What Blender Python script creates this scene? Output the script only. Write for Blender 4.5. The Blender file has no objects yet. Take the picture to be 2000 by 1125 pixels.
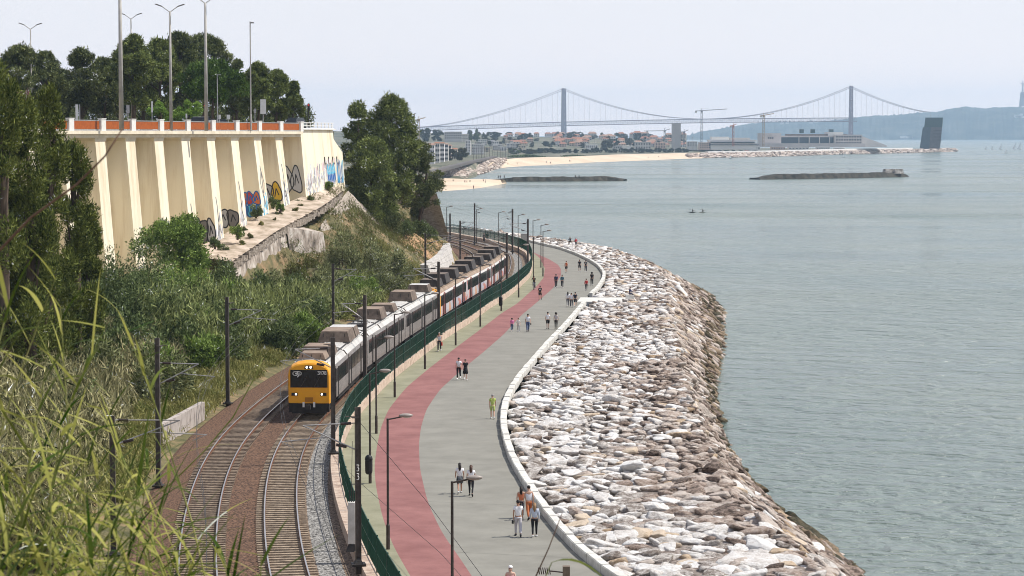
import bpy, bmesh, math, random
import numpy as np
from mathutils import Vector, Matrix
R = math.radians
scene = bpy.context.scene
# ---------------------------------------------------------------- camera, sky, sun, exposure
F, CX, CY, H0, CZ = 4390.0, 1000.0, 562.5, 262.0, 24.0      # photo is 2000 x 1125 px
PITCH = math.atan((CY - H0) / F)
cam = bpy.data.cameras.new('camera')
cam.sensor_width = 36.0
cam.lens = F / 2000.0 * 36.0
cam.clip_start, cam.clip_end = 0.5, 60000.0
cam.dof.use_dof = True
cam.dof.focus_distance = 190.0
cam.dof.aperture_fstop = 5.6
cam_o = bpy.data.objects.new('camera', cam)
cam_o.location = (0, 0, CZ)
cam_o.rotation_euler = (math.pi / 2 - PITCH, 0, 0)
scene.collection.objects.link(cam_o)
scene.camera = cam_o
SUN_EL, SUN_AZ = R(55), R(80)          # azimuth clockwise from +y: sun stands to the right, a little beyond
w = bpy.data.worlds.new('World'); scene.world = w; w.use_nodes = True
nt = w.node_tree
sky = nt.nodes.new('ShaderNodeTexSky'); sky.sky_type = 'NISHITA'; sky.sun_disc = False
sky.sun_elevation, sky.sun_rotation = SUN_EL, SUN_AZ
sky.altitude, sky.air_density, sky.dust_density, sky.ozone_density = 0, 1.0, 0.3, 2.5
bg = nt.nodes['Background']; bg.inputs['Strength'].default_value = 0.125
# thin pale haze veil over the whole sky, thickest towards the horizon
tc = nt.nodes.new('ShaderNodeTexCoord'); sx = nt.nodes.new('ShaderNodeSeparateXYZ'); nt.links.new(tc.outputs['Generated'], sx.inputs[0])
mr = nt.nodes.new('ShaderNodeMapRange'); mr.interpolation_type = 'SMOOTHSTEP'
mr.inputs[1].default_value, mr.inputs[2].default_value, mr.inputs[3].default_value, mr.inputs[4].default_value = 0.0, 0.6, 0.95, 0.28
nt.links.new(sx.outputs['Z'], mr.inputs[0])
veil = nt.nodes.new('ShaderNodeMix'); veil.data_type = 'RGBA'; 
mr2 = nt.nodes.new('ShaderNodeMapRange'); mr2.interpolation_type = 'SMOOTHSTEP'; mr2.inputs[1].default_value, mr2.inputs[2].default_value, mr2.inputs[3].default_value, mr2.inputs[4].default_value = -.01, .06, 1, 0
nt.links.new(sx.outputs['Z'], mr2.inputs[0]); hzc = nt.nodes.new('ShaderNodeMix'); hzc.data_type = 'RGBA'; hzc.inputs[6].default_value = (6.9, 6.6, 6.75, 1); hzc.inputs[7].default_value = (9.2, 7.7, 7.1, 1)
nt.links.new(mr2.outputs[0], hzc.inputs[0]); nt.links.new(hzc.outputs[2], veil.inputs[7])
nt.links.new(mr.outputs[0], veil.inputs[0]); nt.links.new(sky.outputs['Color'], veil.inputs[6])
nt.links.new(veil.outputs[2], bg.inputs['Color'])
sl = bpy.data.lights.new('sun', 'SUN'); sl.energy = 4.6; sl.angle = R(0.5); sl.color = (1.0, 0.955, 0.88)
so = bpy.data.objects.new('sun', sl); scene.collection.objects.link(so)
sd = Vector((math.sin(SUN_AZ) * math.cos(SUN_EL), math.cos(SUN_AZ) * math.cos(SUN_EL), math.sin(SUN_EL)))
so.rotation_euler = sd.to_track_quat('Z', 'Y').to_euler()
so.location = (60, 60, 120)
scene.view_settings.view_transform = 'Standard'; scene.view_settings.look = 'None'
scene.view_settings.exposure = 0.2; scene.view_settings.gamma = 1.0
scene.view_settings.use_curve_mapping = False
scene.cycles.max_bounces = 8; scene.cycles.transparent_max_bounces = 12
scene.cycles.volume_bounces = 1
scene.cycles.pixel_filter_type = 'BLACKMAN_HARRIS'; scene.cycles.filter_width = 1.0
# ---------------------------------------------------------------- geometry of the photograph
def ray(px, py):
    v = (CY - py) / F
    return np.array([(px - CX) / F, math.cos(PITCH) + v * math.sin(PITCH), -math.sin(PITCH) + v * math.cos(PITCH)])
def P(px, py, z=4.5):
    r = ray(px, py); t = (z - CZ) / r[2]
    return np.array([r[0] * t, r[1] * t, z])
def at(px, py, d):
    r = ray(px, py) * (d / ray(px, py)[1])
    return np.array([r[0], r[1], r[2] + CZ])
def zat(py, d): return at(CX, py, d)[2]
class Line:
    def __init__(self, pts, step=1.0, sm=3.0):
        p = np.array([q[:2] for q in pts], float)
        p = self._res(p, step)
        if sm > 0:
            n = int(3 * sm / step); k = np.exp(-0.5 * (np.arange(-n, n + 1) * step / sm) ** 2); k /= k.sum()
            a = 2 * p[0] - p[n:0:-1]; b = 2 * p[-1] - p[-2:-n - 2:-1]
            q = np.vstack([a, p, b])
            p = np.stack([np.convolve(q[:, i], k, 'valid') for i in (0, 1)], 1)
        self.p = self._res(p, step)
        d = np.gradient(self.p, axis=0); self.t = d / np.linalg.norm(d, axis=1)[:, None]
        self.s = np.concatenate([[0], np.cumsum(np.linalg.norm(np.diff(self.p, axis=0), axis=1))])
        self.L = self.s[-1]
    @staticmethod
    def _res(p, step):
        s = np.concatenate([[0], np.cumsum(np.linalg.norm(np.diff(p, axis=0), axis=1))])
        n = max(2, int(s[-1] / step) + 1); u = np.linspace(0, s[-1], n)
        return np.stack([np.interp(u, s, p[:, i]) for i in (0, 1)], 1)
    def at(self, s):
        return np.array([np.interp(s, self.s, self.p[:, i]) for i in (0, 1)])
    def tan(self, s):
        t = np.array([np.interp(s, self.s, self.t[:, i]) for i in (0, 1)]); return t / np.linalg.norm(t)
    def left(self, s):
        t = self.tan(s); return np.array([-t[1], t[0]])
    def off(self, s, o): return self.at(s) + self.left(s) * o      # o > 0: to the left
    def s_at_y(self, y): return float(np.interp(y, np.maximum.accumulate(self.p[:, 1]), self.s))
    def s_near(self, q): return float(self.s[np.argmin(((self.p - np.asarray(q)[:2]) ** 2).sum(1))])
    def offset(self, o):
        o = np.asarray([o(y) for y in self.p[:, 1]]) if callable(o) else o
        n = np.stack([-self.t[:, 1], self.t[:, 0]], 1); q = self.p + n * (o[:, None] if hasattr(o, '__len__') else o)
        return Line(q, 1.0, 0)
# ---------------------------------------------------------------- object helpers
def link(o): scene.collection.objects.link(o); return o
def tag(o, label=None, cat=None, group=None, kind=None):
    for k, v in (('label', label), ('category', cat), ('group', group), ('kind', kind)):
        if v: o[k] = v
    return o
def empty(name, loc, label=None, cat=None, group=None, rz=0):
    o = link(bpy.data.objects.new(name, None)); o.empty_display_size = .3
    o.location = tuple(loc); o.rotation_euler = (0, 0, rz)
    return tag(o, label, cat, group)
def copy_tree(o, parent=None):
    c = o.copy(); link(c)
    if parent: c.parent = parent
    for ch in o.children: copy_tree(ch, c)
    return c
class MB:
    """collects simple shapes; build() links them as one mesh object"""
    def __init__(s): s.v = []; s.f = []; s.m = []
    def add(s, vs, fs, m=0):
        b = len(s.v); s.v += [tuple(map(float, v)) for v in vs]
        s.f += [tuple(b + i for i in f) for f in fs]; s.m += [m] * len(fs); return s
    def box(s, c, size, rz=0, m=0, top=1.0, topy=None, X=None):
        hx, hy, hz = [k / 2 for k in size]; ty = top if topy is None else topy
        q = [(-hx, -hy, -hz), (hx, -hy, -hz), (hx, hy, -hz), (-hx, hy, -hz),
             (-hx * top, -hy * ty, hz), (hx * top, -hy * ty, hz), (hx * top, hy * ty, hz), (-hx * top, hy * ty, hz)]
        cr, sr = math.cos(rz), math.sin(rz)
        vs = [(c[0] + x * cr - y * sr, c[1] + x * sr + y * cr, c[2] + z) for x, y, z in q]
        return s.add(vs, [(0, 3, 2, 1), (4, 5, 6, 7), (0, 1, 5, 4), (1, 2, 6, 5), (2, 3, 7, 6), (3, 0, 4, 7)], m)
    def tube(s, pts, r, n=6, m=0, cap=True):
        pts = [Vector(p) for p in pts]; k = len(pts); rs = r if hasattr(r, '__len__') else [r] * k
        rings = []
        for i, p in enumerate(pts):
            d = (pts[min(i + 1, k - 1)] - pts[max(i - 1, 0)])
            d = d.normalized() if d.length > 1e-9 else Vector((0, 0, 1))
            a = Vector((1, 0, 0)) if abs(d.x) < .8 else Vector((0, 1, 0))
            u = d.cross(a).normalized(); v = d.cross(u)
            rings += [p + (u * math.cos(2 * math.pi * j / n) + v * math.sin(2 * math.pi * j / n)) * rs[i] for j in range(n)]
        fs = [(i * n + j, i * n + (j + 1) % n, (i + 1) * n + (j + 1) % n, (i + 1) * n + j) for i in range(k - 1) for j in range(n)]
        if cap: fs += [tuple(range(n))[::-1], tuple((k - 1) * n + j for j in range(n))]
        return s.add(rings, fs, m)
    def lathe(s, prof, c=(0, 0, 0), n=10, m=0, sx=1, sy=1):
        vs = [(c[0] + r * sx * math.cos(2 * math.pi * j / n), c[1] + r * sy * math.sin(2 * math.pi * j / n), c[2] + z) for r, z in prof for j in range(n)]
        k = len(prof)
        fs = [(i * n + j, i * n + (j + 1) % n, (i + 1) * n + (j + 1) % n, (i + 1) * n + j) for i in range(k - 1) for j in range(n)]
        fs += [tuple(range(n))[::-1], tuple((k - 1) * n + j for j in range(n))]
        return s.add(vs, fs, m)
    def ell(s, c, r, n=10, k=6, m=0):
        return s.lathe([(max(.001, math.sin(math.pi * i / k)), -math.cos(math.pi * i / k)) for i in range(k + 1)], (0, 0, 0), n, m)._last(c, r, n * (k + 1))
    def _last(s, c, r, cnt):
        for i in range(len(s.v) - cnt, len(s.v)):
            x, y, z = s.v[i]; s.v[i] = (c[0] + x * r[0], c[1] + y * r[1], c[2] + z * r[2])
        return s
    def prism(s, poly, z0, z1, m=0):
        n = len(poly)
        vs = [(p[0], p[1], z0) for p in poly] + [(p[0], p[1], z1) for p in poly]
        return s.add(vs, [tuple(range(n))[::-1], tuple(range(n, 2 * n))] + [(i, (i + 1) % n, n + (i + 1) % n, n + i) for i in range(n)], m)
    def sweep(s, line, s0, s1, prof, step=1.0, m=None, closed=True):
        """prof: (offset to the left, z) pairs swept along line"""
        k = max(2, int((s1 - s0) / step) + 1); n = len(prof); b = []
        for q in np.linspace(s0, s1, k):
            for o, z in prof: x = line.off(q, o); b.append((x[0], x[1], z))
        e = n if closed else n - 1
        mm = m or [0] * e
        for j in range(e):
            pass
        base = len(s.v); s.v += b
        for i in range(k - 1):
            for j in range(e):
                j2 = (j + 1) % n
                s.f.append((base + i * n + j, base + (i + 1) * n + j, base + (i + 1) * n + j2, base + i * n + j2)); s.m.append(mm[j])
        if closed:
            s.f += [tuple(base + j for j in range(n)), tuple(base + (k - 1) * n + j for j in range(n))[::-1]]; s.m += [mm[0]] * 2
        return s
    def build(s, name, mats, parent=None, loc=None, smooth=False):
        me = bpy.data.meshes.new(name); me.from_pydata(s.v, [], s.f)
        mats = mats if isinstance(mats, (list, tuple)) else [mats]
        for m in mats: me.materials.append(m)
        if len(mats) > 1: me.polygons.foreach_set('material_index', s.m)
        if smooth: me.polygons.foreach_set('use_smooth', [True] * len(s.f))
        bm = bmesh.new(); bm.from_mesh(me); bmesh.ops.recalc_face_normals(bm, faces=bm.faces); bm.to_mesh(me); bm.free()
        o = link(bpy.data.objects.new(name, me))
        if parent: o.parent = parent
        if loc is not None: o.location = tuple(loc)
        return o
def mesh_np(name, V, Fc, mat, parent=None, mi=None, smooth=False):
    """V (n,3) and Fc (m,k) numpy arrays -> one mesh object"""
    me = bpy.data.meshes.new(name); k = Fc.shape[1]; m = len(Fc)
    me.vertices.add(len(V)); me.vertices.foreach_set('co', np.ascontiguousarray(V, np.float32).ravel())
    me.loops.add(m * k); me.loops.foreach_set('vertex_index', np.ascontiguousarray(Fc, np.int32).ravel())
    me.polygons.add(m); me.polygons.foreach_set('loop_start', np.arange(m, dtype=np.int32) * k)
    try: me.polygons.foreach_set('loop_total', np.full(m, k, np.int32))
    except Exception: pass
    for q in (mat if isinstance(mat, (list, tuple)) else [mat]): me.materials.append(q)
    if mi is not None: me.polygons.foreach_set('material_index', np.ascontiguousarray(mi, np.int32))
    if smooth: me.polygons.foreach_set('use_smooth', np.ones(m, bool))
    me.update(calc_edges=True); me.validate()
    o = link(bpy.data.objects.new(name, me))
    if parent: o.parent = parent
    return o
def grid_mesh(name, V3, mat, smooth=True):
    a, b = V3.shape[:2]; i = np.arange(a * b).reshape(a, b)
    return mesh_np(name, V3.reshape(-1, 3), np.stack([i[:-1, :-1], i[:-1, 1:], i[1:, 1:], i[1:, :-1]], -1).reshape(-1, 4), mat, smooth=smooth)
# ---------------------------------------------------------------- materials
def mat(name, c, rough=.8, c2=None, scale=1.0, bump=0.0, bscale=8.0, metal=0.0, det=4, island=False, emit=None, spec=.3, c3=None, stretch=None, bdist=.05, contrast=(.35, .65), nrough=.65):
    m = bpy.data.materials.new(name); m.use_nodes = True; t = m.node_tree; N = t.nodes; L = t.links
    b = N['Principled BSDF']; b.inputs['Roughness'].default_value = rough; b.inputs['Metallic'].default_value = metal
    b.inputs['Specular IOR Level'].default_value = spec
    if c2 is None and not bump:
        b.inputs['Base Color'].default_value = (*c, 1)
    g = N.new('ShaderNodeNewGeometry'); src = g.outputs['Position']
    if stretch:
        mp = N.new('ShaderNodeMapping'); mp.inputs['Scale'].default_value = stretch; L.new(src, mp.inputs['Vector']); src = mp.outputs['Vector']
    if c2 is not None:
        n = N.new('ShaderNodeTexNoise'); n.inputs['Scale'].default_value = scale; n.inputs['Detail'].default_value = det; n.inputs['Roughness'].default_value = nrough
        L.new(src, n.inputs['Vector']); fac = n.outputs['Fac']
        rp = N.new('ShaderNodeValToRGB'); e = rp.color_ramp.elements
        e[0].position, e[1].position = contrast; e[0].color = (*c, 1); e[1].color = (*c2, 1)
        if c3 is not None:
            q = e.new((contrast[0] + contrast[1]) / 2); q.color = (*c3, 1)
        if island:
            ad = N.new('ShaderNodeMath'); ad.operation = 'MULTIPLY_ADD'
            rnd = g.outputs['Random Per Island'] if island != 'obj' else N.new('ShaderNodeObjectInfo').outputs['Random']
            k = island if isinstance(island, float) else .22
            m1 = N.new('ShaderNodeMath'); m1.operation = 'MULTIPLY'; m1.inputs[1].default_value = 1 - k; L.new(fac, m1.inputs[0])
            L.new(rnd, ad.inputs[0]); ad.inputs[1].default_value = k; L.new(m1.outputs[0], ad.inputs[2]); fac = ad.outputs[0]
        L.new(fac, rp.inputs['Fac']); L.new(rp.outputs['Color'], b.inputs['Base Color'])
    else:
        b.inputs['Base Color'].default_value = (*c, 1)
    if bump:
        n2 = N.new('ShaderNodeTexNoise'); n2.inputs['Scale'].default_value = bscale; n2.inputs['Detail'].default_value = 6; n2.inputs['Roughness'].default_value = .7
        L.new(src, n2.inputs['Vector'])
        bp = N.new('ShaderNodeBump'); bp.inputs['Strength'].default_value = bump; bp.inputs['Distance'].default_value = bdist
        L.new(n2.outputs['Fac'], bp.inputs['Height']); L.new(bp.outputs['Normal'], b.inputs['Normal'])
    if emit:
        b.inputs['Emission Color'].default_value = (*emit[:3], 1); b.inputs['Emission Strength'].default_value = emit[3]
    return m
def leafmat(name, cols, scale=.35, k=.45, trans=.25, rough=.65):
    m = bpy.data.materials.new(name); m.use_nodes = True; t = m.node_tree; N = t.nodes; L = t.links
    b = N['Principled BSDF']; b.inputs['Roughness'].default_value = rough; b.inputs['Specular IOR Level'].default_value = .08
    g = N.new('ShaderNodeNewGeometry')
    n = N.new('ShaderNodeTexNoise'); n.inputs['Scale'].default_value = scale; n.inputs['Detail'].default_value = 3; L.new(g.outputs['Position'], n.inputs['Vector'])
    mr = N.new('ShaderNodeMapRange'); mr.inputs[1].default_value = .3; mr.inputs[2].default_value = .7; L.new(n.outputs['Fac'], mr.inputs[0])
    mx = N.new('ShaderNodeMix'); mx.inputs[0].default_value = k; L.new(mr.outputs[0], mx.inputs[2]); L.new(g.outputs['Random Per Island'], mx.inputs[3])
    rp = N.new('ShaderNodeValToRGB'); e = rp.color_ramp.elements
    for i, c in enumerate(cols):
        q = e[0] if i == 0 else (e[1] if i == len(cols) - 1 else e.new(i / (len(cols) - 1)))
        q.position = i / (len(cols) - 1) * .8 + .1; q.color = (*c, 1)
    L.new(mx.outputs[0], rp.inputs['Fac']); L.new(rp.outputs['Color'], b.inputs['Base Color'])
    if trans:
        tr = N.new('ShaderNodeBsdfTranslucent'); L.new(rp.outputs['Color'], tr.inputs['Color'])
        ms = N.new('ShaderNodeMixShader'); ms.inputs[0].default_value = trans
        L.new(b.outputs[0], ms.inputs[1]); L.new(tr.outputs[0], ms.inputs[2]); L.new(ms.outputs[0], N['Material Output'].inputs['Surface'])
    return m
m_grey = mat('path_asphalt', (.194, .185, .157), .9, (.246, .235, .20), .45, .3, 60, det=8, bdist=.01)
m_red = mat('red_lane_asphalt', (.205, .085, .078), .9, (.285, .128, .116), .5, .25, 60, det=8, bdist=.01)
m_green = mat('green_pavement', (.195, .19, .12), .9, (.272, .262, .178), .5, .25, 60, det=8, bdist=.01)
m_conc = mat('kerb_concrete', (.50, .48, .43), .85, (.68, .66, .61), 1.6, .3, 25, bdist=.02)
m_wall = mat('pink_stone_wall', (.36, .25, .19), .9, (.60, .48, .38), 2.2, .6, 9, c3=(.52, .40, .31), bdist=.05)
m_ball = mat('rusty_ballast', (.05, .034, .024), .95, (.36, .262, .185), 9, .9, 12, det=2, bdist=.08, contrast=(.38, .64))
m_ball2 = mat('grey_ballast', (.035, .033, .03), .95, (.44, .42, .385), 9, .9, 12, det=2, bdist=.08, contrast=(.4, .62))
m_ballrust = mat('dark_rust_ballast', (.038, .021, .013), .95, (.235, .132, .082), 9, .9, 12, det=2, bdist=.08, contrast=(.38, .64))
m_balldark = mat('dark_ballast', (.03, .02, .015), .95, (.17, .12, .09), 9, .9, 12, det=2, bdist=.08, contrast=(.38, .64))
m_sleep = mat('concrete_sleeper', (.20, .15, .105), .9, (.42, .325, .23), 3, .2, 20)
m_sleepd = mat('dark_sleeper', (.15, .108, .078), .9, (.34, .26, .185), 3, .2, 20)
m_rail = mat('rail_rust', (.10, .045, .025), .6, (.20, .09, .05), 6)
m_railtop = mat('rail_steel', (.55, .52, .50), .3, metal=.9)
m_dark = mat('dark_steel', (.035, .030, .027), .55)
m_dsteel = mat('weathered_steel', (.07, .058, .05), .6, (.12, .10, .085), 3)
m_galv = mat('galvanised_steel', (.32, .31, .30), .5, (.45, .44, .43), 4, metal=.3)
m_insul = mat('brown_insulator', (.045, .03, .025), .4)
m_fence = mat('green_fence_paint', (.012, .055, .035), .5, (.02, .085, .055), 3)
m_black = mat('black_paint', (.015, .015, .016), .5)
# ================================================================= SETTING: lines traced on the ground
def PL(l, z=4.5): return [P(a, b, z) for a, b in l]
L_in = Line([(-.6, 62), (-3.0, 80)] + PL([(730,1125),(714,1090),(690,1030),(675,980),(666,930),(667,887),(672,867),(682,840),(705,807),(725,785),(760,747),(797,718),(838,686),(866,664),(919,631),(960,600),(982,588),(1009,568),(1019.5,557),(1034.5,543.6),(1040,530),(1040,515),(1034,500),(1018,491),(990,482),(950,472),(910,465),(880,459)]) + [(-24, 458), (-44, 478)])
L_out = Line([(13.0, 62), (8.6, 80)] + PL([(1182,1125),(1139,1099),(1102,1058),(1076,1030),(1057,1006),(1005,924),(990,894),(979,855),(975,830),(979,795),(990,769),(1009,739),(1035,709),(1065,674),(1096,642),(1116,619),(1138,593),(1148,579),(1164,565),(1175,548),(1177,536),(1167,522),(1147,509),(1121,497),(1093,487),(1062,480),(1042,475),(1016,468),(970,458),(928,451),(882,447)]) + [(-24, 476), (-44, 496)])
L_rg = Line([(3.9, 62), (1.0, 80)] + PL([(921,1125),(897,1088),(863,1041),(835,980),(820,916),(818,868),(822,834),(833,799),(859,761),(902,722),(945,687),(984,653),(1020,614),(1044,594.5),(1080,563),(1096,538),(1096,526),(1090,517),(1072,506),(1042,493)]), sm=2)
L_gr = Line([(.9, 62), (-1.5, 80)] + PL([(800,1123),(768,1067),(747,1011),(734,950),(731,911),(736,873),(744,834),(759,799),(794,756),(841,717),(897,674),(940,642),(982,610),(1010,593),(1050,557),(1062,542),(1064,524),(1055,505),(1042,494)]), sm=2)
L_crest = Line([(16.5, 62), (14.2, 80), (13.0, 95.8), (12.7, 102.4), (11.8, 113.8), (11.2, 124.1), (12.0, 143.7), (13.0, 167.0), (14.1, 190.0), (15.4, 220.4), (17.4, 254.2), (20.2, 300.1), (20.0, 340), (16.3, 379.6), (12.3, 398.7), (7.1, 416), (0, 436), (-6, 456), (-16, 474), (-34, 496)])
L_water = Line([(24, 62), (21.5, 90), (20.2, 110), (19.0, 121.2), (18.3, 129), (17.3, 136), (16.5, 146.0), (16.4, 160.2), (16.4, 170), (17.1, 183), (18.4, 202.7), (20.0, 221.2), (22.4, 240.0), (24.5, 261.0), (28.5, 305), (29.5, 336.5), (28.0, 362), (24, 388), (19, 408), (12, 428), (3, 450), (-6, 472), (-20, 492), (-34, 506)])
OFFR = lambda y: float(np.interp(y, [60, 98, 110, 130, 150, 180, 250, 320, 460], [3.9, 3.8, 3.6, 3.3, 3.05, 3.15, 3.6, 4.0, 4.0]))
L_R = L_in.offset(OFFR)
L_R = Line(L_R.p, 1.0, 5)
L_L = Line(L_R.offset(4.0).p, 1.0, 3)
def strip(name, a, b, z, m, kind='structure', n=420, fa=(0, 1), fb=(0, 1)):
    """flat sheet between two lines (fractions of their lengths)"""
    V = np.zeros((n, 2, 3)); 
    for i, u in enumerate(np.linspace(0, 1, n)):
        V[i, 0, :2] = a.at(a.L * (fa[0] + (fa[1] - fa[0]) * u)); V[i, 1, :2] = b.at(b.L * (fb[0] + (fb[1] - fb[0]) * u))
    V[:, :, 2] = z
    o = grid_mesh(name, V, m, False); return tag(o, kind=kind)
strip('promenade', L_out, L_in, 4.5, m_grey)
strip('red_lane', L_rg, L_gr, 4.504, m_red)
L_in2 = Line([q for q in L_in.p if q[1] < L_gr.p[-1][1] + 3], 1.0, 0)
strip('green_pavement', L_gr, L_in2, 4.504, m_green)
# expansion joints across the paving and faint repair patches
jm = MB()
for y in (104, 118.5, 133, 149, 166, 184, 203, 224, 247, 276, 305, 334):
    a_, c_ = L_rg.at(L_rg.s_at_y(y)), L_out.at(L_out.s_at_y(y - 1.5)); d_ = (c_ - a_) / np.linalg.norm(c_ - a_); n_ = np.array([-d_[1], d_[0]]) * .014
    jm.add([(*(a_ - n_), 4.503), (*(c_ - n_), 4.503), (*(c_ + n_), 4.503), (*(a_ + n_), 4.503)], [(0, 1, 2, 3)])
    a_, c_ = L_in.at(L_in.s_at_y(y + 2)), L_gr.at(L_gr.s_at_y(y + 2)); d_ = (c_ - a_) / np.linalg.norm(c_ - a_); n_ = np.array([-d_[1], d_[0]]) * .012
    jm.add([(*(a_ - n_), 4.508), (*(c_ - n_), 4.508), (*(c_ + n_), 4.508), (*(a_ + n_), 4.508)], [(0, 1, 2, 3)])
tag(jm.build('paving_joints', mat('joint_tar', (.12, .115, .10), .9)), kind='structure')
# water sheet and sea bed colour
mw = bpy.data.materials.new('sea_water'); mw.use_nodes = True
t = mw.node_tree; N = t.nodes; Lk = t.links; b = N['Principled BSDF']
b.inputs['Roughness'].default_value = .16; b.inputs['IOR'].default_value = 1.33
g = N.new('ShaderNodeNewGeometry')
def wnoise(sc, det, mapsc=(1, 1, 1)):
    mp = N.new('ShaderNodeMapping'); mp.inputs['Scale'].default_value = mapsc; mp.inputs['Rotation'].default_value = (0, 0, .35)
    Lk.new(g.outputs['Position'], mp.inputs['Vector'])
    n = N.new('ShaderNodeTexNoise'); n.inputs['Scale'].default_value = sc; n.inputs['Detail'].default_value = det; n.inputs['Roughness'].default_value = .6
    n.inputs['Distortion'].default_value = .4
    Lk.new(mp.outputs['Vector'], n.inputs['Vector']); return n
n1 = wnoise(.75, 5, (1, 1.35, 1)); n2 = wnoise(.012, 4, (1, .5, 1)); n3 = wnoise(.16, 3, (1, 1.6, 1))
ad = N.new('ShaderNodeMath'); ad.operation = 'MULTIPLY_ADD'; ad.inputs[1].default_value = 3.0; Lk.new(n3.outputs['Fac'], ad.inputs[0]); Lk.new(n1.outputs['Fac'], ad.inputs[2])
bp = N.new('ShaderNodeBump'); bp.inputs['Strength'].default_value = 1.0; bp.inputs['Distance'].default_value = .95
Lk.new(ad.outputs[0], bp.inputs['Height']); Lk.new(bp.outputs['Normal'], b.inputs['Normal'])
n4 = wnoise(.006, 5, (.45, 1.6, 1)); mr_ = N.new('ShaderNodeMapRange'); mr_.inputs[1].default_value, mr_.inputs[2].default_value, mr_.inputs[3].default_value, mr_.inputs[4].default_value = .38, .62, .08, .30
Lk.new(n4.outputs['Fac'], mr_.inputs[0]); Lk.new(mr_.outputs[0], b.inputs['Roughness'])
ms_ = N.new('ShaderNodeMapRange'); ms_.inputs[1].default_value, ms_.inputs[2].default_value, ms_.inputs[3].default_value, ms_.inputs[4].default_value = .35, .65, .75, 1.0
Lk.new(n4.outputs['Fac'], ms_.inputs[0]); Lk.new(ms_.outputs[0], bp.inputs['Strength'])
rp = N.new('ShaderNodeValToRGB'); e = rp.color_ramp.elements
e[0].position, e[1].position = .36, .64; e[0].color = (.128, .176, .158, 1); e[1].color = (.178, .214, .180, 1)
Lk.new(n2.outputs['Fac'], rp.inputs['Fac']); Lk.new(rp.outputs['Color'], b.inputs['Base Color'])
o = MB().add([(-14000, -400, 0), (14000, -400, 0), (14000, 30000, 0), (-14000, 30000, 0)], [(0, 1, 2, 3)]).build('water', mw)
tag(o, kind='structure')
# railway bed
L_edge = Line(L_L.offset(3.1).p, 1.0, 3)
rb = MB().sweep(L_R, 0, L_R.L, [(8.2, 3.9), (7.0, 4.42), (1.2, 4.5), (-1.3, 4.5), (-4.2, 4.46), (-4.2, 3.5), (8.2, 3.5)], 2.0, m=[0, 0, 1, 1, 1, 1, 1]).build('railway_bed', [m_ballrust, m_ball])
tag(rb, kind='structure')
gb = MB().sweep(L_R, 0, L_R.L, [(-1.35, 4.503), (-3.0, 4.475)], 2.0, closed=False).build('grey_gravel', m_ball2)
tag(gb, kind='structure')
def track(line, label, sm):
    root = empty('railway_track', (0, 0, 0), label, 'railway track', 'two railway tracks beside the promenade')
    for o_ in (.834, -.834):
        MB().sweep(line, 0, line.L, [(o_ - .05, 4.60), (o_ - .035, 4.79), (o_ + .035, 4.79), (o_ + .05, 4.60)], 1.0, m=[0, 1, 0, 0]).build('rail', [m_rail, m_railtop], root)
    tag(MB().sweep(line, 0, line.L, [(.78, 4.508), (-.78, 4.508)], 2.0, closed=False).build('track_ballast', m_balldark), kind='structure')
    s0 = line.s_at_y(92); proto = None; rest = MB()
    k = 0; s = 0.0
    while s < line.L:
        p = line.at(s); tn = line.tan(s); rz = math.atan2(tn[1], tn[0])
        if s >= s0 and k < 100:
            if proto is None:
                proto = MB().box((0, 0, 0), (.24, 2.6, .2), top=.8, topy=.97).build('sleeper', sm, root); o = proto
            else:
                o = proto.copy(); link(o)
            o.location = (p[0], p[1], 4.52); o.rotation_euler = (0, 0, rz); k += 1
        else: rest.box((p[0], p[1], 4.52), (.24, 2.6, .2), rz, top=.8, topy=.97)
        s += .6
    tag(rest.build('far_sleepers', sm, root), kind='stuff')
track(L_R, 'railway track with shiny rails that the yellow train runs on', m_sleep)
track(L_L, 'empty railway track with rusty rails beside the weedy bank', m_sleepd)
# low stone wall between railway and promenade
wl = MB().sweep(L_in, 0, L_in.L, [(.62, 3.9), (.62, 5.08), (.02, 5.10), (.0, 3.9)], 1.0).build('stone_wall', m_wall)
tag(wl, 'low pinkish stone wall between railway and promenade under the green fence', 'wall')
# green fence on the wall
fr = empty('green_fence', (0, 0, 0), 'green steel fence standing on the low stone wall beside the railway', 'fence')
nb = 98; sl_ = np.linspace(6, L_in.L - 25, nb + 1); post = None
for i in range(nb):
    p = L_in.off(sl_[i], .10)
    if post is None: post = o = MB().box((0, 0, .82), (.08, .08, 1.66)).build('fence_post', m_fence, fr)
    else: o = post.copy(); link(o)
    tn = L_in.tan(sl_[i]); o.location = (p[0], p[1], 5.08); o.rotation_euler = (0, 0, math.atan2(tn[1], tn[0]))
    pb = MB(); a, c = sl_[i] + .05, sl_[i + 1] - .05
    for zz in (5.18, 5.9, 6.66): pb.sweep(L_in, a, c, [(.085, zz), (.085, zz + .035), (.115, zz + .035), (.115, zz)], 1.2)
    for s in np.arange(a + .04, c, .10):
        q = L_in.off(s, .10); tn = L_in.tan(s); nx, ny = -tn[1] * .012, tn[0] * .012; tx, ty = tn * .006
        pb.add([(q[0] - tx, q[1] - ty, 5.18), (q[0] + tx, q[1] + ty, 5.18), (q[0] + tx, q[1] + ty, 6.69), (q[0] - tx, q[1] - ty, 6.69),
                (q[0] + nx, q[1] + ny, 5.18), (q[0] + nx, q[1] + ny, 6.69)], [(0, 1, 2, 3), (0, 4, 5, 3), (1, 4, 5, 2)])
    pb.build('fence_panel', m_fence, fr)
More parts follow.
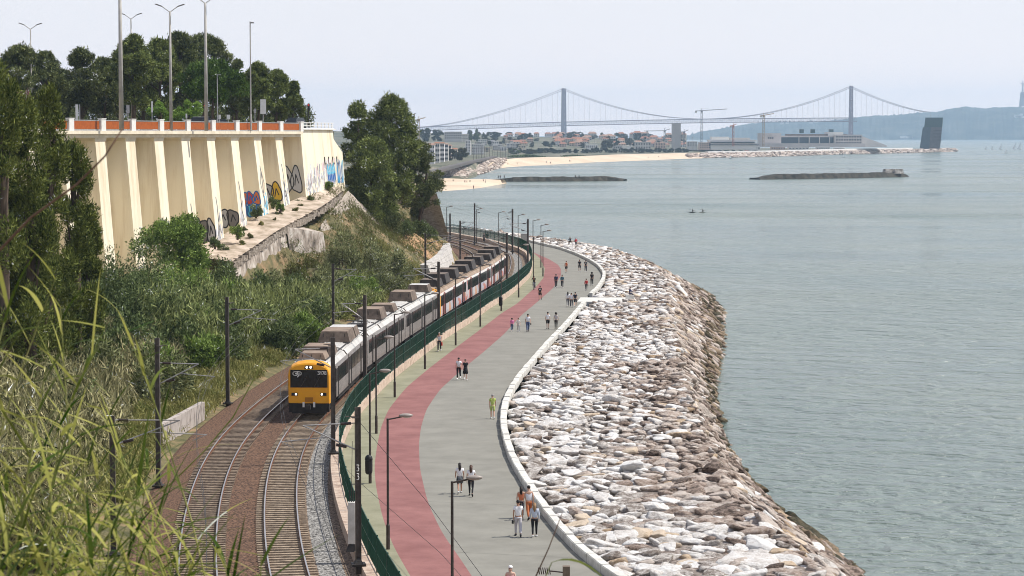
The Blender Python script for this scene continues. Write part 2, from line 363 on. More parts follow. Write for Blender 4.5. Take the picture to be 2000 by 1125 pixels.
# concrete kerb blocks
kproto = None; s = 2.0; kn = 0
s_gap0, s_gap1 = L_out.s_at_y(259.5), L_out.s_at_y(269.5)
while s < L_out.L - 3:
    c = s + 1.3
    if not (s_gap0 - 1.5 < c < s_gap1 + 1.0):
        p = L_out.off(c, -.24); tn = L_out.tan(c)
        if kproto is None:
            bm = bmesh.new(); bmesh.ops.create_cube(bm, size=1); bmesh.ops.scale(bm, vec=(2.5, .44, .55), verts=bm.verts)
            bmesh.ops.bevel(bm, geom=bm.edges[:], offset=.035, segments=2, affect='EDGES'); me = bpy.data.meshes.new('kerb_block'); bm.to_mesh(me); bm.free()
            me.materials.append(m_conc); kproto = o = link(bpy.data.objects.new('kerb_block', me))
        else: o = kproto.copy(); link(o)
        o.location = (p[0], p[1], 4.61 + .02 * math.sin(kn * 2.3)); o.rotation_euler = (0, .01 * math.sin(kn * 1.7), math.atan2(tn[1], tn[0]) + .012 * math.sin(kn * 3.1))
        tag(o, 'pale concrete kerb block in the row edging the promenade beside the boulders', 'kerb block', 'concrete kerb blocks along the promenade edge'); kn += 1
    s += 2.58
# small concrete jetty through the boulders
jt = MB().prism([(7.6, 261.3), (14.6, 261.3), (14.6, 268.2), (8.2, 268.2)], 3.2, 4.515)
jt = jt.build('concrete_slab', m_conc); tag(jt, 'flat concrete slab running out from the promenade between boulders', 'slab')
o = MB().box((13.9, 264.3, 4.515 + .28), (1.0, 1.1, .56), top=.95).build('concrete_block', m_conc); tag(o, 'pale concrete block at the end of the slab with a person sitting', 'concrete block')
# ================================================================= rock armour
rng = np.random.default_rng(7)
def ico(sub):
    bm = bmesh.new(); bmesh.ops.create_icosphere(bm, subdivisions=sub, radius=1)
    V = np.array([v.co[:] for v in bm.verts]); Fc = np.array([[v.index for v in f.verts] for f in bm.faces]); bm.free(); return V, Fc
ICO = {k: ico(k) for k in (2, 3, 4)}
def rock_shape(sub, rg):
    V, Fc = ICO[sub]; n = 13
    nrm = rg.normal(size=(n, 3)); nrm /= np.linalg.norm(nrm, axis=1)[:, None]; h = rg.uniform(.55, 1.0, n)
    nrm = np.vstack([nrm, [[0.1, 0, 1]]]); h = np.append(h, .55)
    d = V @ nrm.T; r = np.where(d > .05, h / np.maximum(d, .05), 9)
    k = 26; rr = (np.sum(np.minimum(r, 6.0) ** -k, 1)) ** (-1.0 / k); rr = np.minimum(rr, 1.35)
    ph = rg.uniform(0, 6, 6)
    rr *= 1 + .05 * np.sin(V[:, 0] * 5 + ph[0]) * np.sin(V[:, 1] * 6 + ph[1]) + .035 * np.sin(V[:, 2] * 11 + ph[2]) * np.sin(V[:, 0] * 13 + ph[3])
    if sub == 4: rr *= 1 + .02 * np.sin(V[:, 0] * 23 + ph[4]) * np.sin(V[:, 1] * 21 + ph[5]) * np.sin(V[:, 2] * 25) + rg.normal(0, .006, len(V))
    return V * rr[:, None], Fc
def rockmat(nm, a, b_, c, isl): return mat(nm, a, .95, c, 2.2, 1.0, 8, c3=b_, island=isl, bdist=.2, det=10, contrast=(.37, .58), nrough=.82, stretch=(1, 1, 1.8))
RC = {'white': ((.22, .178, .148), (.70, .645, .59), (.88, .855, .82)), 'brown': ((.065, .045, .034), (.37, .28, .225), (.62, .535, .465)), 'ochre': ((.34, .235, .145), (.56, .415, .275), (.72, .59, .45)), 'wet': ((.035, .035, .02), (.13, .105, .06), (.33, .24, .16))}
RM = {k: rockmat('boulder_' + k, *v, .22) for k, v in RC.items()}
RMO = {k: rockmat('boulder_single_' + k, *v, 'obj') for k, v in RC.items()}
def berm_z(u):                    # u: 0 at kerb, 1 at crest, 2 at the waterline
    return np.interp(u, [0, .6, 1, 1.12, 2, 2.4], [4.62, 4.75, 4.85, 4.6, .25, -1.2])
def berm_xy(fr, u):
    s = fr * L_out.L; a = L_out.off(s, -.75)
    yy = a[1]
    c = L_crest.at(fr_c(fr)); d = L_water.at(fr_w(fr))
    return a + (c - a) * u if u <= 1 else c + (d - c) * (u - 1)
# pair the three lines by a common station: nearest crest / water point to the kerb normal, smoothed and kept increasing
def pair(lineB, line):
    ss = np.linspace(0, line.L, 240); out = []
    for s in ss: q = line.off(s, -8); out.append(lineB.s_near(q))
    out = np.maximum.accumulate(np.array(out)); k = np.ones(25) / 25
    out = np.convolve(np.pad(out, 12, mode='edge'), k, 'valid'); out = np.maximum.accumulate(out)
    return lambda fr: float(np.interp(fr, np.linspace(0, 1, 240), out))
fr_c = pair(L_crest, L_out); fr_w = pair(L_water, L_out)
nb_ = 360; us = [0, .3, .6, .85, 1, 1.12, 1.4, 1.7, 2, 2.4]
V = np.zeros((nb_, len(us), 3))
for i, f_ in enumerate(np.linspace(0, 1, nb_)):
    for j, u in enumerate(us): V[i, j, :2] = berm_xy(f_, u); V[i, j, 2] = berm_z(u) - .27 + rng.normal(0, .07)
V[:, 0, 2] = 4.2
tag(grid_mesh('rubble_bank', V, mat('rubble', (.10, .075, .06), .95, (.62, .54, .47), 3.5, 1, 9, det=7, bdist=.2, c3=(.32, .26, .22))), kind='structure')
cand = []; fr = 0.0; row = 0
while fr < 1:
    x0 = berm_xy(fr, 0); x1 = berm_xy(fr, 1); x2 = berm_xy(fr, 2)
    w1 = np.linalg.norm(x1 - x0); w2 = np.linalg.norm(x2 - x1) * 1.15
    far = x0[1] > 230
    st = .82 if not far else 1.0
    for part, wd in ((0, w1), (1, w2 + 1.0)):
        n = max(2, int(wd / st))
        for j in range(n):
            u = (j + rng.uniform(.1, .9)) / n
            if part: u = 1 + u * (1 + 1.0 / max(w2, 2))
            f_ = min(1, max(0, fr + rng.uniform(-.5, .5) * st / L_out.L)); q = berm_xy(f_, u)
            r = .36 * (.70 + 1.5 * rng.beta(1.3, 3.6)) * (1.12 if far else 1.0)
            if rng.random() < .10: r *= 1.55
            if 262 < q[1] < 268.6 and q[0] < 15.2: continue
            z = berm_z(u) - .22 + rng.uniform(-.13, .15) - .3 * (r - .5)
            if u > 1.68: typ = 'wet' if rng.random() < .7 else 'brown'
            elif u > 1.05: typ = 'brown' if rng.random() < .82 else ('white' if rng.random() < .5 else 'ochre')
            else:
                pb = .10 + .62 * np.clip((u - .36) * 2.0, 0, 1) * (1.1 if 118 < q[1] < 190 else (.75 if q[1] < 118 else .42)) + .15 * math.sin(q[1] * .11) * (u > .3)
                typ = 'brown' if rng.random() < pb else ('ochre' if rng.random() < .07 else 'white')
            cand.append((q[0], q[1], z, r, typ, u))
    fr += st / L_out.L
# which show largest: in frame, nearest
def proj(x, y, z):
    dx, dy, dz = x, y, z - CZ; d = dy * math.cos(PITCH) - dz * math.sin(PITCH); v = dy * math.sin(PITCH) + dz * math.cos(PITCH)
    return CX + F * dx / d, CY - F * v / d, d
sc_ = []
for i, c in enumerate(cand):
    px, py, d = proj(*c[:3]); ok = -10 < px < 2010 and py < 1130
    sc_.append(c[3] / d * (1 if ok else 0))
order = np.argsort(-np.array(sc_)); single = set(order[:300].tolist())
protos = {k: [rock_shape(4, rng) for _ in range(6)] for k in RC}; pobj = {}
RLAB = {'white': 'whitish limestone boulder in the rock bank beside the promenade kerb', 'brown': 'brown weathered boulder lying in the rock bank above the water', 'ochre': 'yellowish ochre boulder lying among paler boulders of the rock bank', 'wet': 'dark wet boulder at the foot of the rock bank by the water'}
acc = {2: [[], [], [], 0], 3: [[], [], [], 0]}; TI = ['white', 'brown', 'ochre', 'wet']
pool = {s: [rock_shape(s, rng) for _ in range(40)] for s in (2, 3)}
for i, (x, y, z, r, typ, u) in enumerate(cand):
    rz = rng.uniform(0, 6.28); sx, sy, szz = r * rng.uniform(1.0, 1.5), r * rng.uniform(.85, 1.15), r * rng.uniform(.5, .8)
    if y < 135 and u > .45: sx, sy, szz = sx * 1.15, sy * 1.15, szz * 1.15; z -= .06
    if y < 128 and u < 1.05: sx, sy, szz = sx * 1.15, sy * 1.15, szz * 1.1; z -= .08
    if u > 1.05: szz = r * rng.uniform(.55, .8)
    tilt = rng.uniform(-.3, .3); tl2 = (.55 if u > 1.08 else 0) + rng.uniform(-.3, .3)
    if i in single:
        k = int(rng.integers(6))
        if (typ, k) not in pobj:
            Vp, Fp = protos[typ][k]; o = mesh_np('boulder', Vp, Fp, RMO[typ], smooth=False); pobj[(typ, k)] = o
        else: o = pobj[(typ, k)].copy(); link(o)
        o.location = (x, y, z); o.scale = (sx, sy, szz); o.rotation_euler = (tilt, tl2, rz if u <= 1.08 else rng.uniform(-.4, .4))
        tag(o, RLAB[typ], 'boulder', {'white': 'whitish', 'brown': 'brown', 'ochre': 'ochre', 'wet': 'dark wet'}[typ] + ' boulders of the rock bank')
    else:
        s = 3 if y < 240 else 2
        Vp, Fp = pool[s][int(rng.integers(40))]
        q = Vp * (sx, sy, szz); cr, sr = math.cos(rz), math.sin(rz)
        q = np.stack([q[:, 0] * cr - q[:, 1] * sr, q[:, 0] * sr + q[:, 1] * cr, q[:, 2]], 1)
        ct, stt = math.cos(tl2), math.sin(tl2)
        q = np.stack([q[:, 0] * ct + q[:, 2] * stt, q[:, 1], -q[:, 0] * stt + q[:, 2] * ct], 1) + (x, y, z)
        A = acc[s]; A[0].append(q); A[1].append(Fp + A[3]); A[2].append(np.full(len(Fp), TI.index(typ))); A[3] += len(q)
Vs, Fs, Ms, off = [], [], [], 0
for s in (2, 3):
    A = acc[s]
    Vs.append(np.vstack(A[0])); Fs.append(np.vstack(A[1]) + off); Ms.append(np.concatenate(A[2])); off += A[3]
o = mesh_np('far_boulders', np.vstack(Vs), np.vstack(Fs), [RM[k] for k in TI], mi=np.concatenate(Ms), smooth=False)
tag(o, 'great bank of pale and brown boulders along the sea edge', 'boulders', kind='stuff')
print('rocks', len(cand))
# ================================================================= HILLSIDE AND RETAINING STRUCTURES (left)
rng = np.random.default_rng(11); rnd = random.Random(5)
m_earth = mat('hill_earth', (.075, .075, .03), .95, (.30, .20, .11), .55, .7, 5, c3=(.15, .13, .06), bdist=.15, det=8)
m_slope = mat('ochre_slope', (.15, .13, .06), .95, (.50, .30, .17), .8, .8, 4, c3=(.36, .23, .12), bdist=.2, det=8)
m_dirt = mat('ledge_dirt', (.24, .19, .13), .95, (.60, .49, .40), .6, .5, 6, bdist=.06, det=8)
m_cream = mat('cream_render', (.66, .54, .36), .85, (.86, .77, .59), .7, .1, 20, det=8, stretch=(1, 1, .10), bdist=.01, contrast=(.30, .52))
m_cream2 = mat('cream_cornice', (.66, .57, .42), .85, (.80, .71, .55), .8)
m_white = mat('white_paint', (.78, .76, .72), .6, (.70, .68, .63), 2)
m_orange = mat('orange_panel', (.30, .068, .008), .6, (.40, .095, .012), 3)
m_old = mat('old_masonry', (.13, .11, .09), .95, (.66, .60, .53), 1.2, .8, 6, c3=(.40, .33, .27), bdist=.1, det=9, stretch=(1, 1, .45))
m_rubble = mat('rubble_masonry', (.12, .10, .085), .95, (.46, .40, .34), 3.5, .9, 6, c3=(.28, .23, .18), bdist=.12, det=6)
m_pale = mat('pale_board_wall', (.30, .27, .24), .9, (.66, .63, .59), 1.2, .3, 8, stretch=(4, 4, .3), det=6, bdist=.03)
# hillside in front of the big wall: surface through measured points
ctl = []
for y in range(60, 411, 14):
    q = L_L.off(L_L.s_at_y(y), 3.2); ctl.append((q[0], q[1], 4.35)); q = L_L.off(L_L.s_at_y(y), 5.0); ctl.append((q[0], q[1], 4.6))
ctl += [(-40, 70, 9), (-60, 70, 14), (-30, 100, 6), (-45, 100, 9), (-70, 110, 14), (-30, 130, 5.8), (-40, 150, 8.5), (-31, 150, 6), (-60, 150, 13), (-28, 200, 6.3), (-38, 200, 8.6), (-50, 200, 11), (-80, 200, 15),
        (-30, 244, 6.6), (-42, 244, 8.6), (-46, 244, 8.6), (-70, 244, 9), (-38.6, 262, 9.3), (-45, 262, 9.3)]
FOOT = [(437, 472, 275), (475, 446, 282), (521, 420, 290), (560, 405, 298), (595, 388, 305), (665, 352, 321)]
for a in FOOT: ctl.append(tuple(at(*a)))
LEDGE = [(453, 517, 262), (541, 456, 280), (635, 405, 300), (672, 375, 322)]
for k, a in enumerate(LEDGE):
    q = at(*a); ctl.append(tuple(q)); ctl.append((q[0] + (1.5 if k < 2 else 2.2), q[1] - .5, q[2] - (5.6 if k < 2 else 3.2)))
for u in (-.25, .25, .5, .75): q = at(*LEDGE[0]) * (1 - u) + at(*LEDGE[1]) * u; ctl.append(tuple(q)); ctl.append((q[0] + 1.5, q[1] - .5, q[2] - 5.4)); ctl.append((q[0] + 4.5, q[1] - 1, max(5.2, q[2] - 6)))
for a in [(630, 440, 300), (745, 440, 328), (790, 430, 345), (830, 470, 337), (868, 480, 350), (700, 480, 298), (600, 520, 272), (700, 560, 262), (640, 620, 225), (850, 455, 372), (820, 400, 385)]: ctl.append(tuple(at(*a)))
ctl = np.array(ctl)
def _rbf(A, B): return np.sqrt(((A[:, None, :] - B[None]) ** 2).sum(-1) + 1.0)
_K = _rbf(ctl[:, :2], ctl[:, :2]); n_ = len(ctl)
_A = np.block([[_K + np.eye(n_) * -.15, np.c_[np.ones(n_), ctl[:, :2]]], [np.c_[np.ones(n_), ctl[:, :2]].T, np.zeros((3, 3))]])
_c = np.linalg.solve(_A, np.r_[ctl[:, 2], 0, 0, 0])
def hill_z(xy):
    xy = np.atleast_2d(np.asarray(xy, float))[:, :2]
    return np.maximum(4.25, _rbf(xy, ctl[:, :2]) @ _c[:n_] + np.c_[np.ones(len(xy)), xy] @ _c[n_:])
LED_ = [at(*a) for a in LEDGE]
us = np.concatenate([np.arange(0, 34, .9), np.arange(34, 90, 4)]); ys = np.arange(62, 402, 1.4)
V = np.zeros((len(ys), len(us), 3))
for i, y in enumerate(ys):
    q = L_L.off(L_L.s_at_y(y), 3.2); V[i, :, 0] = q[0] - us; V[i, :, 1] = q[1]
    V[i, :, 2] = hill_z(V[i, :, :2]); V[i, 0, 2] = 4.3
    if 252 < y < 322:
        xl = np.interp(y, [a_[1] for a_ in LED_], [a_[0] for a_ in LED_]); zl = np.interp(y, [a_[1] for a_ in LED_], [a_[2] for a_ in LED_]); k_ = V[i, :, 0] < xl - .2; V[i, k_, 2] = np.minimum(V[i, k_, 2], zl - .45)
    V[i, 1:, 2] += .22 * np.sin(V[i, 1:, 0] * 1.3 + y * .9) * np.sin(y * 1.1) * .5 + rng.normal(0, .05, len(us) - 1)
tag(grid_mesh('hillside', V, m_earth), kind='structure')
# slope below the camera that the near reeds grow on
PROF = lambda y: float(np.interp(y, [-8, 10, 20, 30, 45, 58, 64], [21.6, 20.4, 18.8, 15, 9, 4.2, 3.8]))
xs_, ys_ = np.arange(-90, 46, 2.0), np.arange(-8, 65, 1.5); V = np.zeros((len(ys_), len(xs_), 3)); hz_ = np.maximum(hill_z(np.c_[xs_, np.full(len(xs_), 62.0)]), 0); hz_[xs_ > L_L.off(0, 3)[0]] = 0
for i, y in enumerate(ys_):
    t_ = float(np.clip((y - 38) / 20, 0, 1)); V[i, :, 0] = xs_; V[i, :, 1] = y; V[i, :, 2] = (1 - t_) * PROF(y) + t_ * np.maximum(PROF(y), hz_ - .05) + rng.normal(0, .06, len(xs_))
tag(grid_mesh('near_slope', V, m_earth), kind='structure')
# ochre earth slope under the big pine, as a sheet over the hill
def patch(name, pts, m, dz=.06, n=26, lift=.0):
    """pts: four corners in plan"""
    a, b_, c, d = [np.array(p, float) for p in pts]; V = np.zeros((n, n, 3))
    for i, u in enumerate(np.linspace(0, 1, n)):
        for j, v in enumerate(np.linspace(0, 1, n)): V[i, j, :2] = (a * (1 - u) + b_ * u) * (1 - v) + (d * (1 - u) + c * u) * v
    z = hill_z(V.reshape(-1, 3)).reshape(n, n); V[:, :, 2] = z + dz + rng.normal(0, .06, (n, n)); e = np.minimum(np.minimum(np.arange(n), n - 1 - np.arange(n))[:, None], np.minimum(np.arange(n), n - 1 - np.arange(n))[None]); V[:, :, 2] -= np.where(e == 0, .5, 0)
    return tag(grid_mesh(name, V, m), kind='structure')
patch('earth_slope', [(-21, 318), (-9.0, 326), (-11.0, 372), (-24, 368)], m_slope, .12, 40)
# plateau with the road
WF0, WF1 = np.array([-44.5, 244.0]), np.array([-28.7, 305.0]); WD = (WF1 - WF0) / np.linalg.norm(WF1 - WF0); WN = np.array([WD[1], -WD[0]]); BAY = np.linalg.norm(WF1 - WF0) / 8
def wf(i, o=0.0): return WF0 + WD * BAY * i + WN * o
WEND = WF1 + WD * 16.8
pl = MB().prism([tuple(wf(-5, -2.4)), tuple(wf(8, -2.4)), tuple(WEND + WN * -1), (-30, 345), (-45, 430), (-320, 430), (-320, 200)], 3.0, 24.40).build('plateau', m_earth); tag(pl, kind='structure')
rd = MB().prism([tuple(wf(-5, -1.0)), tuple(wf(8, -1.0)), tuple(WEND + WN * -.6), tuple(WEND + WN * -14), tuple(wf(8, -22)), tuple(wf(-5, -22))], 24.402, 24.44).build('upper_road', mat('upper_asphalt', (.10, .10, .10), .9, (.16, .16, .155), 1)); tag(rd, kind='structure')
# big buttressed retaining wall
bw = empty('retaining_wall', (*wf(4), 9.0), 'tall cream retaining wall with sloping buttresses, graffiti and a parapet of orange panels', 'retaining wall')
bw_loc = Vector((*wf(4), 9.0))
def bb(mb, name, m, smooth=False): o = mb.build(name, m, bw, smooth=smooth); o.location = -bw_loc; return o
def foot_z(i): return float(np.interp(i, [-5, 0, 3, 4, 5, 6, 7, 8, 10], [7.5, 8, 9.6, 10.6, 11.9, 13.2, 14.1, 15.0, 17.0]))
def vq(p, z): return (p[0], p[1], z)
m1 = MB()
a0, a1 = wf(-5, -2.3), wf(8.0, -2.3); b0, b1 = wf(-5, -2.9), wf(8.0, -2.9)
m1.prism([tuple(a0), tuple(a1), tuple(b1), tuple(b0)], 5, 24.35); bb(m1, 'wall_face', m_cream)
for i in range(-4, 8):
    zf = foot_z(i) - .8; t = .5 * 2.5 / BAY; ft = 1.75
    v = []
    for z, p in ((zf, 1.15), (23.25, -.12)):
        v += [vq(wf(i - t, p), z), vq(wf(i + t, p), z), vq(wf(i + t, -2.32), z), vq(wf(i - t, -2.32), z)]
    mb = MB().add(v, [(0, 3, 2, 1), (4, 5, 6, 7), (0, 1, 5, 4), (1, 2, 6, 5), (2, 3, 7, 6), (3, 0, 4, 7)])
    bb(mb, 'buttress', m_cream)
    # flared head under the slab
    hd = []
    for z, tt, p in ((23.25, t + .012, -.09), (23.62, t + .03, -.03)):
        hd += [vq(wf(i - tt, p), z), vq(wf(i + tt, p), z), vq(wf(i + tt, -2.3), z), vq(wf(i - tt, -2.3), z)]
    bb(MB().add(hd, [(0, 3, 2, 1), (4, 5, 6, 7), (0, 1, 5, 4), (1, 2, 6, 5), (2, 3, 7, 6), (3, 0, 4, 7)]), 'buttress_head', m_cream2)
mb = MB()
for z0, z1, p in ((23.625, 24.0, .12), (24.002, 24.36, .42)):
    mb.prism([tuple(wf(-5, p)), tuple(wf(8.0, p)), tuple(wf(8.0, -2.25)), tuple(wf(-5, -2.25))], z0, z1)
bb(mb, 'cornice', m_cream2)
for i in range(-4, 9):
    q = wf(i, .12); rz = math.atan2(WD[1], WD[0])
    bb(MB().box((q[0], q[1], 25.0), (1.15, .42, 1.27), rz).box((q[0], q[1], 25.67), (1.25, .5, .08), rz), 'parapet_post', m_white)
    if i < 8:
        q = wf(i + .5, .08)
        bb(MB().box((q[0], q[1], 24.98), (BAY - 1.3, .08, .86), rz), 'parapet_panel', m_orange)
        bb(MB().box((q[0], q[1], 25.48), (BAY - 1.18, .14, .09), rz).box((q[0], q[1], 24.44), (BAY - 1.18, .3, .16), rz), 'parapet_rail', m_galv)
# plain end section
e0, e1 = wf(8, .05), WEND + WN * .05
zt = 24.6
v = [vq(wf(8, 1.0), 13), vq(WEND + WN * 1.0, 13), vq(WEND + WN * (1 - .95 * 8.4 / 11.6), 21.4), vq(WF1 + WD * 13.4 + WN * (1 - .95 * 10.3 / 11.6), 23.3), vq(WF1 + WD * 13.4 + WN * .05, zt), vq(e0, zt)]
v += [(x - WN[0] * 3.2, y - WN[1] * 3.2, z) for x, y, z in v]
bb(MB().add(v, [(0, 1, 2, 3, 4, 5), (11, 10, 9, 8, 7, 6)] + [(i, i + 6, (i + 1) % 6 + 6, (i + 1) % 6) for i in range(6)]), 'end_wall', m_cream)
mb = MB(); rz = math.atan2(WD[1], WD[0])
for k in range(9): q = WF1 + WD * (1.2 + k * 1.5); mb.box((q[0], q[1], 25.1), (.12, .12, .95), rz)
q = WF1 + WD * 7.2
for z in (24.75, 25.15, 25.55): mb.box((q[0], q[1], z), (13.2, .1, .1), rz)
mb.box((q[0], q[1], 24.66), (13.6, .7, .1), rz); bb(mb, 'end_railing', m_white)
for k in range(4):
    q = WF1 + WD * (9.2 + k * 1.75) + WN * .44
    bb(MB().tube([vq(q - WN * .4, 19.9), vq(q + WN * .06, 19.88)], .16, 8), 'drain_pipe', m_dark)
    bb(MB().box((q[0] - WD[0] * .5, q[1] - WD[1] * .5, 20.1), (.09, .12, 1.5), rz), 'drain_slot', m_dsteel)
# graffiti: painted letters and figures, a few mm proud of the wall faces
def gm(c): return mat('spray_paint', c, .7)
GC = {k: gm(c) for k, c in dict(grey=(.17, .16, .16), black=(.03, .03, .035), white=(.74, .74, .74), blue=(.03, .14, .42), cyan=(.10, .50, .72), orange=(.62, .17, .04), yellow=(.62, .40, .04), red=(.45, .05, .04), silver=(.40, .40, .42), pink=(.72, .55, .55)).items()}
def front_pt(i, u, z):           # u along wall in m from buttress centre
    zf = foot_z(i) - .8; p = 1.15 + (z - zf) / (23.25 - zf) * (-.12 - 1.15) + .012
    return wf(i, p) + WD * u
def side_pt(i, q, z):            # q outward 0..1 across the side that faces the camera
    zf = foot_z(i) - .8; p = 1.15 + (z - zf) / (23.25 - zf) * (-.12 - 1.15); t = .5 * 2.5
    return wf(i, -2.3 + (p + 2.3) * q) - WD * (t + .012)
def ribbon(mb, pts, fn, wd, m=0):
    pts = [np.array(p, float) for p in pts]
    for a, b_ in zip(pts[:-1], pts[1:]):
        d = (b_ - a) / max(1e-6, np.linalg.norm(b_ - a)); n = np.array([-d[1], d[0]]) * wd / 2; e = d * wd * .4
        q = [a - n - e, b_ - n + e, b_ + n + e, a + n - e]
        mb.add([vq(fn(x[0], x[1]), x[1]) for x in q], [(0, 1, 2, 3)], m)
def graf(name, mb, keys): o = bb(mb, name, [GC[k] for k in keys]); return o
TAGS = [[(0, 0), (.1, .8), (-.1, 1.3), (.15, 2.2)], [(-.5, 0), (-.1, 1.4), (.4, 2.6)], [(.5, .2), (0, 1.4), (0, 3.2)], [(-.5, 1), (.5, 1), (.6, 1.6), (-.6, 1.7)], [(-.4, 3), (-.1, 1.8), (.4, 3)], [(-.3, .1), (.3, .1), (.3, .8), (-.3, .8), (-.3, .1)]]
for i in range(1, 8):
    z0 = foot_z(i) + .5; mb = MB(); fn = lambda u, z, i=i: front_pt(i, u, z)
    H_ = [0, 3.2, 4.6, 5.6, 5.2, 5.6, 6.2, 5.4][i]
    ribbon(mb, [(-.05, z0 + H_ * .45), (.0, z0 + H_ * .8), (-.18, z0 + H_)], fn, .2)
    if i == 1: ribbon(mb, [(-.6, z0), (-.6, z0 + 1.9), (.55, z0 + 2.2), (.6, z0), (-.6, z0 + .1)], fn, .2); ribbon(mb, [(-.55, z0 + 1.3), (.5, z0 + 1.5)], fn, .15)
    elif i == 6: ribbon(mb, [(0, z0 + 5.8), (-.65, z0 + 4.0), (-.1, z0 + 2.2), (.6, z0 + 4.0), (0, z0 + 5.6)], fn, .16); ribbon(mb, [(-.5, z0 + .8), (.1, z0 + 2), (.5, z0 + .6)], fn, .16)
    else:
        for tgi in rnd.sample(TAGS, 3):
            k = H_ * .55 / 3.2; dz = rnd.uniform(0, H_ * .25)
            ribbon(mb, [(u, z0 + dz + z * k) for u, z in tgi], fn, .17)
    graf('graffiti_tag', mb, ['grey'])
    mb = MB(); cols = {5: ['pink', 'white'], 6: ['cyan', 'white'], 7: ['white', 'silver'], 4: ['white', 'silver']}.get(i)
    if cols:
        for k in range(22):
            u, z = rnd.uniform(-1.0, 1.0), z0 - .8 + abs(rnd.gauss(0, 1.5)); ribbon(mb, [(u, z), (u + rnd.uniform(-.25, .25), z + rnd.uniform(.5, 1.3))], lambda u, z, i=i: front_pt(i, max(-1.22, min(1.22, u)), z) + WN * -.004, rnd.uniform(.15, .4), rnd.randrange(2))
        graf('graffiti_wash', mb, cols)
def bubble(i, col, lines, z0, hgt, q0=.12, q1=.95, n=3, wave=.0):
    """fat outlined letters on the side of buttress i"""
    fn = lambda q, z: side_pt(i, q, z); mb = MB(); W_ = 3.3
    for k in range(n):
        c = q0 + (q1 - q0) * (k + .5) / n; w_ = (q1 - q0) / n * .62; zz = z0 + hgt * .5 + wave * k; m = k % max(1, len(col))
        ring = []
        for j in range(16):
            a = 2 * math.pi * j / 16; rr = 1 + .16 * math.sin(a * 3 + k * 2.1 + i)
            ring.append((c + w_ * rr * math.cos(a), zz + hgt * .5 * rr * math.sin(a)))
        ring = [(min(.985, max(.02, a)), z) for a, z in ring]
        base = [vq(fn(*p) + WD * -.002 * k, p[1]) for p in ring]; mb.add(base, [tuple(range(16))], m)
        for a, b_ in zip(ring, ring[1:] + ring[:1]): ribbon2(mb, [a, b_], fn, .17, len(col), W_, .004 + .002 * k)
        ribbon2(mb, [(c - w_ * .35, zz - hgt * .2), (c, zz + hgt * .22), (c + w_ * .4, zz - hgt * .12)], fn, .15, len(col), W_, .005 + .002 * k)
    graf('graffiti_lettering', mb, col + [lines])
def ribbon2(mb, pts, fn, wd, m, W_, out):
    for a, b_ in zip(pts[:-1], pts[1:]):
        a = np.array(a, float); b_ = np.array(b_, float); dv = (b_ - a) * (W_, 1); d = dv / max(1e-6, np.linalg.norm(dv)); n = np.array([-d[1] / W_, d[0]]) * wd / 2
        mb.add([vq(fn(*x) - WD * out, x[1]) for x in (a - n, b_ - n, b_ + n, a + n)], [(0, 1, 2, 3)], m)
bubble(8 - 0, ['silver'], 'black', 16.0, 3.6, n=2); 
bubble(7, ['silver', 'yellow'], 'black', 15.0, 2.6, n=2); bubble(6, ['orange', 'red'], 'blue', 14.9, 1.7, n=3); bubble(6, ['blue', 'cyan'], 'blue', 13.4, 1.5, n=3)
bubble(5, ['silver', 'grey'], 'black', 12.4, 2.2, n=2); bubble(4, ['silver', 'grey', 'silver'], 'black', 10.8, 2.9, n=3)
fe = lambda u, z: WF1 + WD * u + WN * (1.0 - .95 * (z - 13) / 11.6 + .02)
mb = MB()
for k in range(150):
    u = rnd.uniform(.2, 13); z = 14.9 + u * .13 + rnd.uniform(0, 3.6); ribbon(mb, [(u, z), (u + rnd.uniform(-.4, .4), z + rnd.uniform(.3, 1.4))], fe, rnd.uniform(.12, .4), rnd.choice([0, 0, 0, 1, 2]))
graf('graffiti_wash', mb, ['white', 'silver', 'pink'])
mb = MB()
for k in range(5):
    u = 9.6 + k * .68; z = 16.9 + rnd.uniform(-.1, .2)
    ribbon(mb, [(u, z), (u + .1, z + 1.5), (u + .45, z + .5), (u + .5, z + 1.6)], lambda u, z: fe(u, z) + WN * .01, .26, 1)
    ribbon(mb, [(u, z + 1.5), (u + .15, z + 2.8), (u + .45, z + 2.0), (u + .5, z + 1.5), (u + .1, z + 1.7)], lambda u, z: fe(u, z) + WN * .016, .22, 2)
    ribbon(mb, [(u - .1, z - .1), (u - .12, z + 2.9)], lambda u, z: fe(u, z) + WN * .02, .08, 3)
for k in range(14): u = 13.6 + k * .2; ribbon(mb, [(u, 17.2), (u + rnd.uniform(-.2, .3), 20 + rnd.uniform(-.5, .6))], lambda u, z: fe(u, z) + WN * .01, .17, rnd.choice([0, 1, 1, 3]))
graf('graffiti_lettering', mb, ['cyan', 'blue', 'cyan', 'white'])
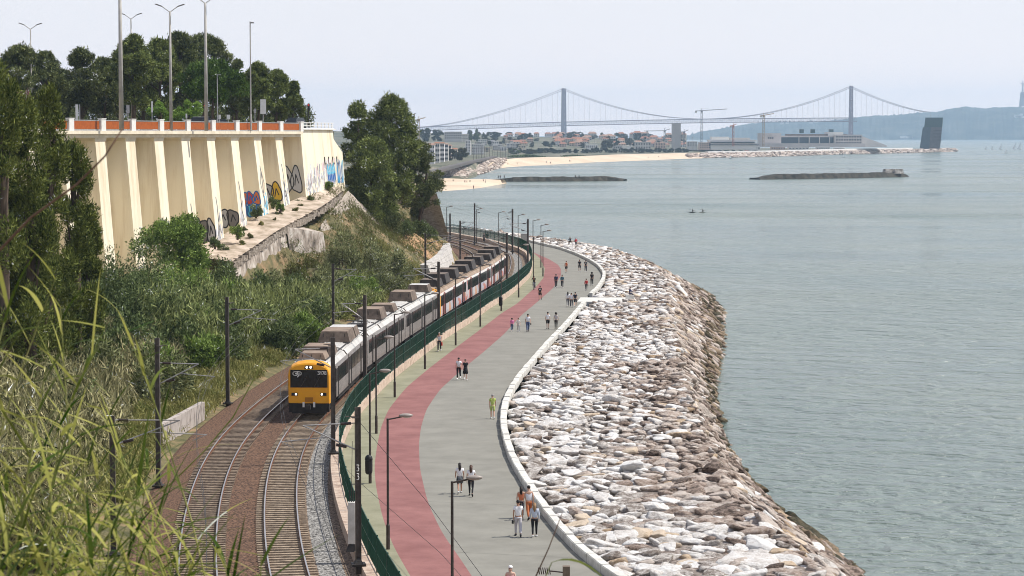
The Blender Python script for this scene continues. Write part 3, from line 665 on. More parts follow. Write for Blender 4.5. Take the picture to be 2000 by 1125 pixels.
# dirt ledge along the foot of the wall, with its parapet of rough stone and old masonry below
led = [np.array(at(*a)) for a in LEDGE]; LE = Line(led, 1, 2)
lz = lambda y: float(np.interp(y, [q[1] for q in led], [q[2] for q in led]))
n = 60; V = np.zeros((n, 8, 3))
for i, u in enumerate(np.linspace(0, 1, n)):
    q = LE.at(LE.L * u); j = (q[1] - 244 + .26 * (q[0] + 44.5)) / 63.0 * 8 ; f0 = wf(min(10.1, (np.dot(q - WF0, WD)) / BAY), 0.3); zf = foot_z((np.dot(q - WF0, WD)) / BAY) + .25
    for k, v in enumerate(np.linspace(0, 1, 8)):
        V[i, k, :2] = q + (f0 - q) * v; V[i, k, 2] = lz(q[1]) * (1 - v) + zf * v + .34 
tag(grid_mesh('dirt_ledge', V, m_dirt), kind='structure')
mb = MB()
for s in np.arange(0, LE.L, .55):
    q = LE.off(s, -.1); z = lz(q[1]); mb.box((q[0] + rnd.uniform(-.1, .1), q[1], z - .1 + rnd.uniform(-.12, .12)), (.75, .6, rnd.uniform(.5, .9)), rnd.uniform(-.3, .3) + 1.2, top=.8)
tag(mb.build('stone_parapet', m_rubble), 'rough low stone parapet along the dirt ledge under the buttresses', 'parapet')
mb = MB()
s1 = LE.s_at_y(283)
for k in range(int(s1)):
    a, c = LE.off(k, -.25), LE.off(k + 1, -.25); a2, c2 = LE.off(k, -1.1), LE.off(k + 1, -1.1); za, zc = lz(a[1]) - .1, lz(c[1]) - .1
    mb.add([vq(a, za), vq(c, zc), vq(c2, zc - 7.0), vq(a2, za - 7.0)], [(0, 1, 2, 3)])
q = LE.off(s1, -.25); q2 = q + np.array([4.2, 5.0]); z = lz(q[1])
mb.add([vq(q, z + .25), vq(q2, z - .6), vq(q2 + (.9, 0), z - 7), vq(q + (.9, -.2), z - 6.5)], [(0, 1, 2, 3)])
q3 = q2 + np.array([-3.0, 3]); mb.add([vq(q, z + .25), vq(q2, z - .6), vq(q3, z)], [(0, 1, 2)])
tag(mb.build('old_wall', m_old), 'crumbling old masonry wall with peeling plaster below the dirt ledge', 'wall')
# sloping masonry revetment below the end of the wall
a, b_, c, d = [at(680, 372, 318), at(748, 440, 326), at(690, 470, 300), at(622, 445, 294)]
mb = MB(); n = 14; 
V = np.zeros((n, n, 3))
for i, u in enumerate(np.linspace(0, 1, n)):
    for k, v in enumerate(np.linspace(0, 1, n)): V[i, k] = (a * (1 - u) + b_ * u) * (1 - v) + (d * (1 - u) + c * u) * v; V[i, k, 2] += rng.normal(0, .03)
V[:, -1, 2] -= 2; o = grid_mesh('revetment', V, mat('revetment_stone', (.25, .21, .17), .95, (.50, .44, .37), 2.2, .9, 7, c3=(.38, .32, .26), bdist=.12, stretch=(1, 1, .8))); tag(o, 'sloping grey stone revetment between the dirt ledge and the pine', 'revetment')
# stone bastion wall beyond the pine
v = [at(816, 384, 384), at(853, 378, 378), at(876, 462, 376), at(812, 470, 384)]; bk = [p + np.array([-3, 14, 0]) for p in v]
bk[1] = v[1] + np.array([-9, 22, 0]); bk[2] = v[2] + np.array([-10.5, 22, 0])
o = MB().add(v + bk, [(0, 1, 2, 3), (7, 6, 5, 4), (0, 4, 5, 1), (1, 5, 6, 2), (2, 6, 7, 3), (3, 7, 4, 0)]).build('bastion_wall', mat('coursed_stone', (.24, .185, .14), .95, (.46, .37, .29), 2.0, .9, 5, c3=(.35, .28, .22), stretch=(.5, .5, 2.2), bdist=.1)); tag(o, 'battered stone bastion wall at the headland behind the pine', 'wall')
# pale concrete wall by the far track and the small one near the masts
sw0, sw1 = L_L.s_at_y(292), L_L.s_at_y(352); mb = MB()
for k in range(20):
    u0, u1 = sw0 + (sw1 - sw0) * k / 20, sw0 + (sw1 - sw0) * (k + 1) / 20 - .06; h0 = 2.7
    a, c = L_L.off(u0, 3.7), L_L.off(u1, 3.7); a2, c2 = L_L.off(u0, 4.6), L_L.off(u1, 4.6); z = 4.3
    v = [vq(a, z), vq(c, z), vq(c2, z + h0 + rnd.uniform(-.05, .1)), vq(a2, z + h0)]; bk = [(x - 1.0, y + .2, q) for x, y, q in v]
    mb.add(v + bk, [(0, 1, 2, 3), (7, 6, 5, 4), (0, 4, 5, 1), (1, 5, 6, 2), (2, 6, 7, 3), (3, 7, 4, 0)])
tag(mb.build('panel_wall', m_pale), 'whitish panelled retaining wall at the foot of the ochre slope by the tracks', 'wall')
a, b_ = P(318, 874, 4.4), P(400, 820, 4.4)
d = (b_ - a); nrm = np.array([-d[1], d[0], 0]) / np.linalg.norm(d) * .35
v = [a, b_, b_ + (0, 0, 1.25), a + (0, 0, 1.45)]; v += [p + nrm for p in v]
tag(MB().add(v, [(0, 1, 2, 3), (7, 6, 5, 4), (0, 4, 5, 1), (1, 5, 6, 2), (2, 6, 7, 3), (3, 7, 4, 0)]).build('stained_wall', mat('stained_plaster', (.14, .11, .09), .95, (.44, .39, .35), 1.6, .4, 8, c3=(.44, .39, .35), stretch=(2, 2, .4), bdist=.03)), 'short grey stained wall among the reeds beside the left track', 'wall')
# ================================================================= VEGETATION
rng = np.random.default_rng(21)
LM = dict(
    pine=leafmat('pine_needles', [(.018, .032, .008), (.066, .108, .023), (.155, .21, .048), (.30, .35, .10)], .55, .6, .1),
    pine2=leafmat('dark_pine_needles', [(.016, .029, .010), (.052, .080, .026), (.125, .165, .055), (.24, .27, .10)], .5, .6, .1),
    umbrella=leafmat('umbrella_pine_needles', [(.018, .042, .008), (.06, .12, .02), (.13, .21, .04)], .6, .5, .1),
    cypress=leafmat('cypress_sprays', [(.014, .034, .008), (.052, .098, .018), (.125, .18, .032), (.25, .28, .065)], .9, .6, .12),
    bright=leafmat('bright_leaves', [(.018, .045, .006), (.08, .17, .022), (.18, .32, .045), (.34, .46, .11)], .9, .6, .2),
    shrub=leafmat('shrub_leaves', [(.012, .028, .008), (.045, .085, .024), (.10, .155, .042), (.25, .31, .12)], .9, .65, .12),
    oleander=leafmat('grey_green_leaves', [(.014, .030, .007), (.065, .105, .03), (.16, .21, .065), (.44, .46, .22)], .8, .7, .15),
    reed=leafmat('reed_leaves', [(.012, .022, .004), (.035, .066, .009), (.09, .14, .02), (.16, .215, .036), (.28, .31, .08), (.52, .47, .24)], .5, .7, .15),
    reedg=leafmat('green_reed_leaves', [(.010, .024, .004), (.03, .07, .008), (.07, .14, .016), (.125, .215, .028), (.21, .30, .05), (.42, .46, .17)], .5, .7, .15),
    grass=leafmat('bank_grass', [(.05, .08, .012), (.15, .22, .03), (.28, .34, .06), (.42, .38, .14)], .4, .55, .2),
    dry=leafmat('dry_scrub', [(.07, .045, .02), (.22, .15, .06), (.42, .29, .12), (.18, .22, .06)], .6, .6, .15),
    brown=leafmat('brown_leaves', [(.04, .025, .012), (.13, .075, .035), (.24, .14, .065), (.16, .17, .05)], .8, .6, .15),
    pinkf=leafmat('pink_blossom', [(.35, .12, .20), (.55, .25, .36), (.12, .14, .06)], .9, .7, .3),
    pale=leafmat('spring_leaves', [(.07, .15, .018), (.19, .32, .045), (.34, .48, .10)], .9, .6, .3),
    fgreed=leafmat('near_reed_leaves', [(.030, .075, .005), (.065, .155, .008), (.12, .26, .012), (.20, .36, .018), (.30, .42, .035), (.48, .46, .12)], 1.2, .8, .4, .5),
)
m_bark = mat('bark', (.05, .035, .025), .95, (.15, .11, .08), 3, .8, 9, stretch=(1, 1, .2))
m_cane = mat('cane_stem', (.14, .19, .03), .7, (.36, .33, .13), 2)
m_twig = mat('bare_twig', (.10, .055, .035), .8, (.18, .11, .075), 4)
def unit(v): return v / np.maximum(1e-6, np.linalg.norm(v, axis=-1, keepdims=True))
def rhomb(C, A, l, w, rg):
    n = len(C); A = unit(A); B = unit(np.cross(A, unit(rg.normal(size=(n, 3)))))
    l = np.broadcast_to(np.asarray(l, float), (n,))[:, None]; w = np.broadcast_to(np.asarray(w, float), (n,))[:, None]
    V = np.stack([C - A * l * .5, C + B * w * .5 - A * l * .1, C + A * l * .5, C - B * w * .5 - A * l * .1], 1).reshape(-1, 3)
    return V, np.arange(4 * n).reshape(n, 4)
def cloud(clumps, per, l, w, rg, up=.35, shell=.55, jit=.55):
    """leaf quads spread through ellipsoidal clumps (cx,cy,cz,rx,ry,rz)"""
    cl = np.array(clumps, float); k = len(cl)
    vol = (cl[:, 3] * cl[:, 4] + cl[:, 5] * cl[:, 3]); cnt = np.maximum(8, per * vol / vol.mean()).astype(int)
    idx = np.repeat(np.arange(k), cnt); n = len(idx)
    d = unit(rg.normal(size=(n, 3))); r = shell + (1.08 - shell) * rg.random(n) ** .7
    r *= 1 + .16 * rg.normal(size=n)
    C = cl[idx, :3] + d * r[:, None] * cl[idx, 3:6]
    A = d + rg.normal(0, jit, (n, 3)); A[:, 2] += up
    return rhomb(C, A, l * rg.uniform(.6, 1.35, n), w * rg.uniform(.6, 1.35, n), rg)
def envelope(kind, h, wr, n, rg, z0=.25):
    """clump list for a crown: kind gives radius by height"""
    out = []
    prof = dict(pine=lambda t: (.55 + .9 * t) if t < .35 else .92 * (1 - ((t - .35) / .65) ** 1.6) ** .75 + .06, column=lambda t: .75 * (1 - t ** 2.2) + .10 + .12 * math.sin(t * 9), umbrella=lambda t: .35 + .65 * math.sin(math.pi * min(1, .25 + t * .75)), round=lambda t: math.sqrt(max(.03, 1 - (2 * t - 1) ** 2)) * .95, cone=lambda t: (1 - t) * .95 + .08)[kind]
    for i in range(n):
        t = rg.random() ** .9; a = rg.uniform(0, 2 * math.pi); rr = wr * prof(t) * math.sqrt(rg.uniform(.12, 1)) * rg.uniform(.85, 1.12)
        s = wr * rg.uniform(.15, .32); z = h * (z0 + (1 - z0) * t) - s * .3
        out.append((rr * math.cos(a), rr * math.sin(a), z, s, s, s * (1.5 if kind == 'column' else .8)))
    return out
def trunk_mesh(h, r, clumps, rg, nl=9, lean=(0, 0)):
    mb = MB(); top = Vector((lean[0], lean[1], h * .82))
    pts = [Vector((0, 0, -.6)), Vector((lean[0] * .2, lean[1] * .2, h * .25)), Vector((lean[0] * .6 + .15, lean[1] * .6, h * .55)), top]
    mb.tube(pts, [r * 1.2, r * .9, r * .6, r * .2], 8)
    for c in [clumps[int(i)] for i in rg.integers(0, len(clumps), nl)]:
        z = max(h * .15, min(h * .7, c[2] - .25 * h)); f = z / (h * .82); b0 = Vector((lean[0] * f, lean[1] * f, z)); e = Vector(c[:3]); mid = (b0 + e) / 2 + Vector((0, 0, -.04 * h))
        mb.tube([b0, mid, e], [r * .4, r * .25, r * .08], 5)
    return mb
TP = {}
def tree(name, kind, lm, h, wr, loc, label, cat='tree', group=None, n=60, per=300, l=.5, w=.16, z0=.25, seed=1, key=None, rz=0, sc=1.0, up=.35, lean=(0, 0)):
    if key and key in TP:
        r = copy_tree(TP[key]); r.location = tuple(loc); r.rotation_euler = (0, 0, rz); r.scale = (sc, sc, sc); tag(r, label, cat, group); return r
    rg = np.random.default_rng(seed)
    root = empty(name, loc, label, cat, group, rz); root.scale = (sc, sc, sc)
    cl = envelope(kind, h, wr, n, rg, z0); V, Fc = cloud(cl, per, l, w, rg, up); mesh_np('crown', V, Fc, LM[lm], root)
    trunk_mesh(h, max(.12, h * .022), cl, rg, lean=lean).build('trunk', m_bark, root, smooth=True)
    if key: TP[key] = root
    return root
def shrub(loc, wx, wy, h, lm, label, n=16, per=220, l=.3, w=.09, seed=1, name='shrub', group=None, up=.5, cat='shrub'):
    rg = np.random.default_rng(seed); cl = []
    for i in range(n):
        a = rg.uniform(0, 6.28); q = math.sqrt(rg.random()); t = rg.random(); s = rg.uniform(.22, .36); k = math.sqrt(max(.1, 1 - (q * .8) ** 2))
        cl.append((wx * q * math.cos(a) * .75, wy * q * math.sin(a) * .75, h * (.12 + .75 * t * k), wx * s, wy * s, h * s * .75))
    root = empty(name, loc, label, cat, group)
    V, Fc = cloud(cl, per, l, w, rg, up); mesh_np('foliage', V, Fc, LM[lm], root)
    mb = MB()
    for c in cl[:6]: mb.tube([(c[0] * .15, c[1] * .15, -.3), (c[0] * .5, c[1] * .5, c[2] * .6), c[:3]], [.07, .05, .02], 5)
    mb.build('stem', m_bark, root); return root
def gz(px, py, d):                # ground point of the hillside under a pixel at depth d
    q = at(px, py, d); return (q[0], q[1], float(hill_z(q)[0]))
# --- big pines over the track
q = at(762, 440, 336); tree('pine_tree', 'pine', 'pine', 18.6, 4.6, (q[0] + .3, q[1], 11.0), 'tallest pine of the clump at the end of the wall, with a pointed top', n=95, per=330, l=.55, w=.15, z0=.22, seed=31)
q = at(722, 440, 326); tree('pine_tree', 'round', 'pine', 12.6, 4.3, (q[0] + .2, q[1], 10.6), 'rounded bushy pine in front of the taller pine beside the cream wall', n=80, per=330, l=.5, w=.14, z0=.05, seed=32)
q = at(815, 440, 345); tree('pine_tree', 'pine', 'pine2', 13.5, 3.5, (q[0] + .3, q[1], 9.6), 'darker leaning pine on the sea side of the pine clump', n=60, per=280, l=.5, w=.13, z0=.12, seed=33, lean=(1.5, 0))
q = at(700, 420, 340); tree('pine_tree', 'pine', 'pine', 16.5, 3.4, (q[0], q[1], 12), 'slender pine at the back of the clump nearest the cream end wall', n=55, per=300, l=.5, w=.14, z0=.2, seed=34)
# --- dark conifers at the left edge
for k, (px, d, top, wr, s, lb) in enumerate([(100, 158, 185, 2.2, 41, 'tall brownish cypress in front of the orange parapet with a pointed crown'), (8, 150, 135, 2.7, 42, 'tallest dark cypress cut off by the left frame edge'), (60, 152, 215, 2.6, 43, 'bushy olive cypress between the two tallest cypresses'), (150, 162, 300, 2.2, 44, 'cypress with ragged tips touching the cream buttresses'), (175, 166, 430, 1.5, 45, 'small cypress at the right foot of the cypress clump'), (25, 160, 360, 2.6, 46, 'low wide cypress filling the lower left of the cypress clump')]):
    q = at(px, 640, d); g_ = gz(px, 640, d)[2]; zt_ = zat(top, d)
    tree('cypress_tree', 'column', 'cypress', zt_ - g_ + .4, wr, (q[0], q[1], g_), lb, n=70, per=330, l=.34, w=.085, z0=.05, seed=s, up=.9)
# --- trees on the plateau behind the parapet
PT = [(160, 100, 345, 'pine', 'pine2', 3.9), (110, 150, 352, 'pine', 'pine2', 3.0), (205, 118, 350, 'pine', 'pine2', 3.6), (262, 70, 340, 'pine', 'pine', 3.8), (312, 80, 352, 'pine', 'pine', 3.7), (352, 66, 362, 'pine', 'pine2', 4.2), (398, 70, 372, 'umbrella', 'pine2', 4.2), (415, 122, 332, 'umbrella', 'umbrella', 4.6), (462, 118, 372, 'pine', 'pine2', 2.8), (505, 126, 352, 'pine', 'pine', 3.0), (540, 140, 356, 'pine', 'pine', 2.7), (572, 160, 360, 'cone', 'pine', 2.2), (40, 92, 330, 'pine', 'pine2', 4.2), (90, 105, 338, 'pine', 'pine2', 3.4), (280, 95, 380, 'pine', 'pine2', 3.8), (455, 150, 385, 'umbrella', 'pine2', 4.0), (235, 100, 375, 'pine', 'pine2', 4.4), (-10, 120, 335, 'pine', 'pine2', 3.5)]
PD = ['dark loose-crowned pine behind the leftmost post', 'thin grey-green pine left of the tall lamp', 'grey-green pine with bare lower trunk just left of the thick lamp post', 'tall full pine just right of the thick lamp post', 'full green pine with crown touching the middle double lamp', 'tall pine right of the middle double lamp', 'dark flat-topped pine behind the third lamp post', 'bright green umbrella pine above the parked silver car', 'narrow dark pine between umbrella pine and camera mast', 'green pine right of the slim mast', 'pine sloping down towards the wall end', 'small conical pine nearest the wall end', 'spreading dark pine under the far left double lamp', 'dark pine beside the far left lamp pole', 'pine in the second row behind the thick lamp post', 'dark umbrella pine behind the slim mast', 'wide shaded pine in the back row of the plateau', 'dark pine at the left frame edge behind the cypresses']
for k, (px, top, d, kd, lm, wr) in enumerate(PT):
    q = at(px, 240, d); h = zat(top, d) - 24.4
    tree('pine_tree', kd, lm, h, wr, (q[0], q[1], 24.4), PD[k], n=60, per=300, l=.58, w=.17, z0=.30 if kd != 'umbrella' else .55, seed=60 + k)
for px, top, d, wr, lb in [(313, 203, 318, 1.9, 'light green young tree beside the middle lamp post base'), (368, 198, 316, 2.3, 'light green bushy tree left of the silver car')]:
    q = at(px, 240, d); tree('broadleaf_tree', 'round', 'pale', zat(top, d) - 24.4, wr, (q[0], q[1], 24.4), lb, n=26, per=240, l=.3, w=.16, z0=.15, seed=90 + px)
q = at(45, 190, 320); shrub((q[0], q[1], 26.5), 1.6, 1.6, 4.2, 'pinkf', 'pink blossoming shrub behind the cypresses on the plateau', seed=3, l=.25, w=.14)
for k, px in enumerate(range(110, 590, 34)):
    q = at(px, 238, 400 + (k % 3) * 8); shrub((q[0], q[1], 24.3), 3.2, 2.2, 4.2 + (k % 4) * .9, 'pine2', 'dark undergrowth bush between trunks behind the plateau pines', n=14, per=170, l=.5, w=.2, seed=200 + k, name='bush', group='dark bushes under the plateau pines', cat='bush')
# --- shrubs and trees on the hillside
S = [(285, 640, 192, 3.5, 2.8, 9.2, 'shrub', 'large dark green shrub right of the cypresses'), (235, 610, 182, 2.8, 2.4, 8.0, 'shrub', 'dark green shrub hard against the cypress foot'), (335, 640, 208, 2.8, 2.4, 5.4, 'bright', 'fresh green shrub below the leafy tree with a visible trunk'), (320, 690, 182, 3.0, 2.4, 5.6, 'shrub', 'dull green shrub above the reeds left of the lone mast'), (392, 600, 215, 2.2, 2.0, 4.6, 'bright', 'bright green shrub between leafy tree and reeds'), (432, 565, 232, 1.7, 1.5, 4.6, 'brown', 'reddish brown shrub beside the crumbling wall'), (610, 505, 276, 2.6, 2.4, 4.4, 'dry', 'dry brownish scrub on the slope below the stone parapet'), (575, 520, 268, 1.7, 1.7, 3.4, 'dry', 'dry scrub nearest the end of the crumbling wall'), (668, 530, 272, 2.6, 2.2, 5.6, 'oleander', 'grey green shrub below the sloping revetment'), (722, 540, 276, 2.8, 2.4, 6.2, 'oleander', 'biggest grey green shrub in the middle of the slope'), (775, 555, 284, 2.3, 2.2, 5.0, 'oleander', 'grey green shrub beside the ochre slope'), (640, 575, 250, 2.4, 2.2, 4.4, 'oleander', 'low grey green shrub behind the mast on the slope'), (705, 585, 250, 2.0, 1.8, 4.0, 'bright', 'small leafy green shrub standing before the grey green shrubs'), (760, 595, 262, 2.6, 2.0, 3.0, 'oleander', 'low shrub close to the graffiti train roof'), (605, 580, 245, 2.0, 2.0, 3.4, 'oleander', 'grey green shrub above the reeds beside the train'), (820, 455, 340, 2.0, 1.6, 2.6, 'shrub', 'dark bush below the sea side pine'), (790, 470, 330, 1.8, 1.6, 2.6, 'shrub', 'dark bush on the ochre slope'), (842, 436, 352, 1.3, 1.3, 2.2, 'shrub', 'small round dark bush at the edge of the stone bastion'), (760, 440, 326, 2.2, 1.8, 3.6, 'pine2', 'dark thicket around the pine trunks')]
MORE = [(255, 700, 174, 'shrub'), (215, 690, 168, 'shrub'), (290, 730, 166, 'bright'), (350, 715, 178, 'shrub'), (385, 690, 190, 'bright'), (395, 640, 200, 'shrub'), (360, 660, 196, 'shrub'), (300, 620, 204, 'bright'), (325, 585, 215, 'shrub'), (275, 590, 210, 'shrub'), (420, 610, 214, 'bright'), (440, 590, 224, 'shrub'), (375, 610, 210, 'shrub'), (410, 665, 198, 'reedg'), (255, 650, 188, 'shrub'), (225, 640, 176, 'shrub'), (190, 700, 160, 'oleander'), (320, 770, 156, 'oleander'), (470, 610, 226, 'oleander'), (500, 600, 236, 'shrub'), (540, 605, 240, 'oleander'), (575, 590, 246, 'shrub'), (470, 690, 198, 'bright'), (520, 680, 202, 'shrub'), (560, 665, 208, 'bright'), (605, 645, 216, 'shrub'), (500, 640, 212, 'shrub'), (430, 725, 185, 'shrub'), (548, 705, 195, 'shrub'), (592, 690, 202, 'bright'), (400, 740, 176, 'bright')]
PLC = ['below the left cypresses', 'under the leafy tree', 'left of the lone masts', 'above the reeds', 'below the crumbling wall']
for k, (px, py, d, lm) in enumerate(MORE):
    rr = random.Random(k); nm_ = {'shrub': 'dark green', 'bright': 'fresh green', 'reedg': 'yellowish green', 'oleander': 'grey green'}[lm]
    shrub(gz(px, py, d), rr.uniform(1.9, 2.9), rr.uniform(1.7, 2.4), rr.uniform(3.2, 4.8) * (.8 if px > 455 else 1), lm, nm_ + ' bush in the thicket on the hillside between reeds and buttressed wall', n=20, per=210, l=.34, w=.11, seed=800 + k, name='bush', cat='bush', group=nm_ + ' bushes of the hillside thicket')
for k, (px, py, d, wx, wy, h, lm, lb) in enumerate(S):
    shrub(gz(px, py, d), wx, wy, h, lm, lb, n=22, per=230, l=.42 if lm == 'oleander' else .30, w=.10, seed=300 + k)
g_ = gz(352, 560, 226); tree('leafy_tree', 'round', 'bright', zat(428, 226) - g_[2], 3.9, g_, 'leafy bright green tree with a dark trunk before the buttresses', n=46, per=330, l=.34, w=.15, z0=.42, seed=77)
for k, (px, py, d, s_, lb) in enumerate([(463, 462, 272, .95, 'round green bush on the dirt ledge below the graffiti'), (500, 420, 286, .8, 'green bush between two buttress feet'), (534, 402, 294, .75, 'small bush beside the orange and blue graffiti'), (548, 412, 291, .6, 'little yellow green bush at the ledge path'), (420, 480, 262, .9, 'green weed bush at the lower end of the ledge'), (605, 395, 303, .5, 'small weed tuft by the end wall corner'), (640, 372, 313, .7, 'dry grass clump at the foot of the blue graffiti')]):
    q = at(px, py, d); shrub((q[0], q[1], q[2] - .1), s_ * 1.2, s_, s_ * 1.9, 'shrub' if k % 3 else 'bright', lb, n=9, per=130, l=.26, w=.09, seed=400 + k, name='bush', cat='bush')
for k in range(16):
    s_ = LE.L * (k + .5) / 16; q = LE.off(s_, rnd.uniform(1.0, 4.2)); shrub((q[0], q[1], lz(q[1]) + .25), rnd.uniform(.35, .8), rnd.uniform(.3, .6), rnd.uniform(.4, .9), ('dry', 'shrub', 'grass')[k % 3], ('small dry weed tuft', 'small green weed tuft', 'small grassy tuft')[k % 3] + ' growing on the dirt ledge below the buttresses', n=7, per=70, l=.24, w=.07, seed=950 + k, name='weed_tuft', group=('dry', 'green', 'grassy')[k % 3] + ' weed tufts on the dirt ledge', cat='weed')
# --- reed bed, grass and tufts: masses
def bed(name, pts_n, region, lm, hgt, leaves, l, w, seed, label, cat, dens_fn=None, hfn=None, pxmin=-40):
    rg = np.random.default_rng(seed); (y0, y1, u0, u1) = region
    nc = max(40, pts_n // 14); ci = rg.integers(0, nc, pts_n); cy, cu = rg.uniform(y0, y1, nc), rg.uniform(0, 1, nc)
    y = np.clip(cy[ci] + rg.normal(0, 1.1, pts_n), y0, y1); u = np.clip(cu[ci] + rg.normal(0, .055, pts_n), 0, 1); X = np.zeros((pts_n, 2)); ch = rg.uniform(.7, 1.25, nc)
    for i in range(pts_n):
        e = L_L.off(L_L.s_at_y(y[i]), 4.4); a, b2 = u0(y[i]), u1(y[i]); X[i] = (e[0] - (a + (b2 - a) * u[i]), e[1])
    z = hill_z(X); px = CX + F * X[:, 0] / X[:, 1]; ok = (px > pxmin) & (X[:, 0] < -3 - 0)
    if dens_fn is not None: ok &= rg.random(pts_n) < np.array([dens_fn(a, b2) for a, b2 in X])
    X, z, ci = X[ok], z[ok], ci[ok]; n = len(X)
    H = hgt * rg.uniform(.65, 1.1, n) * ch[ci] * (1 + .25 * np.sin(X[:, 0] * .5) * np.sin(X[:, 1] * .37))
    if hfn is not None: H *= hfn(X[:, 1])
    idx = np.repeat(np.arange(n), leaves); m = len(idx); t = rg.random(m) ** .75
    lean = rg.normal(0, .16, (n, 2))
    C = np.c_[X[idx] + lean[idx] * (H[idx] * t)[:, None] + rg.normal(0, .16, (m, 2)), z[idx] + H[idx] * t]
    A = np.c_[rg.normal(0, .55, (m, 2)), rg.uniform(.1, 1.7, m)]
    V, Fc = rhomb(C, A, l * rg.uniform(.6, 1.4, m), w * rg.uniform(.6, 1.4, m), rg)
    return tag(mesh_np(name, V, Fc, LM[lm]), label, cat, kind='stuff')
yel = lambda y: float(np.interp(y, [95, 130, 150, 165, 185, 205, 240, 300], [1.0, 1.5, 3.4, 4.2, 2.8, 1.4, .8, .5]))
bed('reed_bed', 5200, (98, 182, yel, lambda y: yel(y) + float(np.interp(y, [95, 130, 150, 165, 182], [10, 16, 16, 12, 9]))), 'reed', 3.4, 18, .8, .085, 501, 'dense bed of tan and green giant reeds on the bank left of the tracks', 'reeds', hfn=lambda y: np.interp(y, [98, 130, 150, 205], [1.1, 1.0, .8, .55]))
bed('green_reed_bed', 4600, (178, 262, yel, lambda y: float(np.interp(y, [178, 205, 225, 262], [8.5, 11, 9, 7]))), 'reedg', 4.0, 18, .8, .09, 502, 'dense bed of greener tall reeds between the old wall and the train', 'reeds', hfn=lambda y: np.interp(y, [178, 205, 222, 262], [1.0, .95, .62, .5]))
bed('bank_grass', 9000, (118, 214, lambda y: -.6, lambda y: yel(y) + 1.2), 'grass', .8, 6, .5, .05, 503, 'yellow green grass along the left edge of the railway', 'grass')
bed('slope_grass', 7000, (232, 305, lambda y: -.2, lambda y: 9.0), 'grass', .75, 5, .5, .06, 504, 'green grass and weeds on the slope beside the graffiti train', 'grass')
bed('scrub', 2600, (262, 330, lambda y: 5, lambda y: 17), 'dry', 1.3, 12, .42, .06, 505, 'dry brown scrub and weeds over the upper slope', 'scrub', lambda x, y: 1.0 if x < -15.5 - (y - 262) * .02 else .35)
bed('ochre_grass', 4200, (312, 385, lambda y: .2, lambda y: 15), 'dry', .55, 8, .4, .05, 506, 'tufts of dry orange grass over the ochre slope below the pine', 'grass')
bed('low_scrub', 2200, (120, 205, lambda y: yel(y) + 2, lambda y: yel(y) + 16), 'shrub', 2.2, 18, .38, .12, 507, 'low green undergrowth between the reeds', 'undergrowth')
bed('hill_grass', 7000, (100, 240, lambda y: yel(y) + 12, lambda y: 75), 'shrub', 1.8, 16, .55, .16, 508, 'rough green undergrowth over the hillside behind the cypresses', 'undergrowth', pxmin=-900)
# --- near reeds in front of the camera (each cane a thing)
def blade(mb, p, az, el, L_, wd, droop, rg_, n=6):
    p = Vector(p); d = Vector((math.cos(az) * math.cos(el), math.sin(az) * math.cos(el), math.sin(el))); side = Vector((-math.sin(az), math.cos(az), rg_.uniform(-.5, .5))).normalized()
    vs = []
    for i in range(n + 1):
        t = i / n; ww = wd * (.5 + 1.4 * t) if t < .25 else wd * .85 * (1 - (t - .25) / .75) ** .8; ww = max(ww, .0008)
        vs += [p - side * ww / 2, p + side * ww / 2]
        p = p + d * (L_ / n); d = (d + Vector((0, 0, -droop / n))).normalized()
    mb.add(vs, [(2 * i, 2 * i + 1, 2 * i + 3, 2 * i + 2) for i in range(n)])
def cane(px, py, d, k, length=None, lean=None, dry=False, nl=15, label=None):
    rg_ = random.Random(900 + k); tip = Vector(at(px, py, d)); length = length or max(2.4, tip.z - PROF(d) + .15); la = rg_.uniform(-.30, .34) if lean is None else lean; lb = rg_.uniform(-.2, .2)
    root = empty('giant_reed', tip - Vector((la * length, lb * length, length)), label or 'near giant reed with long drooping green and tan leaves at the lower left', 'reed', 'near giant reeds at the lower left')
    base = Vector((0, 0, 0)); top = Vector((la * length, lb * length, length)); pts = [base + (top - base) * t + Vector((-la * .35, 0, .1)) * math.sin(math.pi * t) for t in (0, .25, .5, .75, 1)]
    MB().tube(pts, [.013, .012, .010, .007, .004], 6).build('stem', m_cane, root)
    mb = MB()
    for i in range(nl):
        t = .38 + .62 * (i / (nl - 1)) ** .8; j = min(3, int(t * 4)); f = t * 4 - j; p = pts[j].lerp(pts[j + 1], f)
        az = (0 if i % 2 else math.pi) + rg_.gauss(.25, .75); blade(mb, p, az, rg_.uniform(.25, 1.3), rg_.uniform(.45, .9) * (1.1 - .25 * t), rg_.uniform(.026, .048), rg_.choice([.25, .4, .7, 1.0, 1.7]), rg_)
    mb.build('leaves', LM['fgreed'], root); return root
TIPS = [(108, 545, 17), (118, 600, 20), (205, 640, 18), (240, 620, 21), (15, 600, 15), (90, 720, 15), (200, 800, 18), (120, 850, 15), (170, 900, 16), (230, 880, 18), (270, 950, 17), (100, 960, 14), (10, 980, 15), (200, 990, 16), (150, 1040, 14), (300, 1000, 18), (330, 940, 20), (60, 1060, 14), (250, 1060, 16), (350, 1040, 17), (0, 1090, 13), (120, 1100, 14), (310, 1090, 16), (400, 1060, 18), (200, 1100, 14), (380, 1100, 16), (70, 1010, 15), (290, 900, 21), (440, 1110, 17), (160, 960, 19), (85, 880, 19), (225, 950, 19), (510, 1085, 16), (480, 1120, 17), (155, 830, 17), (25, 860, 16), (75, 940, 15), (215, 1030, 15), (15, 1030, 14), (95, 1060, 15), (165, 1090, 15), (285, 1040, 17), (235, 1000, 18), (340, 1085, 16), (5, 940, 17), (190, 900, 19), (430, 1080, 18)]
for k, (a, b2, c) in enumerate(TIPS): cane(a, b2, c, k)
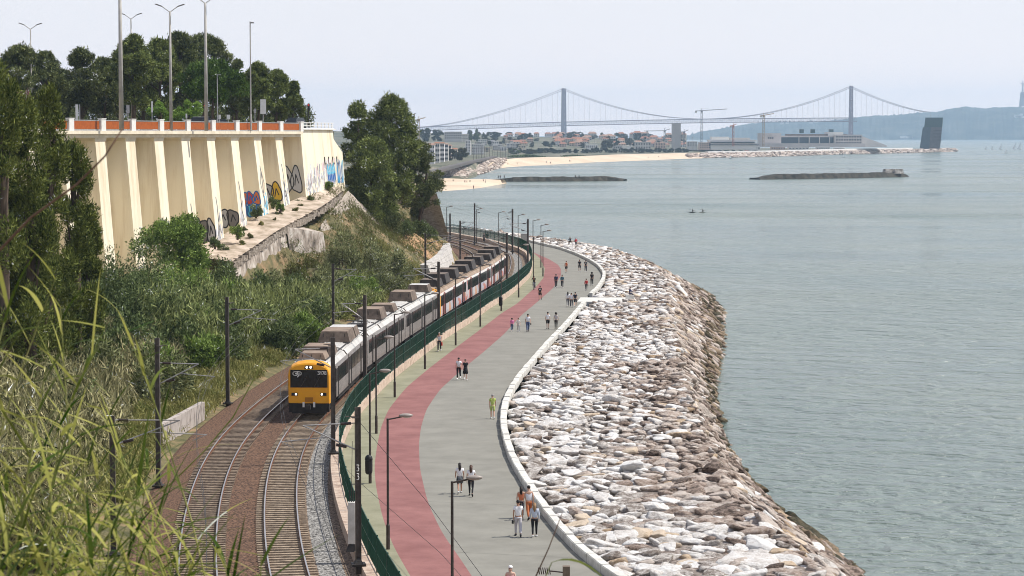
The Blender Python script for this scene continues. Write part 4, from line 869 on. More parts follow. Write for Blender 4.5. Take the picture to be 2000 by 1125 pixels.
cane(1078, 1098, 17, 77, lean=.28, nl=4, length=2.4, label='single green reed tip poking up at the bottom centre of the photo')
def twig(name, pts, d, r, m, label):
    pp = [at(a, b2, d) for a, b2 in pts]; tag(MB().tube(pp, list(np.linspace(r, r * .45, len(pp))), 6).build(name, m, smooth=True), label, 'twig')
twig('bare_twig', [(-60, 540), (0, 488), (60, 425), (150, 360), (205, 305), (240, 250)], 14, .011, m_twig, 'long bare brown twig curving across the cypresses at the left')
twig('dry_cane', [(318, 960), (400, 880), (455, 815), (500, 732), (512, 700)], 22, .010, m_cane, 'thin dry cane slanting up over the left track')
twig('dry_cane', [(1040, 1140), (1072, 1070), (1098, 1002)], 20, .008, m_twig, 'thin reddish cane slanting over the promenade near the bottom centre')
twig('dry_cane', [(150, 1130), (230, 1020), (330, 900)], 17, .010, m_cane, 'pale broken cane leaning among the near reeds')
# ================================================================= TRAIN
m_yel = mat('train_yellow', (.80, .36, .008), .4, (.72, .30, .008), 1.5, spec=.5)
m_glass = mat('train_glass', (.012, .014, .016), .12, spec=.6)
m_silver = mat('train_silver', (.22, .20, .185), .45, (.34, .31, .285), 1.2, metal=.35, stretch=(1, 1, 6))
m_silroof = mat('train_pale_roof', (.40, .385, .36), .5, (.60, .58, .54), .6, det=8)
m_brownroof = mat('train_dirty_roof', (.20, .145, .10), .8, (.36, .27, .20), 1.0, det=8)
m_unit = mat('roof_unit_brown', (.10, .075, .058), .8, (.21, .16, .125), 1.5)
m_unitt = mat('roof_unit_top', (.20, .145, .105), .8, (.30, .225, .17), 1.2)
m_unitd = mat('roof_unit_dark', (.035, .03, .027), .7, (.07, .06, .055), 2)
m_under = mat('train_underframe', (.018, .016, .015), .8, (.04, .035, .03), 3)
m_lamp = mat('train_headlight', (.9, .9, .85), .3, emit=(1, .97, .9, 3.0))
m_graf = bpy.data.materials.new('train_graffiti'); m_graf.use_nodes = True
def graffiti_mat(m):
    t = m.node_tree; N = t.nodes; L = t.links; b = N['Principled BSDF']; b.inputs['Roughness'].default_value = .5
    tc = N.new('ShaderNodeTexCoord'); v = N.new('ShaderNodeTexVoronoi'); v.inputs['Scale'].default_value = 1.15; v.feature = 'F1'
    nz = N.new('ShaderNodeTexNoise'); nz.inputs['Scale'].default_value = 1.6; nz.inputs['Detail'].default_value = 1
    mp = N.new('ShaderNodeMix'); mp.data_type = 'VECTOR'; mp.inputs[0].default_value = .5
    L.new(tc.outputs['Object'], nz.inputs['Vector']); L.new(tc.outputs['Object'], mp.inputs[4]); L.new(nz.outputs['Color'], mp.inputs[5]); L.new(mp.outputs[1], v.inputs['Vector'])
    sp = N.new('ShaderNodeSeparateColor'); L.new(v.outputs['Color'], sp.inputs[0])
    rp = N.new('ShaderNodeValToRGB'); rp.color_ramp.interpolation = 'CONSTANT'; e = rp.color_ramp.elements
    cols = [(0, (.55, .55, .60)), (.18, (.62, .10, .03)), (.34, (.70, .68, .70)), (.48, (.30, .26, .50)), (.6, (.75, .30, .08)), (.72, (.10, .13, .33)), (.82, (.68, .66, .66)), (.92, (.48, .30, .42))]; cols = [(p, tuple(.12 + .55 * x for x in c)) for p, c in cols]
    e[0].position = 0; e[0].color = (*cols[0][1], 1); e[1].position = cols[1][0]; e[1].color = (*cols[1][1], 1)
    for p, c in cols[2:]: q = e.new(p); q.color = (*c, 1)
    L.new(sp.outputs[0], rp.inputs[0]); L.new(rp.outputs[0], b.inputs['Base Color'])
graffiti_mat(m_graf)
CAR_L, GAP = 23.6, .5
# cross-section (x across, z above rail): underframe edge to roof
SEC = [(-1.43, .98), (-1.46, 1.25), (-1.46, 3.02), (-1.40, 3.32), (-1.22, 3.58), (-.85, 3.76), (-.4, 3.83), (0, 3.85), (.4, 3.83), (.85, 3.76), (1.22, 3.58), (1.40, 3.32), (1.46, 3.02), (1.46, 1.25), (1.43, .98)]
def make_car(train, s_mid, kind, front=False):
    """kind: 'silver' or 'graffiti'; local y points along the track (away from the camera)"""
    p0, p1 = L_R.at(s_mid - CAR_L * .36), L_R.at(s_mid + CAR_L * .36); mid = (p0 + p1) / 2; d = p1 - p0; rz = math.atan2(d[1], d[0]) - math.pi / 2
    hl = CAR_L / 2; n = len(SEC)
    y0 = -hl + (1.0 if front else 0)
    v = [(x, y, z) for y in (y0, hl) for x, z in SEC]
    roof = lambda j: 4 <= j <= 9
    fs = [(j, j + 1, n + j + 1, n + j) for j in range(n - 1)]; mm = [1 if 3 <= j <= 10 else 0 for j in range(n - 1)]
    mb = MB()
    for f, q in zip(fs, mm): mb.add([v[i] for i in f], [(0, 1, 2, 3)], q)
    mb.add([v[i] for i in range(n)], [tuple(range(n))], 2); mb.add([v[n + i] for i in range(n)], [tuple(range(n))[::-1]], 2)
    mb.add([v[0], v[n - 1], v[2 * n - 1], v[n]], [(0, 1, 2, 3)], 2)
    # raised roof ribs and body ribs
    for x, z in ((-1.12, 3.69), (-.62, 3.82), (.62, 3.82), (1.12, 3.69)): mb.tube([(x, y0 + .2, z), (x, hl - .2, z)], .035, 5, 1)
    sk = m_silver if kind == 'silver' else m_graf
    body = mb.build('carriage', [sk, m_silroof if kind == 'silver' else m_brownroof, m_black], train)
    body.location = (mid[0], mid[1], 4.79); body.rotation_euler = (0, 0, rz)
    def sub(mb, name, m, loc=None): o = mb.build(name, m, body); return o
    for sgn in (1, -1):
        X = 1.462 * sgn
        doors = (-8.2, 0.0, 8.2); wx = []
        for yd in doors:
            for k in (-.36, .36):
                sub(MB().box((X, yd + k, 2.16), (.05, .68, 2.2), m=0).box((X + .016 * sgn, yd + k, 2.55), (.04, .46, .95), m=1), 'door', [m_silver if kind == 'silver' else mat_door, m_glass])
            sub(MB().tube([(X + .03 * sgn, yd - .78, 1.05), (X + .03 * sgn, yd - .78, 3.1)], .05, 5), 'door_pillar', m_dark); sub(MB().tube([(X + .03 * sgn, yd + .78, 1.05), (X + .03 * sgn, yd + .78, 3.1)], .05, 5), 'door_pillar', m_dark)
        for a, c in ((-7.1, -1.1), (1.1, 7.1)):
            k = 3; w_ = (c - a) / k
            for i in range(k): sub(MB().box((X, a + w_ * (i + .5), 2.52), (.045, w_ - .16, 1.05)), 'window', m_glass)
        for a, c in ((-11.2, -9.1), (9.1, 11.2)):
            if not (front and a < 0): sub(MB().box((X, (a + c) / 2, 2.52), (.045, c - a - .3, 1.05)), 'window', m_glass)
        if kind == 'graffiti':
            sub(MB().box((X, 0, 3.19), (.03, CAR_L - .4, .22)), 'pale_band', m_white)
    sub(MB().tube([(.95, y0 + .5, 3.80), (1.0, 0, 3.79), (.95, hl - .5, 3.80)], .045, 5), 'roof_cable', m_dark)
    # running gear
    for yb in (-8.0, 8.0):
        w = MB().box((0, yb, .66), (2.2, 3.2, .5))
        for yy in (-1.15, 1.15):
            for x in (-.83, .83): w.tube([(x - .07, yb + yy, .44), (x + .07, yb + yy, .44)], .44, 14)
        sub(w, 'bogie', m_under)
    sub(MB().box((0, 0, .78), (2.5, 10.5, .5)), 'underframe_box', m_under)
    # roof equipment
    um = (m_unit, m_unitt) if kind == 'silver' else (m_unitd, m_unit)
    return body, sub
mat_door = mat('dark_red_door', (.16, .05, .04), .5, (.26, .09, .07), 1.5)
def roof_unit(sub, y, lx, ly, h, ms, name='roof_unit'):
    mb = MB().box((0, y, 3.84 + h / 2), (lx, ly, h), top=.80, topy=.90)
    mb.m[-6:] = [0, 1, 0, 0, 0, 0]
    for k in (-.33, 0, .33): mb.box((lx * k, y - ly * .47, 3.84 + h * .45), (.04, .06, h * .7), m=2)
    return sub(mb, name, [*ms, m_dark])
def small_roof(sub, y):
    mb = MB().lathe([(.30, 0), (.30, .10), (.16, .2), (.01, .22)], (.35, y, 3.82), 10)
    mb.lathe([(.22, 0), (.22, .08), (.1, .16), (.01, .17)], (-.5, y + .8, 3.8), 10); sub(mb, 'roof_vent', m_silroof)
def hoop(sub, y):
    sub(MB().tube([(x * 1.02, y, z + .03) for x, z in SEC[3:12]], .05, 5), 'roof_hoop', m_dsteel)
def pantograph(sub, y, up):
    mb = MB().box((0, y, 3.98), (1.5, 1.7, .12))
    for x in (-.6, .6):
        for yy in (-.7, .7): mb.lathe([(.09, 0), (.05, .06), (.09, .1), (.05, .16), (.09, .2)], (x, y + yy, 3.86), 8)
    z1, z2 = (4.75, 5.35) if up else (4.12, 4.22)
    for x in (-.35, .35): mb.tube([(x, y - .6, 4.05), (x, y + .9, z1), (x * .8, y, z2)], .04, 5)
    mb.box((0, y, z2 + .03), (1.7, .12, .06)).box((0, y + .35, z2 + .03), (1.7, .1, .05)); sub(mb, 'pantograph', m_dark)
S0 = L_R.s_at_y(151.2)            # cab face
tA = empty('commuter_train', (*L_R.at(S0), 4.79), 'silver three-car commuter train with a yellow cab front coming towards the camera', 'train')
tB = empty('commuter_train', (*L_R.at(S0 + 73), 4.79), 'graffiti-covered three-car train with dirty brown roof coupled behind the silver one', 'train')
for tr in (tA, tB): tr['parts_world'] = 1; tr.location = (0, 0, 0)
for c in range(6):
    sm = S0 + .3 + CAR_L / 2 + c * (CAR_L + GAP); kd = 'silver' if c < 3 else 'graffiti'
    body, sub = make_car(tA if c < 3 else tB, sm, kd, c == 0)
    um = (m_unit, m_unitt) if c < 3 else (m_unitd, m_unit)
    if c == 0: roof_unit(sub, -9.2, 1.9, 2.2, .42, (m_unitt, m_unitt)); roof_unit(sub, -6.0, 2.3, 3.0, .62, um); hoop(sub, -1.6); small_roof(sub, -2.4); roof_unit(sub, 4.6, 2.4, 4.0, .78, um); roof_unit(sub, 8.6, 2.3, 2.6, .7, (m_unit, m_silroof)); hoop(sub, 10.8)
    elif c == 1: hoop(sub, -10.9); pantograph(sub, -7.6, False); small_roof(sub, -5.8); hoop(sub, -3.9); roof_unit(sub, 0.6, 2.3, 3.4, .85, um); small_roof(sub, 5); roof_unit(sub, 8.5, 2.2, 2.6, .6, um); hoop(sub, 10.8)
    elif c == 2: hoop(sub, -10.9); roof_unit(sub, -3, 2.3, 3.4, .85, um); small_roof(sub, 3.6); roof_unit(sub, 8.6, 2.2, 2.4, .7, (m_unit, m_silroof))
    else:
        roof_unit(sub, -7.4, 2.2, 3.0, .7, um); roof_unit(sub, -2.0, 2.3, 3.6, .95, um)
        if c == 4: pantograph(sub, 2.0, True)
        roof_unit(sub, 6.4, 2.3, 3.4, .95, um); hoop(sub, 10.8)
    if c in (2, 3):               # inner yellow ends of the two units
        yy = CAR_L / 2 if c == 2 else -CAR_L / 2
        mb = MB().add([(x * 1.012, yy + (.02 if c == 2 else -.02), z + .01) for x, z in SEC], [tuple(range(len(SEC)))]); mb.add([(x * 1.012, yy - (.75 if c == 2 else -.75), z + .01) for x, z in SEC], [])
        n = len(SEC); b0 = len(mb.v) - 2 * n
        for j in range(n - 1): mb.f.append((b0 + j, b0 + j + 1, b0 + n + j + 1, b0 + n + j)); mb.m.append(0)
        sub(mb, 'yellow_end', m_yel)
    if c == 0: car0 = body; sub0 = sub
# yellow cab, local to the first carriage
hl = CAR_L / 2; yb = -hl + 1.0
def ring(y, k, dz, zmin=.98): return [(x * k, y, max(zmin, z + dz)) for x, z in SEC]
n = len(SEC); rings = [ring(yb + .1, 1.006, .005), ring(-hl + .42, .995, -.02), ring(-hl + .06, .965, -.11), ring(-hl + .0, .93, -.2, 1.0)]
mb = MB(); vv = [p for r_ in rings for p in r_]
fs = [(i * n + j, i * n + j + 1, (i + 1) * n + j + 1, (i + 1) * n + j) for i in range(3) for j in range(n - 1)]; fs.append(tuple(3 * n + j for j in range(n)))
mb.add(vv, fs); cab = mb.build('cab', m_yel, tA); cab.location = car0.location; cab.rotation_euler = car0.rotation_euler
def cs(mb, name, m): return mb.build(name, m, cab)
YF = -hl
cs(MB().box((0, YF - .012, 2.68), (2.52, .03, 1.2), m=0), 'windscreen', m_glass)
cs(MB().box((-.45, YF - .028, 2.68), (.04, .02, 1.2)).box((.5, YF - .028, 2.68), (.04, .02, 1.2)), 'windscreen_divider', m_black)
for x in (-.55, .35): cs(MB().tube([(x, YF - .04, 2.12), (x + .42, YF - .045, 2.85)], .014, 4), 'wiper', m_dsteel)
for x in (-.98, .98): cs(MB().box((x, YF - .015, 1.62), (.42, .03, .2)), 'lamp_housing', m_black); cs(MB().tube([(x + (.1 if x < 0 else -.1), YF - .02, 1.62), (x + (.1 if x < 0 else -.1), YF - .05, 1.62)], .065, 12), 'headlight', m_lamp)
cs(MB().box((0, YF + .06, 3.46), (.60, .2, .22), top=.8), 'lamp_housing', m_black)
for x in (-.13, .13): cs(MB().tube([(x, YF - .03, 3.46), (x, YF - .06, 3.46)], .075, 12), 'headlight', m_lamp)
cs(MB().box((0, YF + .25, .72), (2.72, .5, .62), top=1).box((0, YF + .12, .40), (2.3, .3, .16)), 'skirt', m_under)
cs(MB().tube([(0, YF + .3, .82), (0, YF - .45, .80)], .12, 8).box((0, YF - .5, .8), (.34, .26, .3)), 'coupler', m_dark)
for x in (-.36, .36): cs(MB().box((x, YF - .08, .92), (.13, .12, .34)), 'buffer_lamp', m_white)
cs(MB().box((0, YF - .01, 1.26), (.55, .03, .30)), 'jumper_cover', mat('dull_orange', (.36, .14, .01), .6))
for sx_ in (-1, 1): cs(MB().box((1.452 * sx_, YF + .62, 2.35), (.05, .34, .95)), 'cab_side_window', m_glass)
# white emblem and number on the windscreen
def strokes(mb, paths, o, sc, wd):
    for pts in paths:
        for a, b_ in zip(pts[:-1], pts[1:]):
            a = np.array(a, float) * sc; b_ = np.array(b_, float) * sc; d = (b_ - a) / max(1e-6, np.linalg.norm(b_ - a)); q = np.array([-d[1], d[0]]) * wd / 2; e = d * wd * .4
            mb.add([(o[0] + p[0], o[1], o[2] + p[1]) for p in (a - q - e, b_ - q + e, b_ + q + e, a + q - e)], [(0, 1, 2, 3)])
mb = MB(); arc = lambda cx, cy, r, a0, a1, k=9: [(cx + r * math.cos(R(a0 + (a1 - a0) * i / k)), cy + r * math.sin(R(a0 + (a1 - a0) * i / k))) for i in range(k + 1)]
strokes(mb, [[(1.0, 1.0)] + arc(.45, .55, .45, 90, 270) + [(1.0, .1)], [(1.05, .55)] + [(.65, .55)], [(.9, .1), (1.25, .55), (1.0, 1.0)], [(1.0, 1.0)] + arc(1.7, .6, .4, 90, -90) + [(1.45, .2)], [(1.2, -.3), (1.45, .2), (1.55, .55)]], (-1.08, YF - .032, 2.88), .27, .062)
DG = {'3': [[(0, 1), (.6, 1), (.3, .6), (.6, .4), (.5, 0), (0, .02)]], '1': [[(.15, .8), (.35, 1), (.35, 0)]], '7': [[(0, 1), (.6, 1), (.2, 0)]], '8': [[(.1, 1), (.5, 1), (.5, .55), (.1, .55), (.1, 1)], [(.05, .55), (.55, .55), (.55, 0), (.05, 0), (.05, .55)]]}
for k, ch in enumerate('3178'): strokes(mb, DG[ch], (.62 + k * .15, YF - .032, 2.98), .19, .045)
cs(mb, 'emblem_and_number', m_white)
# ================================================================= MASTS, LAMPS, WIRES
def mast(px, base, top, side, zb, arm=True, num=False, label='', arm_len=4.2, dpt=None):
    d = (CZ - zb) * F / (base - H0) if dpt is None else dpt
    # solve depth by the ray through (px, base) on plane zb
    q = P(px, base, zb); d = q[1]; zt_ = zat(top, d); h = zt_ - zb
    tr = L_R if side > 0 else L_L; s = tr.s_near(q); c = tr.at(s); dr = c - q[:2]; dist = np.linalg.norm(dr); dr = dr / dist; rz = math.atan2(dr[1], dr[0])
    root = empty('catenary_mast', q, label, 'catenary mast', 'catenary masts beside the tracks', rz)
    mb = MB().box((0, 0, h / 2 - .2), (.24, .05, h + .4), top=.85).box((.11, 0, h / 2 - .2), (.03, .24, h + .4), top=.85).box((-.11, 0, h / 2 - .2), (.03, .24, h + .4), top=.85); mb.build('post', m_dsteel, root)
    MB().box((0, 0, .04), (.62, .62, .1)).box((0, 0, .2), (.42, .42, .28), top=.4).build('base_plate', m_dark, root)
    if arm:
        zc = 5.55 - (zb - 4.79) + .05     # contact wire height over rail
        zc = min(zc, h - 1.2)
        zm = zc + .95; L_ = dist
        a1 = MB().tube([(.14, 0, zc - .15), (L_ * .80, 0, zm)], .032, 6).tube([(.14, 0, zm + .05), (L_ * .80, 0, zm)], .026, 6).build('bracket_arm', m_galv, root)
        MB().tube([(.5, 0, zc - .15 + .12), (.95, 0, zc + .07)], .07, 8).tube([(.3, 0, zm + .045), (.75, 0, zm + .03)], .065, 8).build('insulator', m_insul, a1)
        MB().tube([(L_ * .42, 0, zc + .42), (L_ * 1.12, 0, zc + .26)], .022, 6).tube([(L_ * 1.12, 0, zc + .26), (L_ * .95, 0, zc)], .015, 5).build('steady_arm', m_galv, root)
    mb = MB(); zz = h - .45; mb.tube([(-.1, 0, zz), (.55, 0, zz + .05)], .025, 5).box((.12, 0, zz), (.3, .3, .05)); mb.build('top_bracket', m_dsteel, root)
    if num:
        nm = MB()
        for k, ch in enumerate('33'):
            for pts in DG[ch]:
                pp = [(.0 + (p[0] - .3) * .16, 0, h * .60 - k * .38 + p[1] * .26) for p in pts]
                for a, b_ in zip(pp[:-1], pp[1:]): nm.tube([(a[0], -.0, a[2]), (b_[0], 0, b_[2])], .018, 4)
        o = nm.build('number', m_white, root); o.rotation_euler = (0, 0, -rz); f = Vector((0, -.145, 0)); f.rotate(Matrix.Rotation(-rz, 3, 'Z')); o.location = f
    return root, q, zt_
MASTS = [(700, 1104, 795, 1, 5.1, True, True, 'nearest catenary mast on the wall, painted with a white number'),
         (651, 886, 659, 1, 5.1, True, False, 'catenary mast on the wall directly beside the yellow cab'),
         (713, 756, 576, 1, 5.1, True, False, 'catenary mast beside the middle of the silver train'),
         (857, 654, 511, 1, 5.1, True, False, 'catenary mast beside the joint to the graffiti train'),
         (990, 566, 455, 1, 5.1, True, False, 'catenary mast near the tail of the graffiti train'),
         (1031, 523, 428, 1, 5.1, True, False, 'catenary mast at the outermost point of the fence curve'),
         (1001, 492, 408, 1, 5.1, True, False, 'catenary mast on the far side of the fence curve'),
         (927, 475, 397, 1, 5.1, True, False, 'far catenary mast in front of the open water'),
         (222, 1085, 812, -1, 4.5, True, False, 'dark catenary mast half hidden by the near reeds'),
         (310, 950, 660, -1, 4.5, True, False, 'catenary mast at the end of the stained wall among reeds'),
         (445, 789, 580, -1, 4.5, True, False, 'catenary mast on the grassy edge left of the yellow cab'),
         (651, 668, 515, -1, 4.5, True, False, 'catenary mast rising behind the roof of the silver train'),
         (831, 556, 456, -1, 4.5, True, False, 'catenary mast in front of the ochre slope'),
         (899, 522, 431, -1, 4.5, True, False, 'catenary mast before the whitish panelled wall'),
         (879, 470, 417, -1, 4.5, False, False, 'last catenary mast beside the bastion wall')]
for a in MASTS: mast(*a[:5], arm=a[5], num=a[6], label=a[7])
q = P(687, 1074, 5.1); tw = empty('tension_weight', q, 'concrete tension weight stack hanging beside the numbered mast', 'tension weight')
MB().box((0, 0, 1.25), (.32, .32, 1.9)).build('weight_stack', m_conc, tw)
mb = MB()
for x in (-.08, 0, .08): mb.tube([(x, 0, 2.2), (x, 0, 2.75)], .02, 5)
mb.tube([(0, 0, 2.7), (.05, 0, 5.0)], .012, 5); mb.build('rod', m_dark, tw); MB().box((0, 0, .1), (.5, .5, .3), top=.6).build('footing', m_dark, tw)
q = at(1106, 1140, 62); r_ = empty('near_mast_top', (q[0], q[1], q[2] - 2), 'brown mast top with an insulator at the bottom edge of the photo', 'mast')
MB().box((0, 0, -1.3), (.2, .2, 7.6)).build('post', mat('rust_post', (.16, .12, .09), .8, (.24, .19, .15), 3), r_)
mb = MB().tube([(-.1, 0, 2.32), (-.45, 0, 2.36)], .02, 5)
for k in range(6): mb.tube([(-.45 - k * .06, 0, 2.36), (-.475 - k * .06, 0, 2.355)], .1, 10)
mb.build('insulator', m_insul, r_)
# overhead wires: one contact + catenary pair per track
def wire_pair(line, label):
    root = empty('overhead_wire', (0, 0, 0), label, 'overhead wire')
    s0, s1 = line.s_at_y(70), line.L - 40; ss = np.linspace(s0, s1, 90)
    MB().tube([(*line.at(s), 4.79 + 5.55) for s in ss], .010, 4).build('contact_wire', m_dark, root)
    MB().tube([(*line.at(s), 4.79 + 6.0 + .5 * ((s / 48.0) % 1 * 2 - 1) ** 2) for s in ss], .010, 4).build('messenger_wire', m_dark, root)
wire_pair(L_R, 'overhead contact wire above the track with the train'); wire_pair(L_L, 'overhead contact wire above the empty track')
for k, (pa, za, pb, zb_) in enumerate([((694, 800), None, (760, 1130), None)]):
    pass
def cable(pts, label): tag(MB().tube(pts, .013, 4).build('cable', m_dark), label, 'cable')
cable([at(697, 818, 99), at(830, 975, 92), at(945, 1130, 84)], 'thin guy cable running from the numbered mast down to the right')
cable([at(646, 885, 133), at(700, 940, 118), at(860, 1080, 96), at(905, 1130, 90)], 'thin cable crossing in front of the red lane')
# promenade lamps
m_post = mat('lamp_post_brown', (.035, .027, .022), .5, (.06, .047, .04), 3)
m_head = mat('lamp_head_grey', (.25, .21, .18), .4, (.33, .29, .26), 3)
lampP = None
def lamp(x, y, k, label, rz):
    global lampP
    if lampP is None:
        lampP = root = empty('street_lamp', (x, y, 4.5), label, 'street lamp', 'street lamps along the promenade', rz)
        MB().lathe([(.09, 0), (.09, 1.15), (.06, 1.2), (.052, 6.2)], (0, 0, 0), 8).build('post', m_post, root, smooth=False)
        MB().tube([(0, 0, 6.15), (.66, 0, 6.27)], .035, 6).build('arm', m_post, root)
        mb = MB(); mb.ell((.86, 0, 6.33), (.34, .16, .10), 12, 6); mb.build('lamp_head', m_head, root, smooth=True)
        MB().ell((.90, 0, 6.27), (.22, .12, .05), 10, 5).build('lens', mat('lamp_lens', (.5, .5, .46), .3), root, smooth=True)
    else: root = copy_tree(lampP); root.location = (x, y, 4.5); root.rotation_euler = (0, 0, rz); tag(root, label, 'street lamp', 'street lamps along the promenade')
LMP = [(758, 1073, 'street lamp second nearest on the red lane edge'), (723, 944, 'street lamp with a litter bin hung on its post, nearer one'), (735, 847, 'street lamp beside the blue tagged stone wall'), (771, 776, 'street lamp right of the yellow cab'), (830, 721, 'street lamp fifth along from the bottom edge'), (890, 674.5, 'street lamp beside the person with the red bag'), (938, 638, 'street lamp between red bag walker and far litter bin'), (979, 607, 'street lamp with a litter bin hung on its post, farther one'), (1013, 581, 'street lamp left of the jogger in black'), (1042, 556, 'street lamp beside the cyclist'), (1060.5, 540, 'street lamp on the kerb nose of the green pavement, right one'), (1056.5, 522.6, 'street lamp on the kerb nose of the green pavement, left one'), (1041, 509, 'street lamp tucked behind the curve of the fence'), (1012, 494, 'street lamp behind the far side of the fence'), (974, 486, 'far street lamp before the open water'), (930.5, 477, 'far street lamp beside the last tall mast'), (872.5, 470, 'last street lamp against the bastion wall')]
lamp(-2.3, 85.6, 0, 'nearest street lamp with its foot below the bottom edge', .12)
for k, (px, py, lb) in enumerate(LMP): q = P(px, py); lamp(q[0], q[1], k, lb, .12 + .05 * math.sin(k * 2.2))
for px, py, lb in [(723, 944, 'dark rounded litter bin on the second-nearest lamp post row'), (979, 607, 'dark litter bin on a farther lamp post by the stone wall')]:
    q = P(px, py); r_ = empty('litter_bin', (q[0] - .06, q[1] - .22, 4.5), lb, 'litter bin')
    MB().lathe([(.13, .55), (.19, .62), (.21, .75), (.21, 1.35)], (0, 0, 0), 14).build('bin_body', m_black, r_, smooth=False)
    MB().lathe([(.22, 1.36), (.22, 1.42), (.18, 1.56), (.08, 1.64), (.01, 1.65)], (0, 0, 0), 14).build('bin_lid', m_black, r_, smooth=True)
    MB().box((0, .12, 1.0), (.08, .12, .6)).build('bracket', m_dark, r_)
# small painted tag on the stone wall
# ================================================================= FURNITURE ON THE PLATEAU ROAD
m_mastgrey = mat('grey_lamp_column', (.33, .31, .28), .6, (.44, .42, .38), 1.5)
def tall_lamp(px, top, d, label, r0=.16, zb=24.4, double=True):
    q = at(px, 236, d); h = zat(top, d) - zb; r_ = empty('road_lamp', (q[0], q[1], zb), label, 'road lamp', 'tall double-armed road lamps on the plateau', .15)
    MB().lathe([(r0, 0), (r0 * .55, h)], (0, 0, 0), 10).build('column', m_mastgrey, r_, smooth=True)
    for sgn in (-1, 1):
        a = MB().tube([(0, 0, h - .1), (.9 * sgn, 0, h + .55)], .05, 6).build('arm', m_mastgrey, r_)
        MB().box((0, 0, 0), (.95, .3, .12), top=.8).build('lamp_head', m_dsteel, a, loc=(1.25 * sgn, 0, h + .68)).rotation_euler = (0, -.33 * sgn, 0)
tall_lamp(62, 56, 330, 'distant double-armed road lamp at the far left above the pines', .14)
tall_lamp(237, -55, 243, 'thickest road lamp column cut off by the top edge', .27)
tall_lamp(258, 36, 345, 'double-armed road lamp whose top peeps over the pines', .16)
tall_lamp(334, 22, 262, 'double-armed road lamp with both arms against the sky', .2)
tall_lamp(403, 5, 268, 'double-armed road lamp with arms touching the top edge', .23)
q = at(490, 236, 286); r_ = empty('camera_mast', (q[0], q[1], 24.4), 'slim grey mast with a small camera on top at the parapet', 'mast'); h = zat(42, 286) - 24.4
MB().lathe([(.13, 0), (.13, 2), (.09, 2.1), (.07, h)], (0, 0, 0), 8).build('column', m_mastgrey, r_); MB().box((.25, 0, h - .15), (.45, .16, .18)).build('camera_housing', m_galv, r_)
q = at(425, 238, 300); r_ = empty('thin_pole', (q[0], q[1], 24.4), 'thin short lamp pole right of the umbrella pine', 'pole'); h = zat(146, 300) - 24.4
MB().lathe([(.08, 0), (.05, h)], (0, 0, 0), 6).build('column', m_galv, r_); MB().box((.2, 0, h), (.5, .15, .08)).build('lamp_head', m_galv, r_)
def sign(px, top, d, w_, hh, label, m, cat='sign', name='road_sign'):
    q = at(px, 238, d); zt_ = zat(top, d); r_ = empty(name, (q[0], q[1], 24.4), label, cat)
    MB().tube([(0, 0, 0), (0, 0, zt_ - 24.4)], .05, 6).build('post', m_galv, r_); MB().box((.02, -.06, zt_ - 24.4 - hh / 2), (w_, .04, hh)).build('panel', m, r_)
sign(514, 194, 296, .75, 1.9, 'tall white road sign board near the slim mast', m_white)
sign(150, 204, 255, .28, 1.9, 'narrow white sign post at the left end of the parapet', m_white); sign(155.5, 204, 256, .14, 1.8, 'thin grey post standing close beside the narrow white sign', m_galv)
sign(250, 205, 262, .35, .95, 'small back of a sign right of the thick lamp column', m_galv); sign(297, 198, 268, .2, 1.3, 'narrow sign on a pole left of the light green tree', m_white)
sign(364, 222, 284, .2, .5, 'short white marker post left of the silver car', m_white); sign(429, 224, 290, .3, .55, 'short white sign at the thin pole', m_white); sign(446, 224, 293, .45, .6, 'small square white sign right of the thin pole', m_white); sign(498, 212, 296, .3, .6, 'small grey sign just right of the slim mast', m_galv)
for px, top, d, lb in [(603, 203, 318, 'traffic light showing red near the end of the plateau'), (400, 204, 330, 'traffic light with a red lamp behind the third lamp column')]:
    q = at(px, 238, d); h = zat(top, d) - 24.4; r_ = empty('traffic_light', (q[0], q[1], 24.4), lb, 'traffic light')
    MB().tube([(0, 0, 0), (0, 0, h - .3)], .06, 6).build('post', m_dark, r_); MB().box((0, 0, h - .45), (.34, .25, .95)).build('signal_box', m_black, r_)
    MB().tube([(0, -.12, h - .16), (0, -.18, h - .16)], .1, 10).build('red_lamp', mat('red_lamp', (.4, .02, .02), .4, emit=(1, .05, .03, .6)), r_)
def car(px, d, paint, label, rz, van=False):
    q = at(px, 238, d); r_ = empty('parked_car', (q[0], q[1], 24.44), label, 'car', None, rz)
    H_ = 1.75 if van else 1.5
    body = [(-2.15, .35), (-2.2, .75), (-2.05, .98), (-1.1, 1.02), (1.75, 1.02), (2.1, .95), (2.2, .7), (2.15, .35)]
    cabin = [(-1.35, 1.0), (-.65, H_ - .04), (-.3, H_), (1.35, H_), (1.6, H_ - .08), (1.95, 1.0)]
    def extr(poly, w0, w1, mats, mid=None):
        n = len(poly); zs = [z for _, z in poly]; z0, z1 = min(zs), max(zs); f = lambda z: w0 + (w1 - w0) * (z - z0) / (z1 - z0)
        return MB().add([(x, s * f(z), z) for s in (-1, 1) for x, z in poly], [tuple(range(n))[::-1], tuple(range(n, 2 * n))] + [(i, (i + 1) % n, n + (i + 1) % n, n + i) for i in range(n)])
    extr(body, .92, .88, paint).build('body', paint, r_); extr(cabin, .86, .66, paint).build('glasshouse', m_glass, r_)
    MB().add([(x, s * .68, H_ + dz) for dz in (-.01, .045) for s in (-1, 1) for x in ((-.55, 1.55) if s < 0 else (1.55, -.55))], [(0, 1, 2, 3), (4, 5, 6, 7), (0, 1, 5, 4), (1, 2, 6, 5), (2, 3, 7, 6), (3, 0, 4, 7)]).build('roof', paint, r_)
    for x in (-1.35, 1.35):
        for s in (-1, 1): MB().tube([(x, s * .95, .33), (x, s * .72, .33)], .33, 14).build('wheel', m_black, r_)
